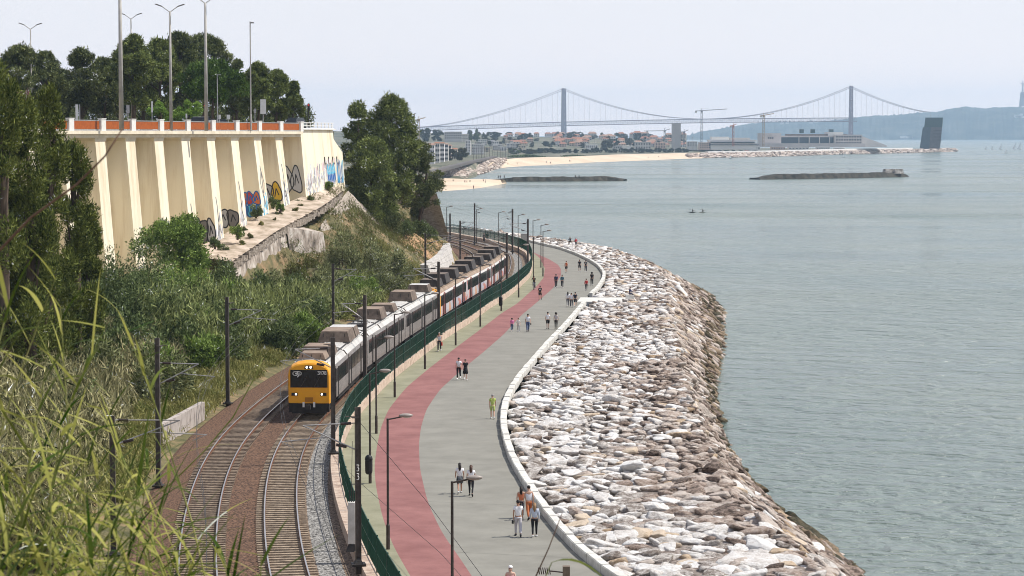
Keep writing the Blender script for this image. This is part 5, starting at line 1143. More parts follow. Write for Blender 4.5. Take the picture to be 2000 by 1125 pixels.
m_carS = mat('silver_car_paint', (.58, .58, .56), .3, spec=.6); m_carD = mat('dark_car_paint', (.05, .06, .07), .3, spec=.6); m_carG = mat('grey_green_car_paint', (.13, .16, .15), .3, spec=.6)
car(385, 290, m_carS, 'silver car on the upper road with its roof above the parapet', 0.15, True)
car(418, 305, m_carD, 'dark car just right of the silver car behind the parapet', .3)
car(575, 308, m_carG, 'dark grey van on the road near the wall end', 1.2, True)
# stretch of guard rail behind the parapet
q0, q1 = wf(-4, -9), wf(9.5, -9); mb = MB()
mb.tube([(*q0, 25.35), (*q1, 25.35)], .09, 6)
for k in range(24): p = q0 + (q1 - q0) * k / 23; mb.box((p[0], p[1], 24.9), (.08, .08, .95))
tag(mb.build('guard_rail', m_dsteel), 'long dark guard rail along the upper road behind the parapet', 'guard rail')
# ================================================================= PEOPLE
PENDING = []
MC = {}
def cm(c):
    if c not in MC: MC[c] = mat('cloth', c, .9)
    return MC[c]
SKIN = [mat('skin', c, .6) for c in ((.52, .31, .22), (.40, .22, .15), (.60, .39, .30))]
HAIR = dict(dark=mat('dark_hair', (.018, .013, .011), .6), brown=mat('brown_hair', (.07, .035, .022), .6), blond=mat('fair_hair', (.27, .16, .08), .6), grey=mat('grey_hair', (.28, .26, .25), .6))
def skin_obj(name, V, E, Rr, m, parent):
    me = bpy.data.meshes.new(name); me.from_pydata([tuple(v) for v in V], E, []); me.materials.append(m)
    o = link(bpy.data.objects.new(name, me)); o.parent = parent
    o.modifiers.new('skin', 'SKIN'); sv = me.skin_vertices[0].data
    for i, r in enumerate(Rr): sv[i].radius = r if hasattr(r, '__len__') else (r, r)
    sv[0].use_root = True
    s = o.modifiers.new('sub', 'SUBSURF'); s.levels = s.render_levels = 1
    PENDING.append(o); return o
def person(px, py, z, head, h, label, top=(.8, .8, .8), bot=(.03, .03, .03), legs='long', sleeve='short', hair='dark', hlen='short', skin=0, pose='walk', ph=0.0, extra=None, shoe=(.6, .6, .6), loc=None, face=False, cap=None):
    """head: heading in degrees, 0 = walking away from the camera"""
    q = P(px, py, z) if loc is None else loc
    root = empty('person', q, label, 'person', None, R(head)); k = h / 1.75; root.scale = (k, k, k)
    rg_ = random.Random(int(px * 7 + py)); sw = .42 * math.cos(ph) if pose == 'walk' else (.06 if pose == 'stand' else 0)
    hipz = .92 if pose != 'sit' else .12
    if pose == 'walk': hipz -= .03 * abs(sw)
    dz = hipz - .92
    fw = lambda a: Vector((0, math.sin(a), -math.cos(a)))
    J = dict(pel=(0, 0, .95 + dz), waist=(0, .01, 1.12 + dz), chest=(0, .0, 1.33 + dz), nb=(0, -.01, 1.46 + dz), nk=(0, .005, 1.52 + dz), hd=(0, .025, 1.61 + dz), cr=(0, .02, 1.70 + dz))
    lean = .1 if pose in ('sit', 'cycle') else .03
    if pose == 'cycle': lean = .45
    for n_ in J: x, y, zz = J[n_]; J[n_] = (x, y + lean * (zz - .95 - dz), zz)
    for s, sg in (('l', -1), ('r', 1)):
        a = sw * sg; hip = Vector((.095 * sg, 0, .90 + dz))
        if pose == 'sit': th, sh = 1.45, .15
        elif pose == 'cycle': th, sh = (1.25 if sg > 0 else .55), (-.2 if sg > 0 else -.35)
        else: th, sh = a, (a - .35 if a < 0 else a * .55)
        kn = hip + fw(th) * .42; an = kn + fw(sh) * .41; toe = an + Vector((.02 * sg, .17, -.045)) if not (pose == 'walk' and a < -.2) else an + Vector((.01 * sg, .12, -.11))
        shd = Vector((.175 * sg, J['nb'][1] + .0, 1.42 + dz)); ar = -sw * sg * .8 + .05
        if pose == 'cycle': ar = 1.0
        if pose == 'sit': ar = .7
        el = shd + (fw(ar) + Vector((.16 * sg, 0, 0))).normalized() * .29; wr = el + (fw(ar + (.45 if pose != 'sit' else .9)) + Vector((.02 * sg, 0, 0))).normalized() * .25
        if extra == 'akimbo' and sg < 0: el = shd + Vector((-.2, -.05, -.2)); wr = el + Vector((.02, .22, -.02))
        hd_ = (wr - el).normalized(); J.update({s + 'hip': hip, s + 'kn': kn, s + 'an': an, s + 'toe': toe, s + 'sh': shd, s + 'el': el, s + 'wr': wr, s + 'pm': wr + hd_ * .075, s + 'hd': hd_})
    if pose in ('walk', 'stand'):      # put the lower foot on the ground
        low = min(J['lan'][2] - .085, J['ran'][2] - .085, J['ltoe'][2] - .04, J['rtoe'][2] - .04)
        for n_ in J:
            if n_ not in ('lhd', 'rhd'): J[n_] = Vector(J[n_]) - Vector((0, 0, low))
    J = {a: Vector(b) for a, b in J.items()}
    V, E, Rr, ix = [], [], [], {}
    def nv(n_, p, r, frm=None):
        ix[n_] = len(V); V.append(Vector(p)); Rr.append(r)
        if frm is not None: E.append((ix[frm], ix[n_]))
    nv('pel', J['pel'], (.135, .10)); nv('waist', J['waist'], (.12, .09), 'pel'); nv('chest', J['chest'], (.145, .10), 'waist'); nv('nb', J['nb'], (.075, .065), 'chest'); nv('nk', J['nk'], (.052, .052), 'nb'); nv('hd', J['hd'], (.072, .085), 'nk'); nv('cr', J['cr'], (.062, .072), 'hd')
    nv('nose', J['hd'] + Vector((0, .105, -.005)), (.014, .014), 'hd')
    for s, sg in (('l', -1), ('r', 1)):
        nv(s + 'hip', J[s + 'hip'], (.088, .088), 'pel'); nv(s + 'kn', J[s + 'kn'], (.056, .056), s + 'hip'); nv(s + 'cf', J[s + 'kn'].lerp(J[s + 'an'], .3), (.054, .054), s + 'kn'); nv(s + 'an', J[s + 'an'], (.036, .036), s + 'cf'); nv(s + 'toe', J[s + 'toe'], (.038, .026), s + 'an')
        nv(s + 'sh', J[s + 'sh'], (.056, .056), 'chest'); nv(s + 'el', J[s + 'el'], (.038, .038), s + 'sh'); nv(s + 'wr', J[s + 'wr'], (.025, .025), s + 'el'); nv(s + 'pm', J[s + 'pm'], (.034, .018), s + 'wr')
        d = J[s + 'hd']; side = Vector((0, 1, 0)); side = (side - d * side.dot(d)).normalized(); curl = Vector((-sg, 0, 0)) * .03
        for f, (o_, L_) in enumerate(((-.03, .066), (-.01, .082), (.011, .088), (.03, .078))):
            p1 = J[s + 'pm'] + d * .035 + side * o_; nv(f'{s}f{f}', p1, (.0095, .0095), s + 'pm'); nv(f'{s}g{f}', p1 + d * L_ * .55 + curl * .4, (.0085, .0085), f'{s}f{f}'); nv(f'{s}h{f}', p1 + d * L_ * .95 + curl, (.007, .007), f'{s}g{f}')
        p1 = J[s + 'wr'] + d * .035 + side * .04; nv(s + 't', p1, (.011, .011), s + 'pm'); nv(s + 'u', p1 + d * .045 + side * .025, (.009, .009), s + 't')
        nv(s + 'ear', J['hd'] + Vector((.085 * sg, -.005, 0)), (.014, .02), 'hd')
    skin_obj('body', V, E, Rr, SKIN[skin], root)
    # top
    V, E, Rr, ix = [], [], [], {}
    nv('pel', J['pel'] + Vector((0, 0, -.02)), (.158, .122)); nv('waist', J['waist'], (.146, .112), 'pel'); nv('chest', J['chest'], (.166, .120), 'waist'); nv('nb', J['nb'] - Vector((0, 0, .015)), (.085, .078), 'chest')
    for s in 'lr':
        nv(s + 'sh', J[s + 'sh'], (.070, .070), 'chest')
        if sleeve == 'short': nv(s + 'e', J[s + 'sh'].lerp(J[s + 'el'], .55), (.060, .060), s + 'sh')
        elif sleeve == 'long': nv(s + 'el', J[s + 'el'], (.052, .052), s + 'sh'); nv(s + 'wr', J[s + 'el'].lerp(J[s + 'wr'], .92), (.038, .038), s + 'el')
    skin_obj('shirt' if sleeve != 'long' else 'jacket', V, E, Rr, cm(top), root)
    # lower garment
    V, E, Rr, ix = [], [], [], {}
    if legs == 'dress':
        d0 = J['pel']; MB().lathe([(.235, -.42), (.20, -.15), (.165, .05), (.15, .16)], tuple(d0), 12, sy=.85).build('skirt', cm(bot), root, smooth=True)
    else:
        nv('pel', J['pel'] + Vector((0, 0, .04)), (.142, .112)); thick = {'long': .078, 'tight': .064, 'shorts': .082}[legs]
        for s in 'lr':
            nv(s + 'hip', J[s + 'hip'], (.105, .108), 'pel')
            if legs == 'shorts': nv(s + 'k', J[s + 'hip'].lerp(J[s + 'kn'], .88), (.085, .088), s + 'hip')
            else: nv(s + 'kn', J[s + 'kn'], (thick, thick), s + 'hip'); nv(s + 'cf', J[s + 'kn'].lerp(J[s + 'an'], .35), (thick * .95,) * 2, s + 'kn'); nv(s + 'an', J[s + 'kn'].lerp(J[s + 'an'], .95), (thick * (.85 if legs == 'long' else .66),) * 2, s + 'cf')
        skin_obj('trousers' if legs != 'shorts' else 'shorts', V, E, Rr, cm(bot), root)
    for s in 'lr':
        a, t_ = J[s + 'an'], J[s + 'toe']; mid = a.lerp(t_, .5); d = (t_ - a); mb = MB(); mb.tube([a - d.normalized() * .05 + Vector((0, 0, -.03)), a + d * .35 + Vector((0, 0, -.02)), t_ + d.normalized() * .05], [.045, .052, .036], 7); mb.build('shoe', cm(shoe), root, smooth=True)
    mb = MB(); c = J['hd'].lerp(J['cr'], .62) + Vector((0, -.014, .012))
    if cap: mb.ell(tuple(c + Vector((0, 0, .01))), (.098, .115, .085), 12, 7); mb.build('cap', cm(cap), root, smooth=True); mb = MB()
    mb.ell(tuple(c), (.092, .108, .092), 12, 7)
    if hlen == 'long': mb.tube([c + Vector((0, -.03, .02)), c + Vector((0, -.10, -.10)), c + Vector((0, -.12, -.24)), c + Vector((0, -.10, -.36))], [.085, .088, .075, .03], 8)
    elif hlen == 'bun': mb.ell(tuple(c + Vector((0, -.12, .02))), (.05, .05, .05), 8, 5)
    elif hlen == 'curly': mb.ell(tuple(c + Vector((0, -.02, -.01))), (.14, .145, .135), 12, 7)
    mb.build('hair', HAIR[hair], root, smooth=True)
    if face:
        for sg in (-1, 1): MB().ell(tuple(J['hd'] + Vector((.032 * sg, .083, .02))), (.013, .008, .009), 8, 5).build('eye', m_black, root)
        MB().ell(tuple(J['hd'] + Vector((0, .085, -.045))), (.024, .008, .007), 8, 4).build('mouth', cm((.35, .12, .1)), root)
    if extra == 'redbag':
        b = J['lpm'] + Vector((-.04, 0, -.2)); mb = MB().box(tuple(b), (.12, .34, .30), top=.7); mb.tube([b + Vector((0, -.1, .14)), J['lpm'], b + Vector((0, .1, .14))], .012, 5); mb.build('bag', cm((.38, .04, .03)), root)
    elif extra == 'bag': b = J['lpm'] + Vector((-.03, 0, -.1)); MB().box(tuple(b), (.1, .2, .16), top=.8).build('bag', m_black, root)
    elif extra == 'backpack': b = J['chest'] + Vector((0, -.17, -.06)); MB().box(tuple(b), (.28, .16, .42), top=.8).build('backpack', cm((.55, .16, .06)), root)
    elif extra == 'paper': b = J['chest'] + Vector((.02, .13, -.02)); MB().box(tuple(b), (.16, .02, .12)).build('chest_number', m_white, root)
    elif extra == 'tied': b = J['pel'] + Vector((0, 0, -.02)); MB().lathe([(.2, -.28), (.19, -.1), (.165, .08)], tuple(b), 12, sy=.8).build('tied_sweater', cm((.10, .11, .12)), root, smooth=True)
    return root
W_ = (.80, .79, .80); BK = (.018, .018, .020); DK = (.04, .042, .05)
person(898, 964, 4.5, 4, 1.70, 'woman in a white top with a dark sweater tied round her waist, walking away', W_, DK, 'shorts', 'short', 'dark', 'long', 1, ph=.3, extra='tied')
person(920, 969, 4.5, -3, 1.70, 'woman in a white top and black leggings with long brown hair, walking away', W_, BK, 'tight', 'short', 'brown', 'long', 0, ph=2.6, shoe=BK)
person(1012, 1048, 4.5, 3, 1.80, 'man in a white shirt and pale grey trousers walking away at the front', (.82, .81, .82), (.50, .48, .50), 'long', 'short', 'dark', 'short', 1, ph=2.5, extra='bag', shoe=DK)
person(1044, 1049, 4.5, 0, 1.66, 'girl in a pale blue hoodie and black leggings beside the kerb', (.50, .55, .64), BK, 'tight', 'long', 'blond', 'long', 0, ph=1.2, shoe=(.7, .7, .7))
person(1033, 1015, 4.5, 12, 1.76, 'man in a white vest and orange brown shorts next to the kerb', (.66, .66, .70), (.42, .13, .05), 'long', 'none', 'dark', 'short', 0, ph=.5, shoe=BK)
person(1018, 1012, 4.5, -4, 1.66, 'woman in an orange top mostly hidden behind the man in white', (.60, .20, .10), (.05, .05, .06), 'long', 'none', 'dark', 'long', 0, ph=2.9)
person(997, 1180, 4.5, 180, 1.64, 'woman with a white cap coming towards the camera at the bottom edge', (.66, .36, .32), DK, 'shorts', 'none', 'dark', 'long', 2, ph=.6, face=True, cap=(.85, .85, .85))
person(962, 818, 4.5, 3, 1.70, 'person in lime green shirt and shorts walking alone near the kerb', (.42, .50, .13), (.40, .47, .16), 'shorts', 'short', 'grey', 'short', 0, ph=2.4, shoe=(.75, .75, .75))
person(896, 740, 4.5, 176, 1.72, 'man in a white shirt and black trousers walking with the woman in black', W_, BK, 'long', 'short', 'dark', 'short', 1, ph=.7, shoe=(.8, .8, .8), face=True)
person(909, 742, 4.5, 184, 1.66, 'woman in a short black dress walking beside the man in white', BK, BK, 'dress', 'short', 'brown', 'short', 2, ph=2.3, face=True, shoe=(.7, .7, .7))
person(858, 686, 4.5, 175, 1.74, 'walker in a grey vest carrying a red bag on the green pavement', (.60, .60, .62), DK, 'long', 'none', 'grey', 'short', 0, ph=.9, extra='redbag', face=True)
person(1000, 647, 4.5, 180, 1.33, 'child in a pink top and jeans', (.72, .22, .42), (.05, .08, .17), 'long', 'long', 'brown', 'curly', 2, ph=.5, face=True)
person(1012.5, 648, 4.5, 178, 1.36, 'child in pale clothes between the pink child and the adult', (.66, .62, .58), (.55, .53, .52), 'long', 'short', 'brown', 'short', 2, ph=2.2, face=True)
person(1031, 648, 4.5, 184, 1.78, 'adult in a white tee shirt and blue jeans walking with two children', (.74, .74, .77), (.05, .09, .20), 'long', 'short', 'dark', 'short', 1, ph=.8, extra='bag', face=True, shoe=DK)
person(1070, 643, 4.5, 2, 1.72, 'person in a white shirt and black shorts near the kerb', W_, BK, 'shorts', 'short', 'dark', 'short', 0, ph=1.2, shoe=BK)
person(1086, 643, 4.5, -2, 1.66, 'person in a grey top and black leggings with curly dark hair', (.42, .38, .37), BK, 'tight', 'short', 'dark', 'curly', 1, ph=1.9, shoe=DK)
person(1109, 599, 4.5, 0, 1.70, 'woman in a white top and grey leggings, leftmost of the three close together', W_, (.16, .16, .18), 'tight', 'long', 'dark', 'long', 0, ph=.6)
person(1116, 600, 4.5, 2, 1.62, 'person in a pale shirt in the middle of the three close together', (.70, .67, .70), (.09, .09, .10), 'long', 'short', 'brown', 'short', 0, ph=2.4)
person(1123.5, 600, 4.5, -3, 1.74, 'person in a black shirt and shorts, right one of the three close together', (.03, .03, .045), BK, 'shorts', 'short', 'dark', 'short', 0, ph=.4)
person(1055, 586, 4.5, 172, 1.72, 'jogger in black shirt and shorts on the red lane', BK, BK, 'shorts', 'short', 'dark', 'short', 1, ph=.1, extra='paper', face=True, shoe=DK)
person(1086, 562, 4.5, 180, 1.74, 'man in a navy jacket and dark trousers on the red lane edge', (.035, .04, .08), (.03, .03, .04), 'long', 'long', 'dark', 'short', 1, ph=.6, face=True)
person(1098, 562, 4.5, 178, 1.66, 'person in a teal jacket beside the man in navy', (.05, .11, .14), (.03, .035, .045), 'long', 'long', 'dark', 'short', 0, ph=2.3, extra='backpack')
person(1106, 533, 4.5, 2, 1.70, 'walker with an orange backpack and dark shorts', (.65, .55, .52), BK, 'shorts', 'none', 'brown', 'short', 0, ph=.7, extra='backpack')
person(1132, 531, 4.5, 176, 1.76, 'man all in black with shorts near the far bend', BK, BK, 'shorts', 'short', 'dark', 'short', 1, ph=.8, face=True)
person(1144, 531, 4.5, 182, 1.68, 'companion in black with a pale chest print near the far bend', BK, (.05, .05, .06), 'long', 'short', 'dark', 'short', 0, ph=2.1, extra='paper', face=True)
person(1145, 568, 4.5, 0, 1.52, 'child in a red hoodie near the kerb', (.50, .05, .05), DK, 'tight', 'long', 'dark', 'short', 0, ph=.9)
person(1156, 558, 4.5, 3, 1.76, 'person in black clothes walking behind the child in red', BK, BK, 'long', 'short', 'dark', 'curly', 1, ph=2.4)
person(0, 0, 0, -80, 1.70, 'person in navy sitting on the concrete block at the end of the slab', (.05, .05, .11), (.03, .03, .05), 'long', 'long', 'dark', 'short', 1, pose='sit', loc=(13.85, 264.2, 5.16))
person(952, 472, 4.5, 175, 1.76, 'dark clothed walker far away behind the fence curve, right one', BK, DK, 'long', 'long', 'dark', 'short', 1, ph=.5)
person(945.5, 473, 4.5, 178, 1.68, 'dark clothed walker far away behind the fence curve, left one', (.09, .08, .08), DK, 'long', 'long', 'dark', 'short', 0, ph=2.4)
q = P(1114, 476, 4.9); person(0, 0, 0, 20, 1.72, 'person in black sitting on the far rocks', BK, BK, 'long', 'long', 'dark', 'short', 0, pose='sit', loc=(q[0], q[1] + 1, 5.15))
q = P(1125, 478, 4.9); person(0, 0, 0, -10, 1.72, 'person in a red jacket sitting on the far rocks', (.52, .05, .06), DK, 'long', 'long', 'dark', 'short', 0, pose='sit', loc=(q[0], q[1] + 1, 5.15))
# cyclist
q = P(1043.5, 566); rc = person(1043.5, 566, 4.5, 170, 1.74, 'cyclist in a dark green jacket riding towards the camera', (.035, .05, .035), (.13, .14, .16), 'long', 'long', 'dark', 'short', 1, pose='cycle', face=True, loc=(q[0], q[1], 4.56))
bk = empty('bicycle', (q[0], q[1], 4.5), 'bicycle under the cyclist in the green jacket', 'bicycle', None, R(170))
for y in (-.52, .54):
    w = MB(); w.tube([(0, y + .33 * math.cos(2 * math.pi * i / 18), .34 + .33 * math.sin(2 * math.pi * i / 18)) for i in range(19)], .02, 5, cap=False)
    for k in range(5): a = math.pi * k / 5; w.tube([(0, y + .32 * math.cos(a), .34 + .32 * math.sin(a)), (0, y - .32 * math.cos(a), .34 - .32 * math.sin(a))], .004, 3)
    w.build('wheel', m_black, bk)
MB().tube([(0, -.52, .34), (0, -.05, .30), (0, -.15, .86)], .018, 5).tube([(0, -.05, .30), (0, .42, .80)], .02, 5).tube([(0, -.15, .82), (0, .42, .80)], .018, 5).tube([(0, .54, .34), (0, .40, .95)], .018, 5).build('frame', m_galv, bk)
MB().tube([(-.28, .36, .98), (0, .41, .96), (.28, .36, .98)], .016, 5).build('handlebar', m_dark, bk); MB().box((0, -.16, .9), (.13, .26, .06), top=.6).build('saddle', m_black, bk)
q = P(1025, 482); r_ = empty('grey_cabinet', (q[0], q[1], 4.5), 'grey equipment cabinet standing behind the fence at the bend', 'cabinet'); MB().box((0, 0, 1.1), (1.3, .9, 2.2)).box((0, 0, 2.24), (1.45, 1.05, .1)).build('body', m_galv, r_); MB().box((0, -.46, 1.1), (1.1, .03, 1.9)).build('door', m_mastgrey, r_)
# ------------------------------------------------ bake the skinned figures to plain meshes
bpy.context.view_layer.update()
dg = bpy.context.evaluated_depsgraph_get()
new = [(o, bpy.data.meshes.new_from_object(o.evaluated_get(dg))) for o in PENDING]
for o, me in new:
    o.modifiers.clear(); old = o.data; nm = old.name; o.data = me; bpy.data.meshes.remove(old); me.name = nm
    me.polygons.foreach_set('use_smooth', [True] * len(me.polygons))
# ================================================================= FAR SHORE, CITY, BRIDGE, HILLS
rng = np.random.default_rng(77); rnd = random.Random(77)
m_sand = mat('beach_sand', (.52, .40, .28), .95, (.66, .53, .39), .03, det=6)
m_land = mat('far_ground', (.05, .06, .035), .95, (.24, .21, .16), .03, c3=(.11, .11, .07), det=8)
m_frock = mat('far_rocks', (.13, .11, .09), .95, (.62, .57, .52), .45, 1, .5, c3=(.36, .32, .28), det=6, bdist=1.0)
m_groyne = mat('groyne_stone', (.018, .018, .013), .95, (.08, .07, .052), .35, 1, .8, det=6, bdist=.5)
SH = [(820, 356), (860, 354), (905, 351), (928.6, 345.6), (936, 341), (945, 333.6), (954, 330), (990, 326), (1035, 322.8), (1080, 320.5), (1140, 317), (1200, 314.7), (1275, 311.7), (1335, 309.5), (1380, 308.2), (1500, 306), (1660, 301), (1800, 298), (1868, 296)]
shy = lambda px: float(np.interp(px, [a for a, b in SH], [b for a, b in SH]))
def gp(px, d):                   # far ground height
    d0 = CZ * F / (shy(px) - H0); t = d - d0
    base = 6.5 if px < 960 else float(np.interp(px, [960, 1330, 1900], [3.4, 3.4, 4.2]))
    hill = float(np.interp(px, [700, 900, 1250, 1330, 1400], [22, 18, 13, 5, 0])) * float(np.clip((d - 2100) / 1300, 0, 1))
    return float(np.interp(t, [-5, 0, 45, 90, 140], [-1.5, .0, 1.6, 2.4, base])) + hill
cols = np.concatenate([np.arange(640, 1330, 12), np.arange(1330, 1872, 12)]); 
V = np.zeros((len(cols), 34, 3))
for i, px in enumerate(cols):
    d0 = CZ * F / (shy(px) - H0); far = 3900 if px < 1400 else float(np.interp(px, [1400, 1700, 1868], [3500, 3050, d0 + 70]))
    ds = np.concatenate([d0 + np.array([-5, 0, 20, 45, 70, 90, 115, 140]), np.linspace(d0 + 150, max(far, d0 + 200), 26)])
    if px > 1700: ds = np.minimum(ds, d0 + 40 + (1868 - px) * 2.2 + np.arange(34) * .1)
    for j, d in enumerate(ds): V[i, j] = at(px, 300, d); V[i, j, 2] = gp(px, d) if px <= 1700 else min(gp(px, d), 4.2)
tag(grid_mesh('far_shore', V, m_land), kind='structure')
def pxpoly(name, pts, z, m, kind='structure', lift=0):
    return tag(MB().add([P(a, b, z) for a, b in pts], [tuple(range(len(pts)))]).build(name, m), kind=kind)
# sandy beaches as sloping sheets
def beach(name, fr, bk, z0=-.25, z1=2.6, n=70):
    V = np.zeros((n, 8, 3))
    for i, u in enumerate(np.linspace(0, 1, n)):
        g_ = lambda l: [np.interp(u, np.linspace(0, 1, len(l)), [p[k] for p in l]) for k in (0, 1)]
        a, b2 = P(*g_(fr), 0), P(*g_(bk), z1); 
        for j, v in enumerate(np.linspace(0, 1, 8)): V[i, j] = a + (b2 - a) * v; V[i, j, 2] = z0 + (z1 - z0) * min(1, v * 1.25) + .12
    return tag(grid_mesh(name, V, m_sand), kind='structure')
beach('near_beach', [(800, 381), (862, 374.5), (905, 371.5), (940, 367.5), (965, 362.5), (990, 358)], [(800, 345), (862, 348), (905, 350), (935, 350), (955, 350.5), (985, 352)], z1=1.8)
beach('far_beach', [(940, 338), (954, 331.5), (990, 327), (1035, 323.8), (1080, 321.5), (1140, 318), (1200, 315.7), (1275, 312.6), (1335, 310.3), (1372, 309.2)], [(962, 317), (985, 311.5), (1015, 308.5), (1060, 307.0), (1100, 306.5), (1140, 305), (1200, 302), (1275, 300.5), (1335, 299), (1372, 298.3)], z1=4.6)
bg_ = np.random.default_rng(5)
def far_rocks(name, band, n, rmin, rmax, m, label, cat='boulders'):
    """band(u,v) -> point; many small rocks as one mass"""
    Vs, Fs, k = [], [], 0
    for i in range(n):
        p = band(bg_.random(), bg_.random()); Vp, Fp = pool[2][int(bg_.integers(40))]; r = bg_.uniform(rmin, rmax); Vs.append(Vp * (r * 1.3, r * 1.3, r * .8) + p); Fs.append(Fp + k); k += len(Vp)
    return tag(mesh_np(name, np.vstack(Vs), np.vstack(Fs), m, smooth=True), label, cat, kind='stuff')
def band_embank(u, v):
    a = P(*[np.interp(u, [0, .3, .6, 1], q) for q in ((866, 905, 938, 985), (349, 350, 340, 325))], 0); b2 = P(*[np.interp(u, [0, .3, .6, 1], q) for q in ((862, 895, 930, 985), (330, 322, 315, 309))], 6)
    p = a + (b2 - a) * v; p[2] = 6.2 * v; return p
far_rocks('embankment_boulders', band_embank, 1700, .7, 1.7, RM['brown'], 'distant bank of white boulders below the curving road by the first beach')
def pier_band(u, v): 
    px = 1345 + (1867 - 1345) * u; d0 = CZ * F / (shy(px) - H0); p = at(px, 300, d0 - 5 + 17 * v); p[2] = 4.4 * v; return p
far_rocks('pier_boulders', pier_band, 2000, 1.2, 2.6, RM['brown'], 'distant boulder edging along the long pier with the leaning tower')
def groyne(pts, wd, hgt, label):
    mb = MB(); pp = [P(a, b2, 0) for a, b2 in pts]; ln = Line(pp, 3, 0); prof = [(wd / 2, -.6), (wd * .33, hgt), (-wd * .33, hgt), (-wd / 2, -.6)]
    k = max(4, int(ln.L / 3)); rows = []
    for i in range(k + 1):
        s = ln.L * i / k; f = min(1, i / 6, (k - i) / 4 + .15)
        rows.append([(*ln.off(s, o + rnd.uniform(-.35, .35)), z if z < 0 else z * (.25 + .75 * f) + rnd.uniform(-.3, .35)) for o, z in prof])
    mb.add([q for r_ in rows for q in r_], [(i * 4 + j, (i + 1) * 4 + j, (i + 1) * 4 + j + 1, i * 4 + j + 1) for i in range(k) for j in range(3)] + [(0, 1, 2, 3)])
    o = mb.build('groyne', m_groyne); tag(o, label, 'groyne')
groyne([(948, 354), (1000, 354.5), (1100, 354), (1180, 353), (1221, 353.2)], 12, 2.2, 'long dark groyne running out from the near beach')
groyne([(1473, 350.6), (1560, 349.4), (1660, 347.6), (1762, 345.4)], 11, 2.6, 'long dark detached breakwater out in the water')
for px, lb in ((1735, 'small block on the breakwater, left one'), (1753, 'small block at the right tip of the breakwater')):
    q = P(px, 346, 0); tag(MB().box((q[0], q[1], 3.2), (6, 4, 2.6), .3, top=.8).build('breakwater_block', m_frock), lb, 'block')
# ---- hills on the far side of the water
def hillrange(name, prof, d, m, depth=1500, base=272.6):
    px0, px1 = prof[0][0], prof[-1][0]; xs = np.arange(px0, px1 + 1, 2.5); V = np.zeros((len(xs), 9, 3))
    for i, px in enumerate(xs):
        y = np.interp(px, [p[0] for p in prof], [p[1] for p in prof]) + rng.normal(0, .45); zr = zat(y, d + depth * .45)
        for j, t in enumerate(np.linspace(0, 1, 9)):
            dd = d + depth * .45 * t; z = zr * (math.sin(t * math.pi / 2) ** .8) + (rng.normal(0, 3.0) if 0 < j < 8 else 0); V[i, j] = at(px, 262, dd); V[i, j, 2] = max(-1, z if j else -1)
    V = np.concatenate([V, V[:, -1:] + np.array([0, 900, -60.0])], 1)
    return tag(grid_mesh(name, V, m), kind='structure')
m_hill = mat('far_hill_woods', (.012, .022, .020), .95, (.085, .092, .075), .012, c3=(.035, .05, .042), det=9)
hillrange('far_hills', [(1335, 268), (1360, 260), (1370, 257), (1402, 252), (1432, 247), (1453, 243.5), (1480, 240), (1495, 238), (1555, 237.5), (1600, 237.5), (1640, 234), (1676, 228.5), (1712, 226), (1741, 226), (1766, 223), (1802, 220), (1838, 218), (1852, 212.5), (1867, 211), (1888, 208), (1901, 210), (1928, 212), (1939, 209.5), (2000, 209), (2120, 204)], 9700, m_hill)
# pale houses scattered on the far hill
for k in range(16):
    px, y = rnd.choice([(rnd.uniform(1520, 1600), rnd.uniform(239, 243)), (rnd.uniform(1960, 1996), rnd.uniform(224, 231)), (rnd.uniform(1730, 1790), 269.5)]); q = at(px, y, 9680 if y > 260 else 9900)
    o = MB().box((0, 0, 3), (rnd.uniform(10, 24), 12, 9)).build('hill_house', m_white, loc=(q[0], q[1] - (240 if y < 240 else 0), q[2])); tag(o, 'tiny pale house on the distant wooded hill across the water', 'house', 'pale houses on the far hill')
# ---- statue on its tall pedestal
q = at(1997, 208, 9600); st = empty('hilltop_monument', q, 'tall pale monument with a figure on top at the right edge of the hill', 'monument'); h_ = zat(180, 9600) - q[2]
mb = MB().box((0, 0, h_ / 2), (26, 20, h_), top=.62); mb.build('pedestal', mat('monument_concrete', (.34, .33, .34), .9), st)
hh = zat(157, 9600) - zat(180, 9600); mb = MB().lathe([(5, 0), (4, hh * .4), (4.6, hh * .72), (2, hh * .82), (2.6, hh * .92), (1, hh)], (0, 0, h_), 8); mb.box((0, 0, h_ + hh * .74), (20, 2.5, 3)); mb.build('figure', m_conc, st)
# ---- suspension bridge
m_bridge = mat('bridge_red_steel', (.16, .055, .04), .7)
m_cable = mat('bridge_cable', (.30, .22, .20), .7)
br = empty('suspension_bridge', at(1101, 262, 7600) * (1, 1, 0), 'long red steel suspension bridge across the river in the haze', 'bridge'); BL = Vector(br.location)
def bd(px): return 7600 + (6900 - 7600) * (px - 1101) / 560
def bp_(px, y, o=0.0):
    p = Vector(at(px, y, bd(px))); return p + Vector((.63, .777, 0)) * o - BL
def part(mb, name, m): return mb.build(name, m, br)
tops = [(790, 249.6), (900, 244.8), (1101, 237.9), (1250, 234.5), (1400, 231.6), (1661, 229.7), (1690, 229.4)]
ty = lambda px: float(np.interp(px, [a for a, b2 in tops], [b2 for a, b2 in tops])); th_ = 7.6
mb = MB(); xs = np.arange(790, 1678, 4.4); 
for o in (-11, 11):
    mb.tube([bp_(x, ty(x) + .5, o) for x in xs[::8]], 1.1, 4); mb.tube([bp_(x, ty(x) + th_, o) for x in xs[::8]], 1.0, 4)
    for k in range(len(xs) - 1):
        x0, x1 = xs[k], xs[k + 1]; mb.tube([bp_(x0, ty(x0), o), bp_(x0, ty(x0) + th_, o)], .5, 3); mb.tube([bp_(x0, ty(x0) + (0 if k % 2 else th_), o), bp_(x1, ty(x1) + (th_ if k % 2 else 0), o)], .3, 3)
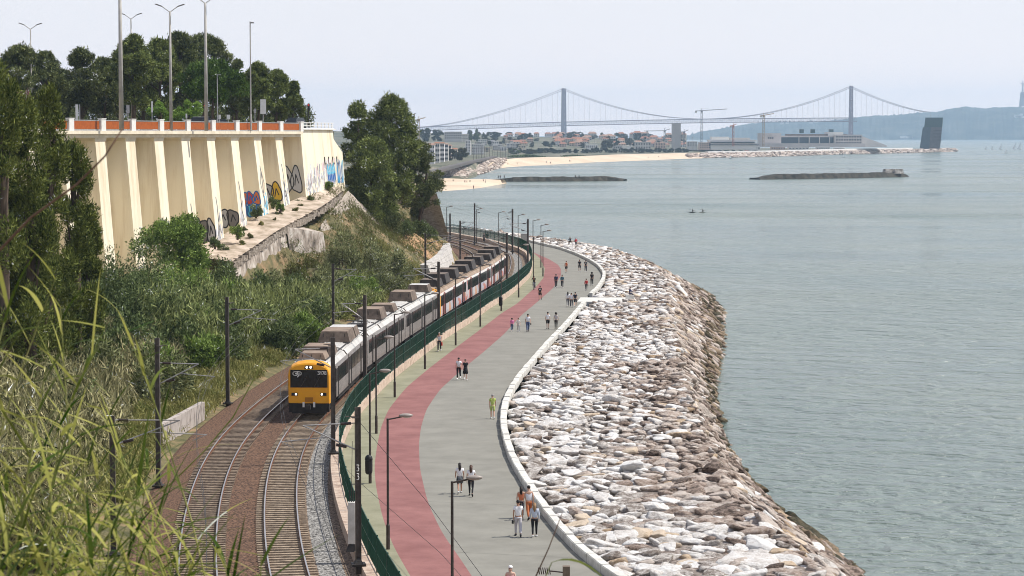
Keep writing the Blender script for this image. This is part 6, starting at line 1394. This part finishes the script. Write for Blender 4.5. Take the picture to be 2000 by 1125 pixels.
part(mb, 'deck_truss', m_bridge)
mb = MB()
for x0, x1 in zip(xs[::8][:-1], xs[::8][1:]): mb.add([bp_(x0, ty(x0), -12), bp_(x1, ty(x1), -12), bp_(x1, ty(x1), 12), bp_(x0, ty(x0), 12), bp_(x0, ty(x0) + 1.2, -12), bp_(x1, ty(x1) + 1.2, -12), bp_(x1, ty(x1) + 1.2, 12), bp_(x0, ty(x0) + 1.2, 12)], [(0, 1, 2, 3), (7, 6, 5, 4), (0, 4, 5, 1), (3, 2, 6, 7)])
part(mb, 'road_deck', m_bridge)
for px, top, bot, sep, lw in ((1101, 172.5, 282, Vector((3.5, 16, 0)), 5.2), (1661.7, 167.5, 270, Vector((4.6, 10, 0)), 3.0)):
    mb = MB(); z0, z1 = bp_(px, bot).z, bp_(px, top).z; c = bp_(px, 262); c.z = 0; z0 = -2 - BL.z
    for s in (-1, 1):
        b0, b1 = c + sep * 1.25 * s, c + sep * s; r0, r1 = lw * 1.15, lw * .85
        mb.add([(b.x + dx * r, b.y + dy * r, z) for b, r, z in ((b0, r0, z0), (b1, r1, z1)) for dx, dy in ((-1, -1), (1, -1), (1, 1), (-1, 1))], [(0, 3, 2, 1), (4, 5, 6, 7), (0, 1, 5, 4), (1, 2, 6, 5), (2, 3, 7, 6), (3, 0, 4, 7)])
    n_b = 7
    for k in range(n_b + 1):
        z = z1 - 3 - (z1 - 3 - z0 - 30) * k / n_b; mb.tube([c - sep + Vector((0, 0, z)), c + sep + Vector((0, 0, z))], 2.0, 4)
        if k < n_b: z2 = z1 - 3 - (z1 - 3 - z0 - 30) * (k + 1) / n_b; mb.tube([c - sep + Vector((0, 0, z)), c + sep + Vector((0, 0, z2))], 1.1, 3); mb.tube([c + sep + Vector((0, 0, z)), c - sep + Vector((0, 0, z2))], 1.1, 3)
    mb.v = [(x, y, z if abs(z) < 1e6 else z) for x, y, z in mb.v]; part(mb, 'tower', m_bridge)
def cab_y(px):
    if px <= 1101: t = (1101 - px) / 281; return 174 + 74 * (1 - (1 - t) ** 1.55)
    if px <= 1661: t = (px - 1101) / 560; a, b2, m_ = 174, 169.5, 0; lin = a + (b2 - a) * t; return lin + 4 * t * (1 - t) * 60.5
    t = (px - 1661) / 160; return 169.5 + 50 * (1 - (1 - min(t, 1)) ** 1.5)
for o in (-11, 11):
    part(MB().tube([bp_(x, cab_y(x), o) for x in np.arange(820, 1815, 7)], .95, 4), 'main_cable', m_cable)
hx = [x for x in np.arange(850, 1800, 10.4) if abs(x - 1101) > 6 and abs(x - 1661) > 6]
for x in hx:
    yd = ty(x) if x < 1680 else 226
    if cab_y(x) < yd - 1.2:
        part(MB().tube([bp_(x, cab_y(x)), bp_(x, yd)], .34, 3), 'hanger', m_cable)
# ---- leaning control tower on the pier
m_vt = mat('tower_dark_glass', (.035, .06, .075), .4, (.055, .085, .10), .2); m_vc = mat('tower_copper', (.085, .075, .075), .6, (.12, .105, .10), .3); m_vg = mat('tower_green_glass', (.03, .065, .06), .35)
VD = 3000; vt = empty('leaning_tower', at(1818, 290, VD), 'dark leaning block of a harbour control tower at the end of the pier', 'tower'); vl = Vector(vt.location)
def vp(px, y, dd=0): return Vector(at(px, y, VD + dd)) - vl
def vblock(tl, tr, br_, bl_, dd, th2): 
    f = [vp(*tl, dd), vp(*tr, dd), vp(*br_, dd), vp(*bl_, dd)]; b2 = [p + Vector((3, th2, 0)) for p in f]
    return MB().add(f + b2, [(0, 1, 2, 3), (7, 6, 5, 4), (0, 4, 5, 1), (1, 5, 6, 2), (2, 6, 7, 3), (3, 7, 4, 0)])
vblock((1802.3, 248.5), (1818.5, 248.5), (1815.2, 291), (1796, 291), 0, 15).build('glass_block', m_vt, vt)
vblock((1818, 248.5), (1840, 248.5), (1836, 290), (1814.8, 290.5), -1.2, 16).build('copper_block', m_vc, vt)
vblock((1807.4, 229.6), (1841.6, 229.6), (1840, 249.2), (1805, 249.2), 1.0, 13).build('top_block', m_vg, vt)
for k, y in enumerate((255, 261, 267, 273)): vblock((1822, y), (1836, y), (1835.8, y + 1), (1821.8, y + 1), -1.6, .6).build('louvre_band', m_dark, vt)
MB().tube([vp(1818, 229.6, 5), vp(1818, 223, 5)], .25, 4).build('antenna', m_galv, vt)
# ---- buildings
WCOL = [(.72, .69, .64), (.66, .58, .50), (.74, .72, .70), (.62, .48, .40), (.70, .62, .48), (.55, .53, .50)]
WM = [mat('house_render', c, .85, tuple(x * .85 for x in c), .15) for c in WCOL]
RFM = [mat('terracotta_roof', c, .9, tuple(x * .7 for x in c), .5) for c in ((.36, .165, .10), (.30, .14, .095), (.36, .22, .155))]
m_win = mat('far_window', (.05, .06, .07), .3); m_fconc = mat('far_concrete', (.42, .40, .38), .9, (.50, .48, .45), .1)
winP = {}
def win(par, x, y, z, w_, h, rz=0):
    k = (round(w_, 1), round(h, 1))
    if k not in winP: o = winP[k] = MB().box((0, 0, 0), (k[0], .16, k[1])).build('window', m_win, par)
    else: o = winP[k].copy(); link(o); o.parent = par
    o.location = (x, y, z); return o
def gd(y, px):                   # depth at which the far ground shows at row y
    ds = np.linspace(CZ * F / (shy(px) - H0) + 60, 3850, 160); ys_ = [H0 + (CZ - gp(px, d)) * F / d for d in ds]
    return float(np.interp(-y, -np.array(ys_), ds)) if ys_[-1] < y < ys_[0] else float(ds[np.argmin(abs(np.array(ys_) - y))])
def building(px, base, w_px, h_px, label, wm, roof=None, rows=2, colsn=3, d=None, depth=14, group=None, rz=0.0, name='house'):
    d = d or gd(base, px); g_ = gp(px, d); q = at(px, 262, d); w_ = w_px * d / F; h = h_px * d / F; zb = zat(base, d)
    z0 = min(g_, zb) - 1; root = empty(name, (q[0], q[1], zb), label, 'house' if roof else 'building', group, rz)
    MB().box((0, depth / 2, (h + z0 - zb) / 2), (w_, depth, h - (z0 - zb))).build('wall', wm, root)
    if roof:
        e = .5; rh = min(3.4, w_ * .22); hx_, dy = w_ / 2 + e, depth + e
        MB().add([(-hx_, -e, h), (hx_, -e, h), (hx_, dy, h), (-hx_, dy, h), (-hx_ * .55, depth / 2, h + rh), (hx_ * .55, depth / 2, h + rh)], [(0, 3, 2, 1), (0, 1, 5, 4), (1, 2, 5), (2, 3, 4, 5), (3, 0, 4)]).build('roof', roof, root)
    else: MB().box((0, depth / 2, h + .25), (w_ + .5, depth + .5, .5)).build('parapet', wm, root)
    if rows and colsn:
        ww, wh = max(.8, w_ / colsn * .45), max(1.0, h / rows * .48)
        for i in range(rows):
            for j in range(colsn): win(root, -w_ / 2 + w_ * (j + .5) / colsn, -.06, h * (i + .55) / rows, ww, wh)
    return root
# row of tall houses at the left shore
for k, (px, base, w_, h, c, lb) in enumerate([(842, 319, 13, 36, 2, 'tall white house nearest the pine in the shore row'), (853, 318, 11, 38, 0, 'white house with the highest roof in the shore row'), (863, 316, 9, 36, 2, 'narrow white house in the middle of the shore row'), (871, 314, 8, 32, 0, 'cream house second from the right in the shore row'), (878, 313, 7, 29, 3, 'pinkish house before the lower orange house'), (888, 313.5, 11, 22, 4, 'lower orange house ending the shore row')]):
    building(px, base, w_, h, lb, WM[c], RFM[0] if k in (1, 2, 5) else RFM[2], 4 if k < 5 else 2, 3, d=1330 + k * 48, depth=12)
building(885, 272, 34, 14, 'long grey apartment block on the hill at the left behind the trees', WM[5], None, 3, 8, d=2700, depth=18, name='apartment_block')
building(908, 273, 12, 10, 'small grey block right of the long apartment block', WM[5], None, 2, 3, d=2720, depth=14, name='apartment_block')
building(914, 303, 10, 28, 'narrow white tower house at the left of the white apartments', WM[2], None, 5, 2, d=1900, depth=12, name='apartment_block')
building(933, 304, 24, 22, 'white apartment building with a grid of windows by the station', WM[2], None, 4, 6, d=1950, depth=16, name='apartment_block')
building(968, 282, 12, 6, 'small white flat-roofed house above the rail bend', WM[2], None, 1, 3, d=2500, depth=14)
building(1020, 290, 14, 6, 'cream flat building left of the beach trees', WM[4], None, 1, 3, d=2350, depth=14, name='low_building')
building(1156, 291, 23, 8.5, 'bright white long flat building behind the beach', m_white, None, 1, 6, d=2420, depth=16, name='low_building')
building(1226, 291, 20, 5.5, 'white low hall right of the beach trees', m_white, None, 0, 0, d=2450, depth=18, name='low_building')
building(1206, 291.5, 17, 6, 'grey low hall beside the white one', WM[5], None, 1, 4, d=2445, depth=18, name='low_building')
building(1256, 292, 30, 14, 'concrete frame building with square dark openings', WM[5], None, 2, 6, d=2500, depth=18, name='low_building')
building(1290, 290, 20, 11, 'brownish building right of the concrete frame', WM[3], None, 2, 4, d=2560, depth=16, name='low_building')
building(1321.5, 290, 16.5, 48, 'tall plain grey concrete silo block', m_fconc, None, 0, 0, d=2700, depth=14, name='silo_block')
building(1352, 286, 20, 9, 'pale building right of the grey silo', WM[0], None, 2, 4, d=2700, depth=16, name='low_building')
building(1377, 290, 22, 11, 'pinkish flat building by the marina', WM[3], None, 3, 5, d=2650, depth=16, name='low_building')
for k in range(16):
    px = 905 + k * 7 + rnd.uniform(-3, 3); base = rnd.uniform(283, 302); c = (0, 2, 4, 2, 5)[k % 5]
    building(px, base, rnd.uniform(9, 17), rnd.uniform(6, 11), 'pale flat-roofed building near the distant station', WM[c], None, 3, 4, depth=12, group='pale buildings near the station', name='town_building')
HL = ['terracotta roofed house among the distant trees', 'cream house with a red roof on the distant slope', 'white house with an orange roof on the distant slope']
for k in range(88):
    px = rnd.uniform(985, 1345); base = rnd.uniform(265, 287) + (2 if px > 1250 else 0); c = rnd.randrange(6)
    building(px, base, rnd.uniform(8, 18), rnd.uniform(4.5, 8.5), HL[k % 3], WM[c], RFM[k % 3], 2, 3, depth=12, group=HL[k % 3].replace('house', 'houses'))
# research centre
rc = empty('research_centre', at(1590, 285, 2750) * (1, 1, 0) + (0, 0, 4), 'long pale concrete waterfront building with dark glass front and roof boxes', 'building'); rl = Vector(rc.location)
def rp(x0, x1, y0, y1, d, depth, name, m):
    a, b2 = at(x0, y1, d), at(x1, y0, d); return MB().box(((a[0] + b2[0]) / 2 - rl.x, d + depth / 2 - rl.y, (a[2] + b2[2]) / 2 - rl.z), (b2[0] - a[0], depth, b2[2] - a[2])).build(name, m, rc)
m_rc = mat('pale_concrete', (.50, .46, .43), .9, (.60, .56, .53), .1)
rp(1488, 1526, 260, 280, 2750, 50, 'concrete_wing', m_rc); rp(1526, 1640, 265, 268, 2752, 45, 'roof_slab', m_rc); rp(1526, 1640, 268, 280, 2758, 40, 'glass_front', mat('blue_grey_glass', (.06, .10, .13), .3)); rp(1540, 1655, 262, 265.5, 2760, 35, 'upper_roof', m_unit); rp(1619, 1647, 258, 266, 2752, 40, 'white_block', m_white)
rp(1630, 1684, 263, 283, 2748, 40, 'office_wing', m_rc); rp(1488, 1690, 280, 287, 2740, 60, 'podium', m_rc)
for i in range(3):
    for j in range(10): o = rp(1633 + j * 5.1, 1636.2 + j * 5.1, 265.5 + i * 6, 268.6 + i * 6, 2747.6, .8, 'window', m_win)
for x in (1500, 1504, 1508): rp(x, x + 2.6, 268, 271, 2749.6, .8, 'window', m_win)
for x in (1566, 1588, 1624): rp(x - 4, x + 4, 252.5, 260, 2765, 8, 'roof_box', m_vg)
for x in (1560, 1580, 1600, 1620): rp(x, x + 1.2, 266, 281, 2750.5, 2, 'column', m_rc)
a = [at(1684, 266, 2750), at(1732, 284, 2760), at(1732, 287, 2760), at(1684, 287, 2750)]; a = [Vector(p) - rl for p in a]; b2 = [p + Vector((0, 40, 0)) for p in a]
MB().add(a + b2, [(0, 1, 2, 3), (7, 6, 5, 4), (0, 4, 5, 1), (1, 5, 6, 2), (2, 6, 7, 3), (3, 7, 4, 0)]).build('sloping_ramp', m_rc, rc)
mr_ = empty('marina_building', at(1437, 285, 2650) * (1, 1, 0) + (0, 0, 4), 'white terraced marina building with dark window bands', 'building'); rl = Vector(mr_.location)
def mp_(x0, x1, y0, y1, d, dp, nm, m):
    a, b2 = at(x0, y1, d), at(x1, y0, d); return MB().box(((a[0] + b2[0]) / 2 - rl.x, d + dp / 2 - rl.y, (a[2] + b2[2]) / 2 - rl.z), (b2[0] - a[0], dp, b2[2] - a[2])).build(nm, m, mr_)
mp_(1386, 1478, 278, 292, 2650, 40, 'lower_floor', m_white); mp_(1388, 1474, 277, 279.6, 2649, 44, 'window_band', m_win); mp_(1386, 1478, 273, 277, 2651, 36, 'upper_floor', m_white); mp_(1390, 1424, 267, 273, 2655, 25, 'top_floor', m_white); mp_(1425, 1465, 269, 273, 2656, 25, 'roof_deck', m_fconc); mp_(1384, 1482, 282, 283.5, 2649, 42, 'window_band', m_win)
# quay wall, tents and vans along the pier
pw = MB(); ln = Line([at(px, 300, CZ * F / (shy(px) - H0) + 22)[:2] for px in range(1380, 1790, 20)], 5, 4)
pw.sweep(ln, 0, ln.L, [(2, 4.0), (2, 6.4), (-2, 6.4), (-2, 4.0)], 8).build('quay_wall', m_white).name = 'quay_wall'; tag(bpy.data.objects['quay_wall'], 'long white quay wall running along the pier', 'wall')
VC = [m_white, m_white, mat('blue_van', (.10, .16, .35), .5), mat('red_van', (.42, .12, .09), .5), m_galv, m_carD]
for k in range(34):
    px = 1392 + k * 7.6 + rnd.uniform(-2, 2); d = CZ * F / (shy(px) - H0) + 40 + rnd.uniform(0, 30); q = at(px, 262, d); van = rnd.random() < .35; L_, H_ = (6, 2.6) if van else (4.3, 1.5)
    o = MB().box((0, 0, .35 + H_ * .3), (L_, 1.9, H_ * .6)).box((-.1 * L_, 0, .35 + H_ * .78), (L_ * (.8 if van else .55), 1.7, H_ * .42), top=.85).build('parked_van' if van else 'parked_car', VC[k % 6], loc=(q[0], q[1], gp(px, d) + 1.6)); o.rotation_euler = (0, 0, rnd.uniform(-.4, .4))
    tag(o, ['tiny white vehicle', 'tiny pale vehicle', 'tiny blue vehicle', 'tiny red vehicle', 'tiny grey vehicle', 'tiny dark vehicle'][k % 6] + ' parked along the distant pier', 'vehicle', ['white', 'pale', 'blue', 'red', 'grey', 'dark'][k % 6] + ' vehicles parked along the pier')
for k, (px, w_, h) in enumerate([(1470, 30, 5), (1520, 28, 4.5), (1560, 40, 4), (1608, 26, 4.5), (1640, 20, 3), (1752, 30, 2.2)]):
    building(px, 292 if px < 1700 else 292.5, w_, h, ['long low white shed on the pier left of the research building', 'low pinkish shed before the research building', 'long low pier shed with dark openings', 'low white pier shed right of the dark openings', 'short low shed below the office windows', 'low terminal shed between ramp and leaning tower'][k], [m_white, WM[3], WM[0], m_white, WM[0], WM[5]][k], None, 1, 6, d=2700 if px < 1700 else 2930, depth=10, name='pier_shed')
# cranes
def crane(px, base, top, jl, jr, col, label, d):
    q = at(px, base, d); r_ = empty('tower_crane', q, label, 'tower crane'); h = zat(top, d) - q[2]; k = d / F
    mb = MB()
    for sx_ in (-.9, .9):
        for sy in (-.9, .9): mb.tube([(sx_, sy, 0), (sx_, sy, h)], .22, 4)
    nseg = max(4, int(h / 4))
    for i in range(nseg): mb.tube([(-.9, -.9, h * i / nseg), (.9, -.9, h * (i + 1) / nseg)], .14, 3); mb.tube([(.9, -.9, h * i / nseg), (-.9, -.9, h * (i + 1) / nseg)], .14, 3)
    mb.build('mast', col, r_)
    MB().box((0, 0, h - .6), (2.4, 2.4, 2.2)).build('cab', col, r_)
    dyj = (zat(top - (3 if jr > jl else 3), d) - zat(top, d)); a = Vector((-jl * k, 0, h + .2)); b2 = Vector((jr * k, 0, h + .8 + dyj))
    MB().tube([a, (0, 0, h + .5), b2], .42, 4).tube([(0, 0, h), (0, 0, h + 3.5)], .25, 4).tube([(0, 0, h + 3.5), b2 * .6 + Vector((0, 0, h * .4))], .08, 3).build('jib', col, r_)
    MB().box((a.x * .85, 0, h - .9), (2.2, 1.4, 2.2)).build('counterweight', m_fconc, r_)
m_cy = mat('crane_yellow', (.34, .24, .12), .7); m_cg = mat('crane_grey', (.20, .21, .22), .7); m_cr = mat('crane_red', (.45, .18, .12), .7)
crane(818, 278, 234, 4, 13, m_cy, 'yellow tower crane beside the big pine', 2300); crane(1370, 288, 217, 13, 50, m_cg, 'tall grey tower crane with the longest jib', 2700); crane(1491, 286, 226, 6, 20, m_cy, 'pale tower crane rising before the research building', 2650); crane(1432, 286, 246, 6, 6, m_cr, 'small reddish tower crane above the marina building', 2640); crane(1298, 282, 256, 40, 10, m_cg, 'small grey tower crane left of the silo', 2900); crane(1336, 284, 258, 6, 8, m_cg, 'small grey tower crane just right of the silo', 2850)
# far trees
FT = {}
def far_tree(px, base, h_px, w_px, kind, lm, label, group, d=None):
    d = d or gd(base, px); h = h_px * d / F; wr = w_px * d / F / 2; key = ('far', kind, lm, rnd.randrange(2)); q = at(px, 262, d); g_ = min(gp(px, d), zat(base, d)) - .5
    if key not in FT: FT[key] = (tree('far_tree', kind, lm, 12, 5, (q[0], q[1], g_), label, 'tree', group, n=26, per=110, l=1.5, w=.9, z0=.1 if kind != 'umbrella' else .45, seed=700 + len(FT))); r_ = FT[key]
    else: r_ = copy_tree(FT[key]); r_.location = (q[0], q[1], g_); tag(r_, label, 'tree', group)
    r_.scale = (wr / 5, wr / 5, h / 12); r_.rotation_euler = (0, 0, rnd.uniform(0, 6)); return r_
LM['fardark'] = leafmat('far_dark_leaves', [(.014, .024, .014), (.035, .052, .028), (.07, .09, .045)], .12, .5, .1); LM['farmix'] = leafmat('far_mixed_leaves', [(.04, .05, .025), (.085, .095, .05), (.15, .14, .085)], .12, .5, .1); LM['fargreen'] = leafmat('far_green_leaves', [(.04, .07, .02), (.09, .14, .04), (.15, .20, .07)], .12, .5, .1)
for k in range(46):
    px = 1000 + k * 7.6 + rnd.uniform(-3, 3); far_tree(px, 299 - (px - 1000) * .006 + rnd.uniform(-.8, .8), rnd.uniform(6, 11), rnd.uniform(9, 14), 'round', 'fardark', 'dark bushy tree in the long row behind the far beach', 'dark trees in the row behind the far beach')
for k in range(110):
    px = rnd.uniform(905, 1345); base = rnd.uniform(264, 290); lm = rnd.choice(['fardark', 'farmix', 'farmix', 'fardark']); far_tree(px, base, rnd.uniform(6, 12), rnd.uniform(8, 16), rnd.choice(['round', 'round', 'umbrella', 'cone']), lm, 'dark green tree among the distant houses' if lm == 'fardark' else 'brownish green tree among the distant houses', 'dark trees among the houses' if lm == 'fardark' else 'brownish trees among the houses')
for px, base, h, w_, kd, lm, lb in [(968, 274, 16, 26, 'umbrella', 'fardark', 'broad dark umbrella pine on the distant skyline, left one'), (1026, 272, 12, 24, 'umbrella', 'fardark', 'flat umbrella pine on the distant skyline, right one'), (931, 276, 24, 14, 'cone', 'fargreen', 'tall conical green tree on the skyline'), (920, 276, 18, 10, 'cone', 'fargreen', 'shorter conical tree beside the tall one'), (832, 276, 26, 26, 'round', 'fardark', 'big dark tree behind the yellow crane'), (855, 275, 22, 24, 'round', 'fardark', 'big dark tree right of the yellow crane'), (880, 292, 24, 30, 'round', 'farmix', 'brownish tree mass behind the shore houses'), (902, 300, 26, 24, 'round', 'farmix', 'brownish tree above the orange shore house'), (908, 312, 20, 16, 'round', 'fargreen', 'green tree right of the orange shore house'), (1005, 304, 15, 22, 'round', 'fargreen', 'bright green round tree at the start of the far beach'), (1035, 303, 12, 26, 'round', 'farmix', 'olive bushes beside the bright round tree'), (1185, 293, 20, 30, 'round', 'farmix', 'large bare brownish tree behind the white building')]:
    far_tree(px, base, h, w_, kd, lm, lb, None, d=1500 if 875 < px < 906 else (1700 if px in (908,) else (2200 if px > 1000 and base > 300 else None)))
for k in range(12): far_tree(1405 + k * 14 if k < 6 else 1352 + (k - 6) * 9, 297, rnd.uniform(4, 6), rnd.uniform(12, 18), 'round', 'fardark', 'low dark bush behind the pier edge', 'low dark bushes behind the pier', d=2560)
for px, w_, lb in ((1030, 40, 'dune scrub on the far beach, left patch'), (1120, 24, 'dune scrub on the far beach, right patch')):
    q = P(px, 305.5, 4.4); far_w = w_ * q[1] / F; shrub((q[0], q[1], 3.6), far_w, 14, 2.2, 'fargreen', lb, n=24, per=70, l=1.6, w=.9, seed=int(px), name='dune_scrub', cat='scrub')
# light masts on the promenade and rail masts
lp = None
for k in range(22):
    px = 985 + k * 17.5 + rnd.uniform(-4, 4); d = 2330 + rnd.uniform(-60, 60); q = at(px, 262, d); g_ = gp(px, d)
    if lp is None: lp = o = MB().lathe([(.22, 0), (.12, 17)], (0, 0, 0), 5).box((0, 0, 17), (1.6, .5, .3)).build('light_mast', m_galv)
    else: o = lp.copy(); link(o)
    o.location = (q[0], q[1], g_); tag(o, 'thin pale light mast behind the far beach', 'light mast', 'light masts behind the far beach')
lp = None
for k in range(16):
    px = 925 + k * 5.2; d = 1500 + k * 30; q = at(px, 262, d)
    if lp is None: lp = o = MB().lathe([(.18, 0), (.14, 9)], (0, 0, 0), 5).box((.9, 0, 8), (2.2, .12, .12)).build('rail_mast', m_dsteel)
    else: o = lp.copy(); link(o)
    o.location = (q[0], q[1], gp(px, d)); tag(o, 'thin dark rail mast by the distant station', 'rail mast', 'rail masts by the distant station')
# curving shore road / railway with its supporting wall
ln = Line([P(a, b2, 8.0)[:2] for a, b2 in [(835, 333), (863, 327), (890, 320), (920, 313), (945, 308), (965, 304)]], 4, 12)
tag(MB().sweep(ln, 0, ln.L, [(2.0, 6.3), (2.0, 7.6), (-2.0, 7.6), (-2.0, 6.3)], 8, m=[0, 0, 0, 0]).build('shore_viaduct', m_dsteel), 'dark curving railway viaduct along the distant shore', 'viaduct')
# ---- boats, bathers
m_sail = mat('white_sail', (.84, .83, .80), .8)
def sailboat(px, y, h_px, label, lean=.1):
    q = P(px, y, 0); k = q[1] / F; h = 1.35 * h_px * k; r_ = empty('sailing_dinghy', q, label, 'sailing boat')
    MB().add([(-2.2, 0, .7), (-1.6, -.8, .1), (-1.6, .8, .1), (2.6, 0, .7), (0, -1, .65), (0, 1, .65), (-2.1, -.8, .6), (-2.1, .8, .6), (0, 0, -.2)], [(6, 4, 5, 7), (4, 3, 5), (6, 1, 4), (1, 8, 4), (8, 3, 4), (7, 5, 2), (2, 5, 8), (8, 5, 3), (6, 7, 2, 1)]).build('hull', m_white, r_)
    MB().tube([(.4, 0, .4), (.4 + lean * h, 0, h)], .07, 5).build('mast', m_galv, r_)
    MB().add([(.3, 0, 1.0), (-h * .42, .25, 1.1), (.4 + lean * h, 0, h), (.3, .04, 1.0), (-h * .42, .29, 1.1), (.4 + lean * h, .04, h)], [(0, 1, 2), (5, 4, 3), (0, 3, 4, 1), (1, 4, 5, 2), (2, 5, 3, 0)]).build('sail', m_sail, r_)
for a in [(1926, 293, 6, 'small white sailing boat, leftmost of the group by the right edge'), (1938, 293, 6, 'small white sailing boat second from the left in the group'), (1955, 292.5, 9, 'white sailing boat in the middle of the group with a taller sail'), (1965, 299.5, 6, 'white sailing boat closest to the camera in the group'), (1982, 293, 10, 'tall white sailing boat near the right edge'), (1992, 292.8, 11, 'tallest white sailing boat at the right edge'), (1648, 307.5, 6, 'single white sailing boat below the research building'), (1427, 310, 5, 'single white sailing boat off the end of the far beach')]: sailboat(a[0], a[1], a[2], a[3], .06)
def paddler(px, y, label, col):
    q = P(px, y, 0); r_ = empty('kayak', q, label, 'kayak'); MB().add([(-2, 0, .3), (2, 0, .3), (0, -.35, .28), (0, .35, .28), (0, 0, -.1)], [(0, 2, 3), (2, 1, 3), (0, 4, 2), (2, 4, 1), (1, 4, 3), (3, 4, 0)]).build('hull', col, r_)
    MB().tube([(-.9, .3, 1.1), (.9, -.3, .6)], .03, 4).build('paddle', m_dark, r_)
    person(0, 0, 0, -90, 1.7, 'dark paddler sitting in the ' + label, BK, BK, 'long', 'long', 'dark', 'short', 1, pose='sit', loc=(q[0], q[1], .25))
PENDING.clear()
paddler(1352, 415.5, 'dark kayak out on the open water', m_black); paddler(1372, 415.5, 'white kayak out on the open water', m_white)
BP = [(885, 357), (908, 358.5), (912, 358.5), (918, 358), (944, 356.5), (948, 357.5), (867, 356.5), (925, 369.5)]
for k, (px, y) in enumerate(BP): (lambda *a, **k_: tag(person(*a, **k_), None, None, 'tiny figures on the near beach'))(px, y, .9 if k < 7 else .1, rnd.choice([0, 180, 90]), 1.72, 'tiny dark figure standing on the near beach sand' if k < 7 else 'tiny dark figure wading off the near beach', [BK, (.3, .1, .1), (.1, .12, .2)][k % 3], DK, 'long', 'short', ph=1.2)
for k, (px, y) in enumerate([(974, 349), (977.5, 349), (985, 348.8), (1124, 348.5), (1131, 348.3)]): person(px, y, 2.2, 0, 1.74, 'tiny figure standing on top of the long dark groyne, ' + ['leftmost', 'second from the left', 'third from the left', 'right pair, left one', 'right pair, right one'][k], BK, BK, 'long', 'long', ph=1.3)
for k, (px, y) in enumerate([(992, 322), (1010, 321.5), (1067, 318.5), (1075, 320), (1112, 316), (1115, 316.5), (1203, 309), (1257, 308), (1266, 309), (1286, 308)]): (lambda *a, **k_: tag(person(*a, **k_), None, None, 'tiny figures on the far beach'))(px, y, 1.5, 0, 1.74, 'tiny figure on the sand of the far beach', [BK, (.35, .1, .08), (.3, .3, .35)][k % 3], DK, 'long', 'short', ph=1.2)
bpy.context.view_layer.update(); dg = bpy.context.evaluated_depsgraph_get()
new = [(o, bpy.data.meshes.new_from_object(o.evaluated_get(dg))) for o in PENDING]
for o, me in new: o.modifiers.clear(); o.data = me
for o, me in new: o.data.name = o.name
# ---- haze over the river
hz = MB().box((0, 6900, 142), (17000, 14200, 288)).build('haze', m_white); hm = bpy.data.materials.new('haze_air'); hm.use_nodes = True; t = hm.node_tree; t.nodes.remove(t.nodes['Principled BSDF'])
pv = t.nodes.new('ShaderNodeVolumePrincipled'); pv.inputs['Density'].default_value = 7.5e-5; pv.inputs['Color'].default_value = (.58, .78, 1, 1); pv.inputs['Anisotropy'].default_value = .2
t.links.new(pv.outputs[0], t.nodes['Material Output'].inputs['Volume']); hz.data.materials[0] = hm; tag(hz, 'thin bluish haze over the river and far shore', 'haze', kind='stuff')
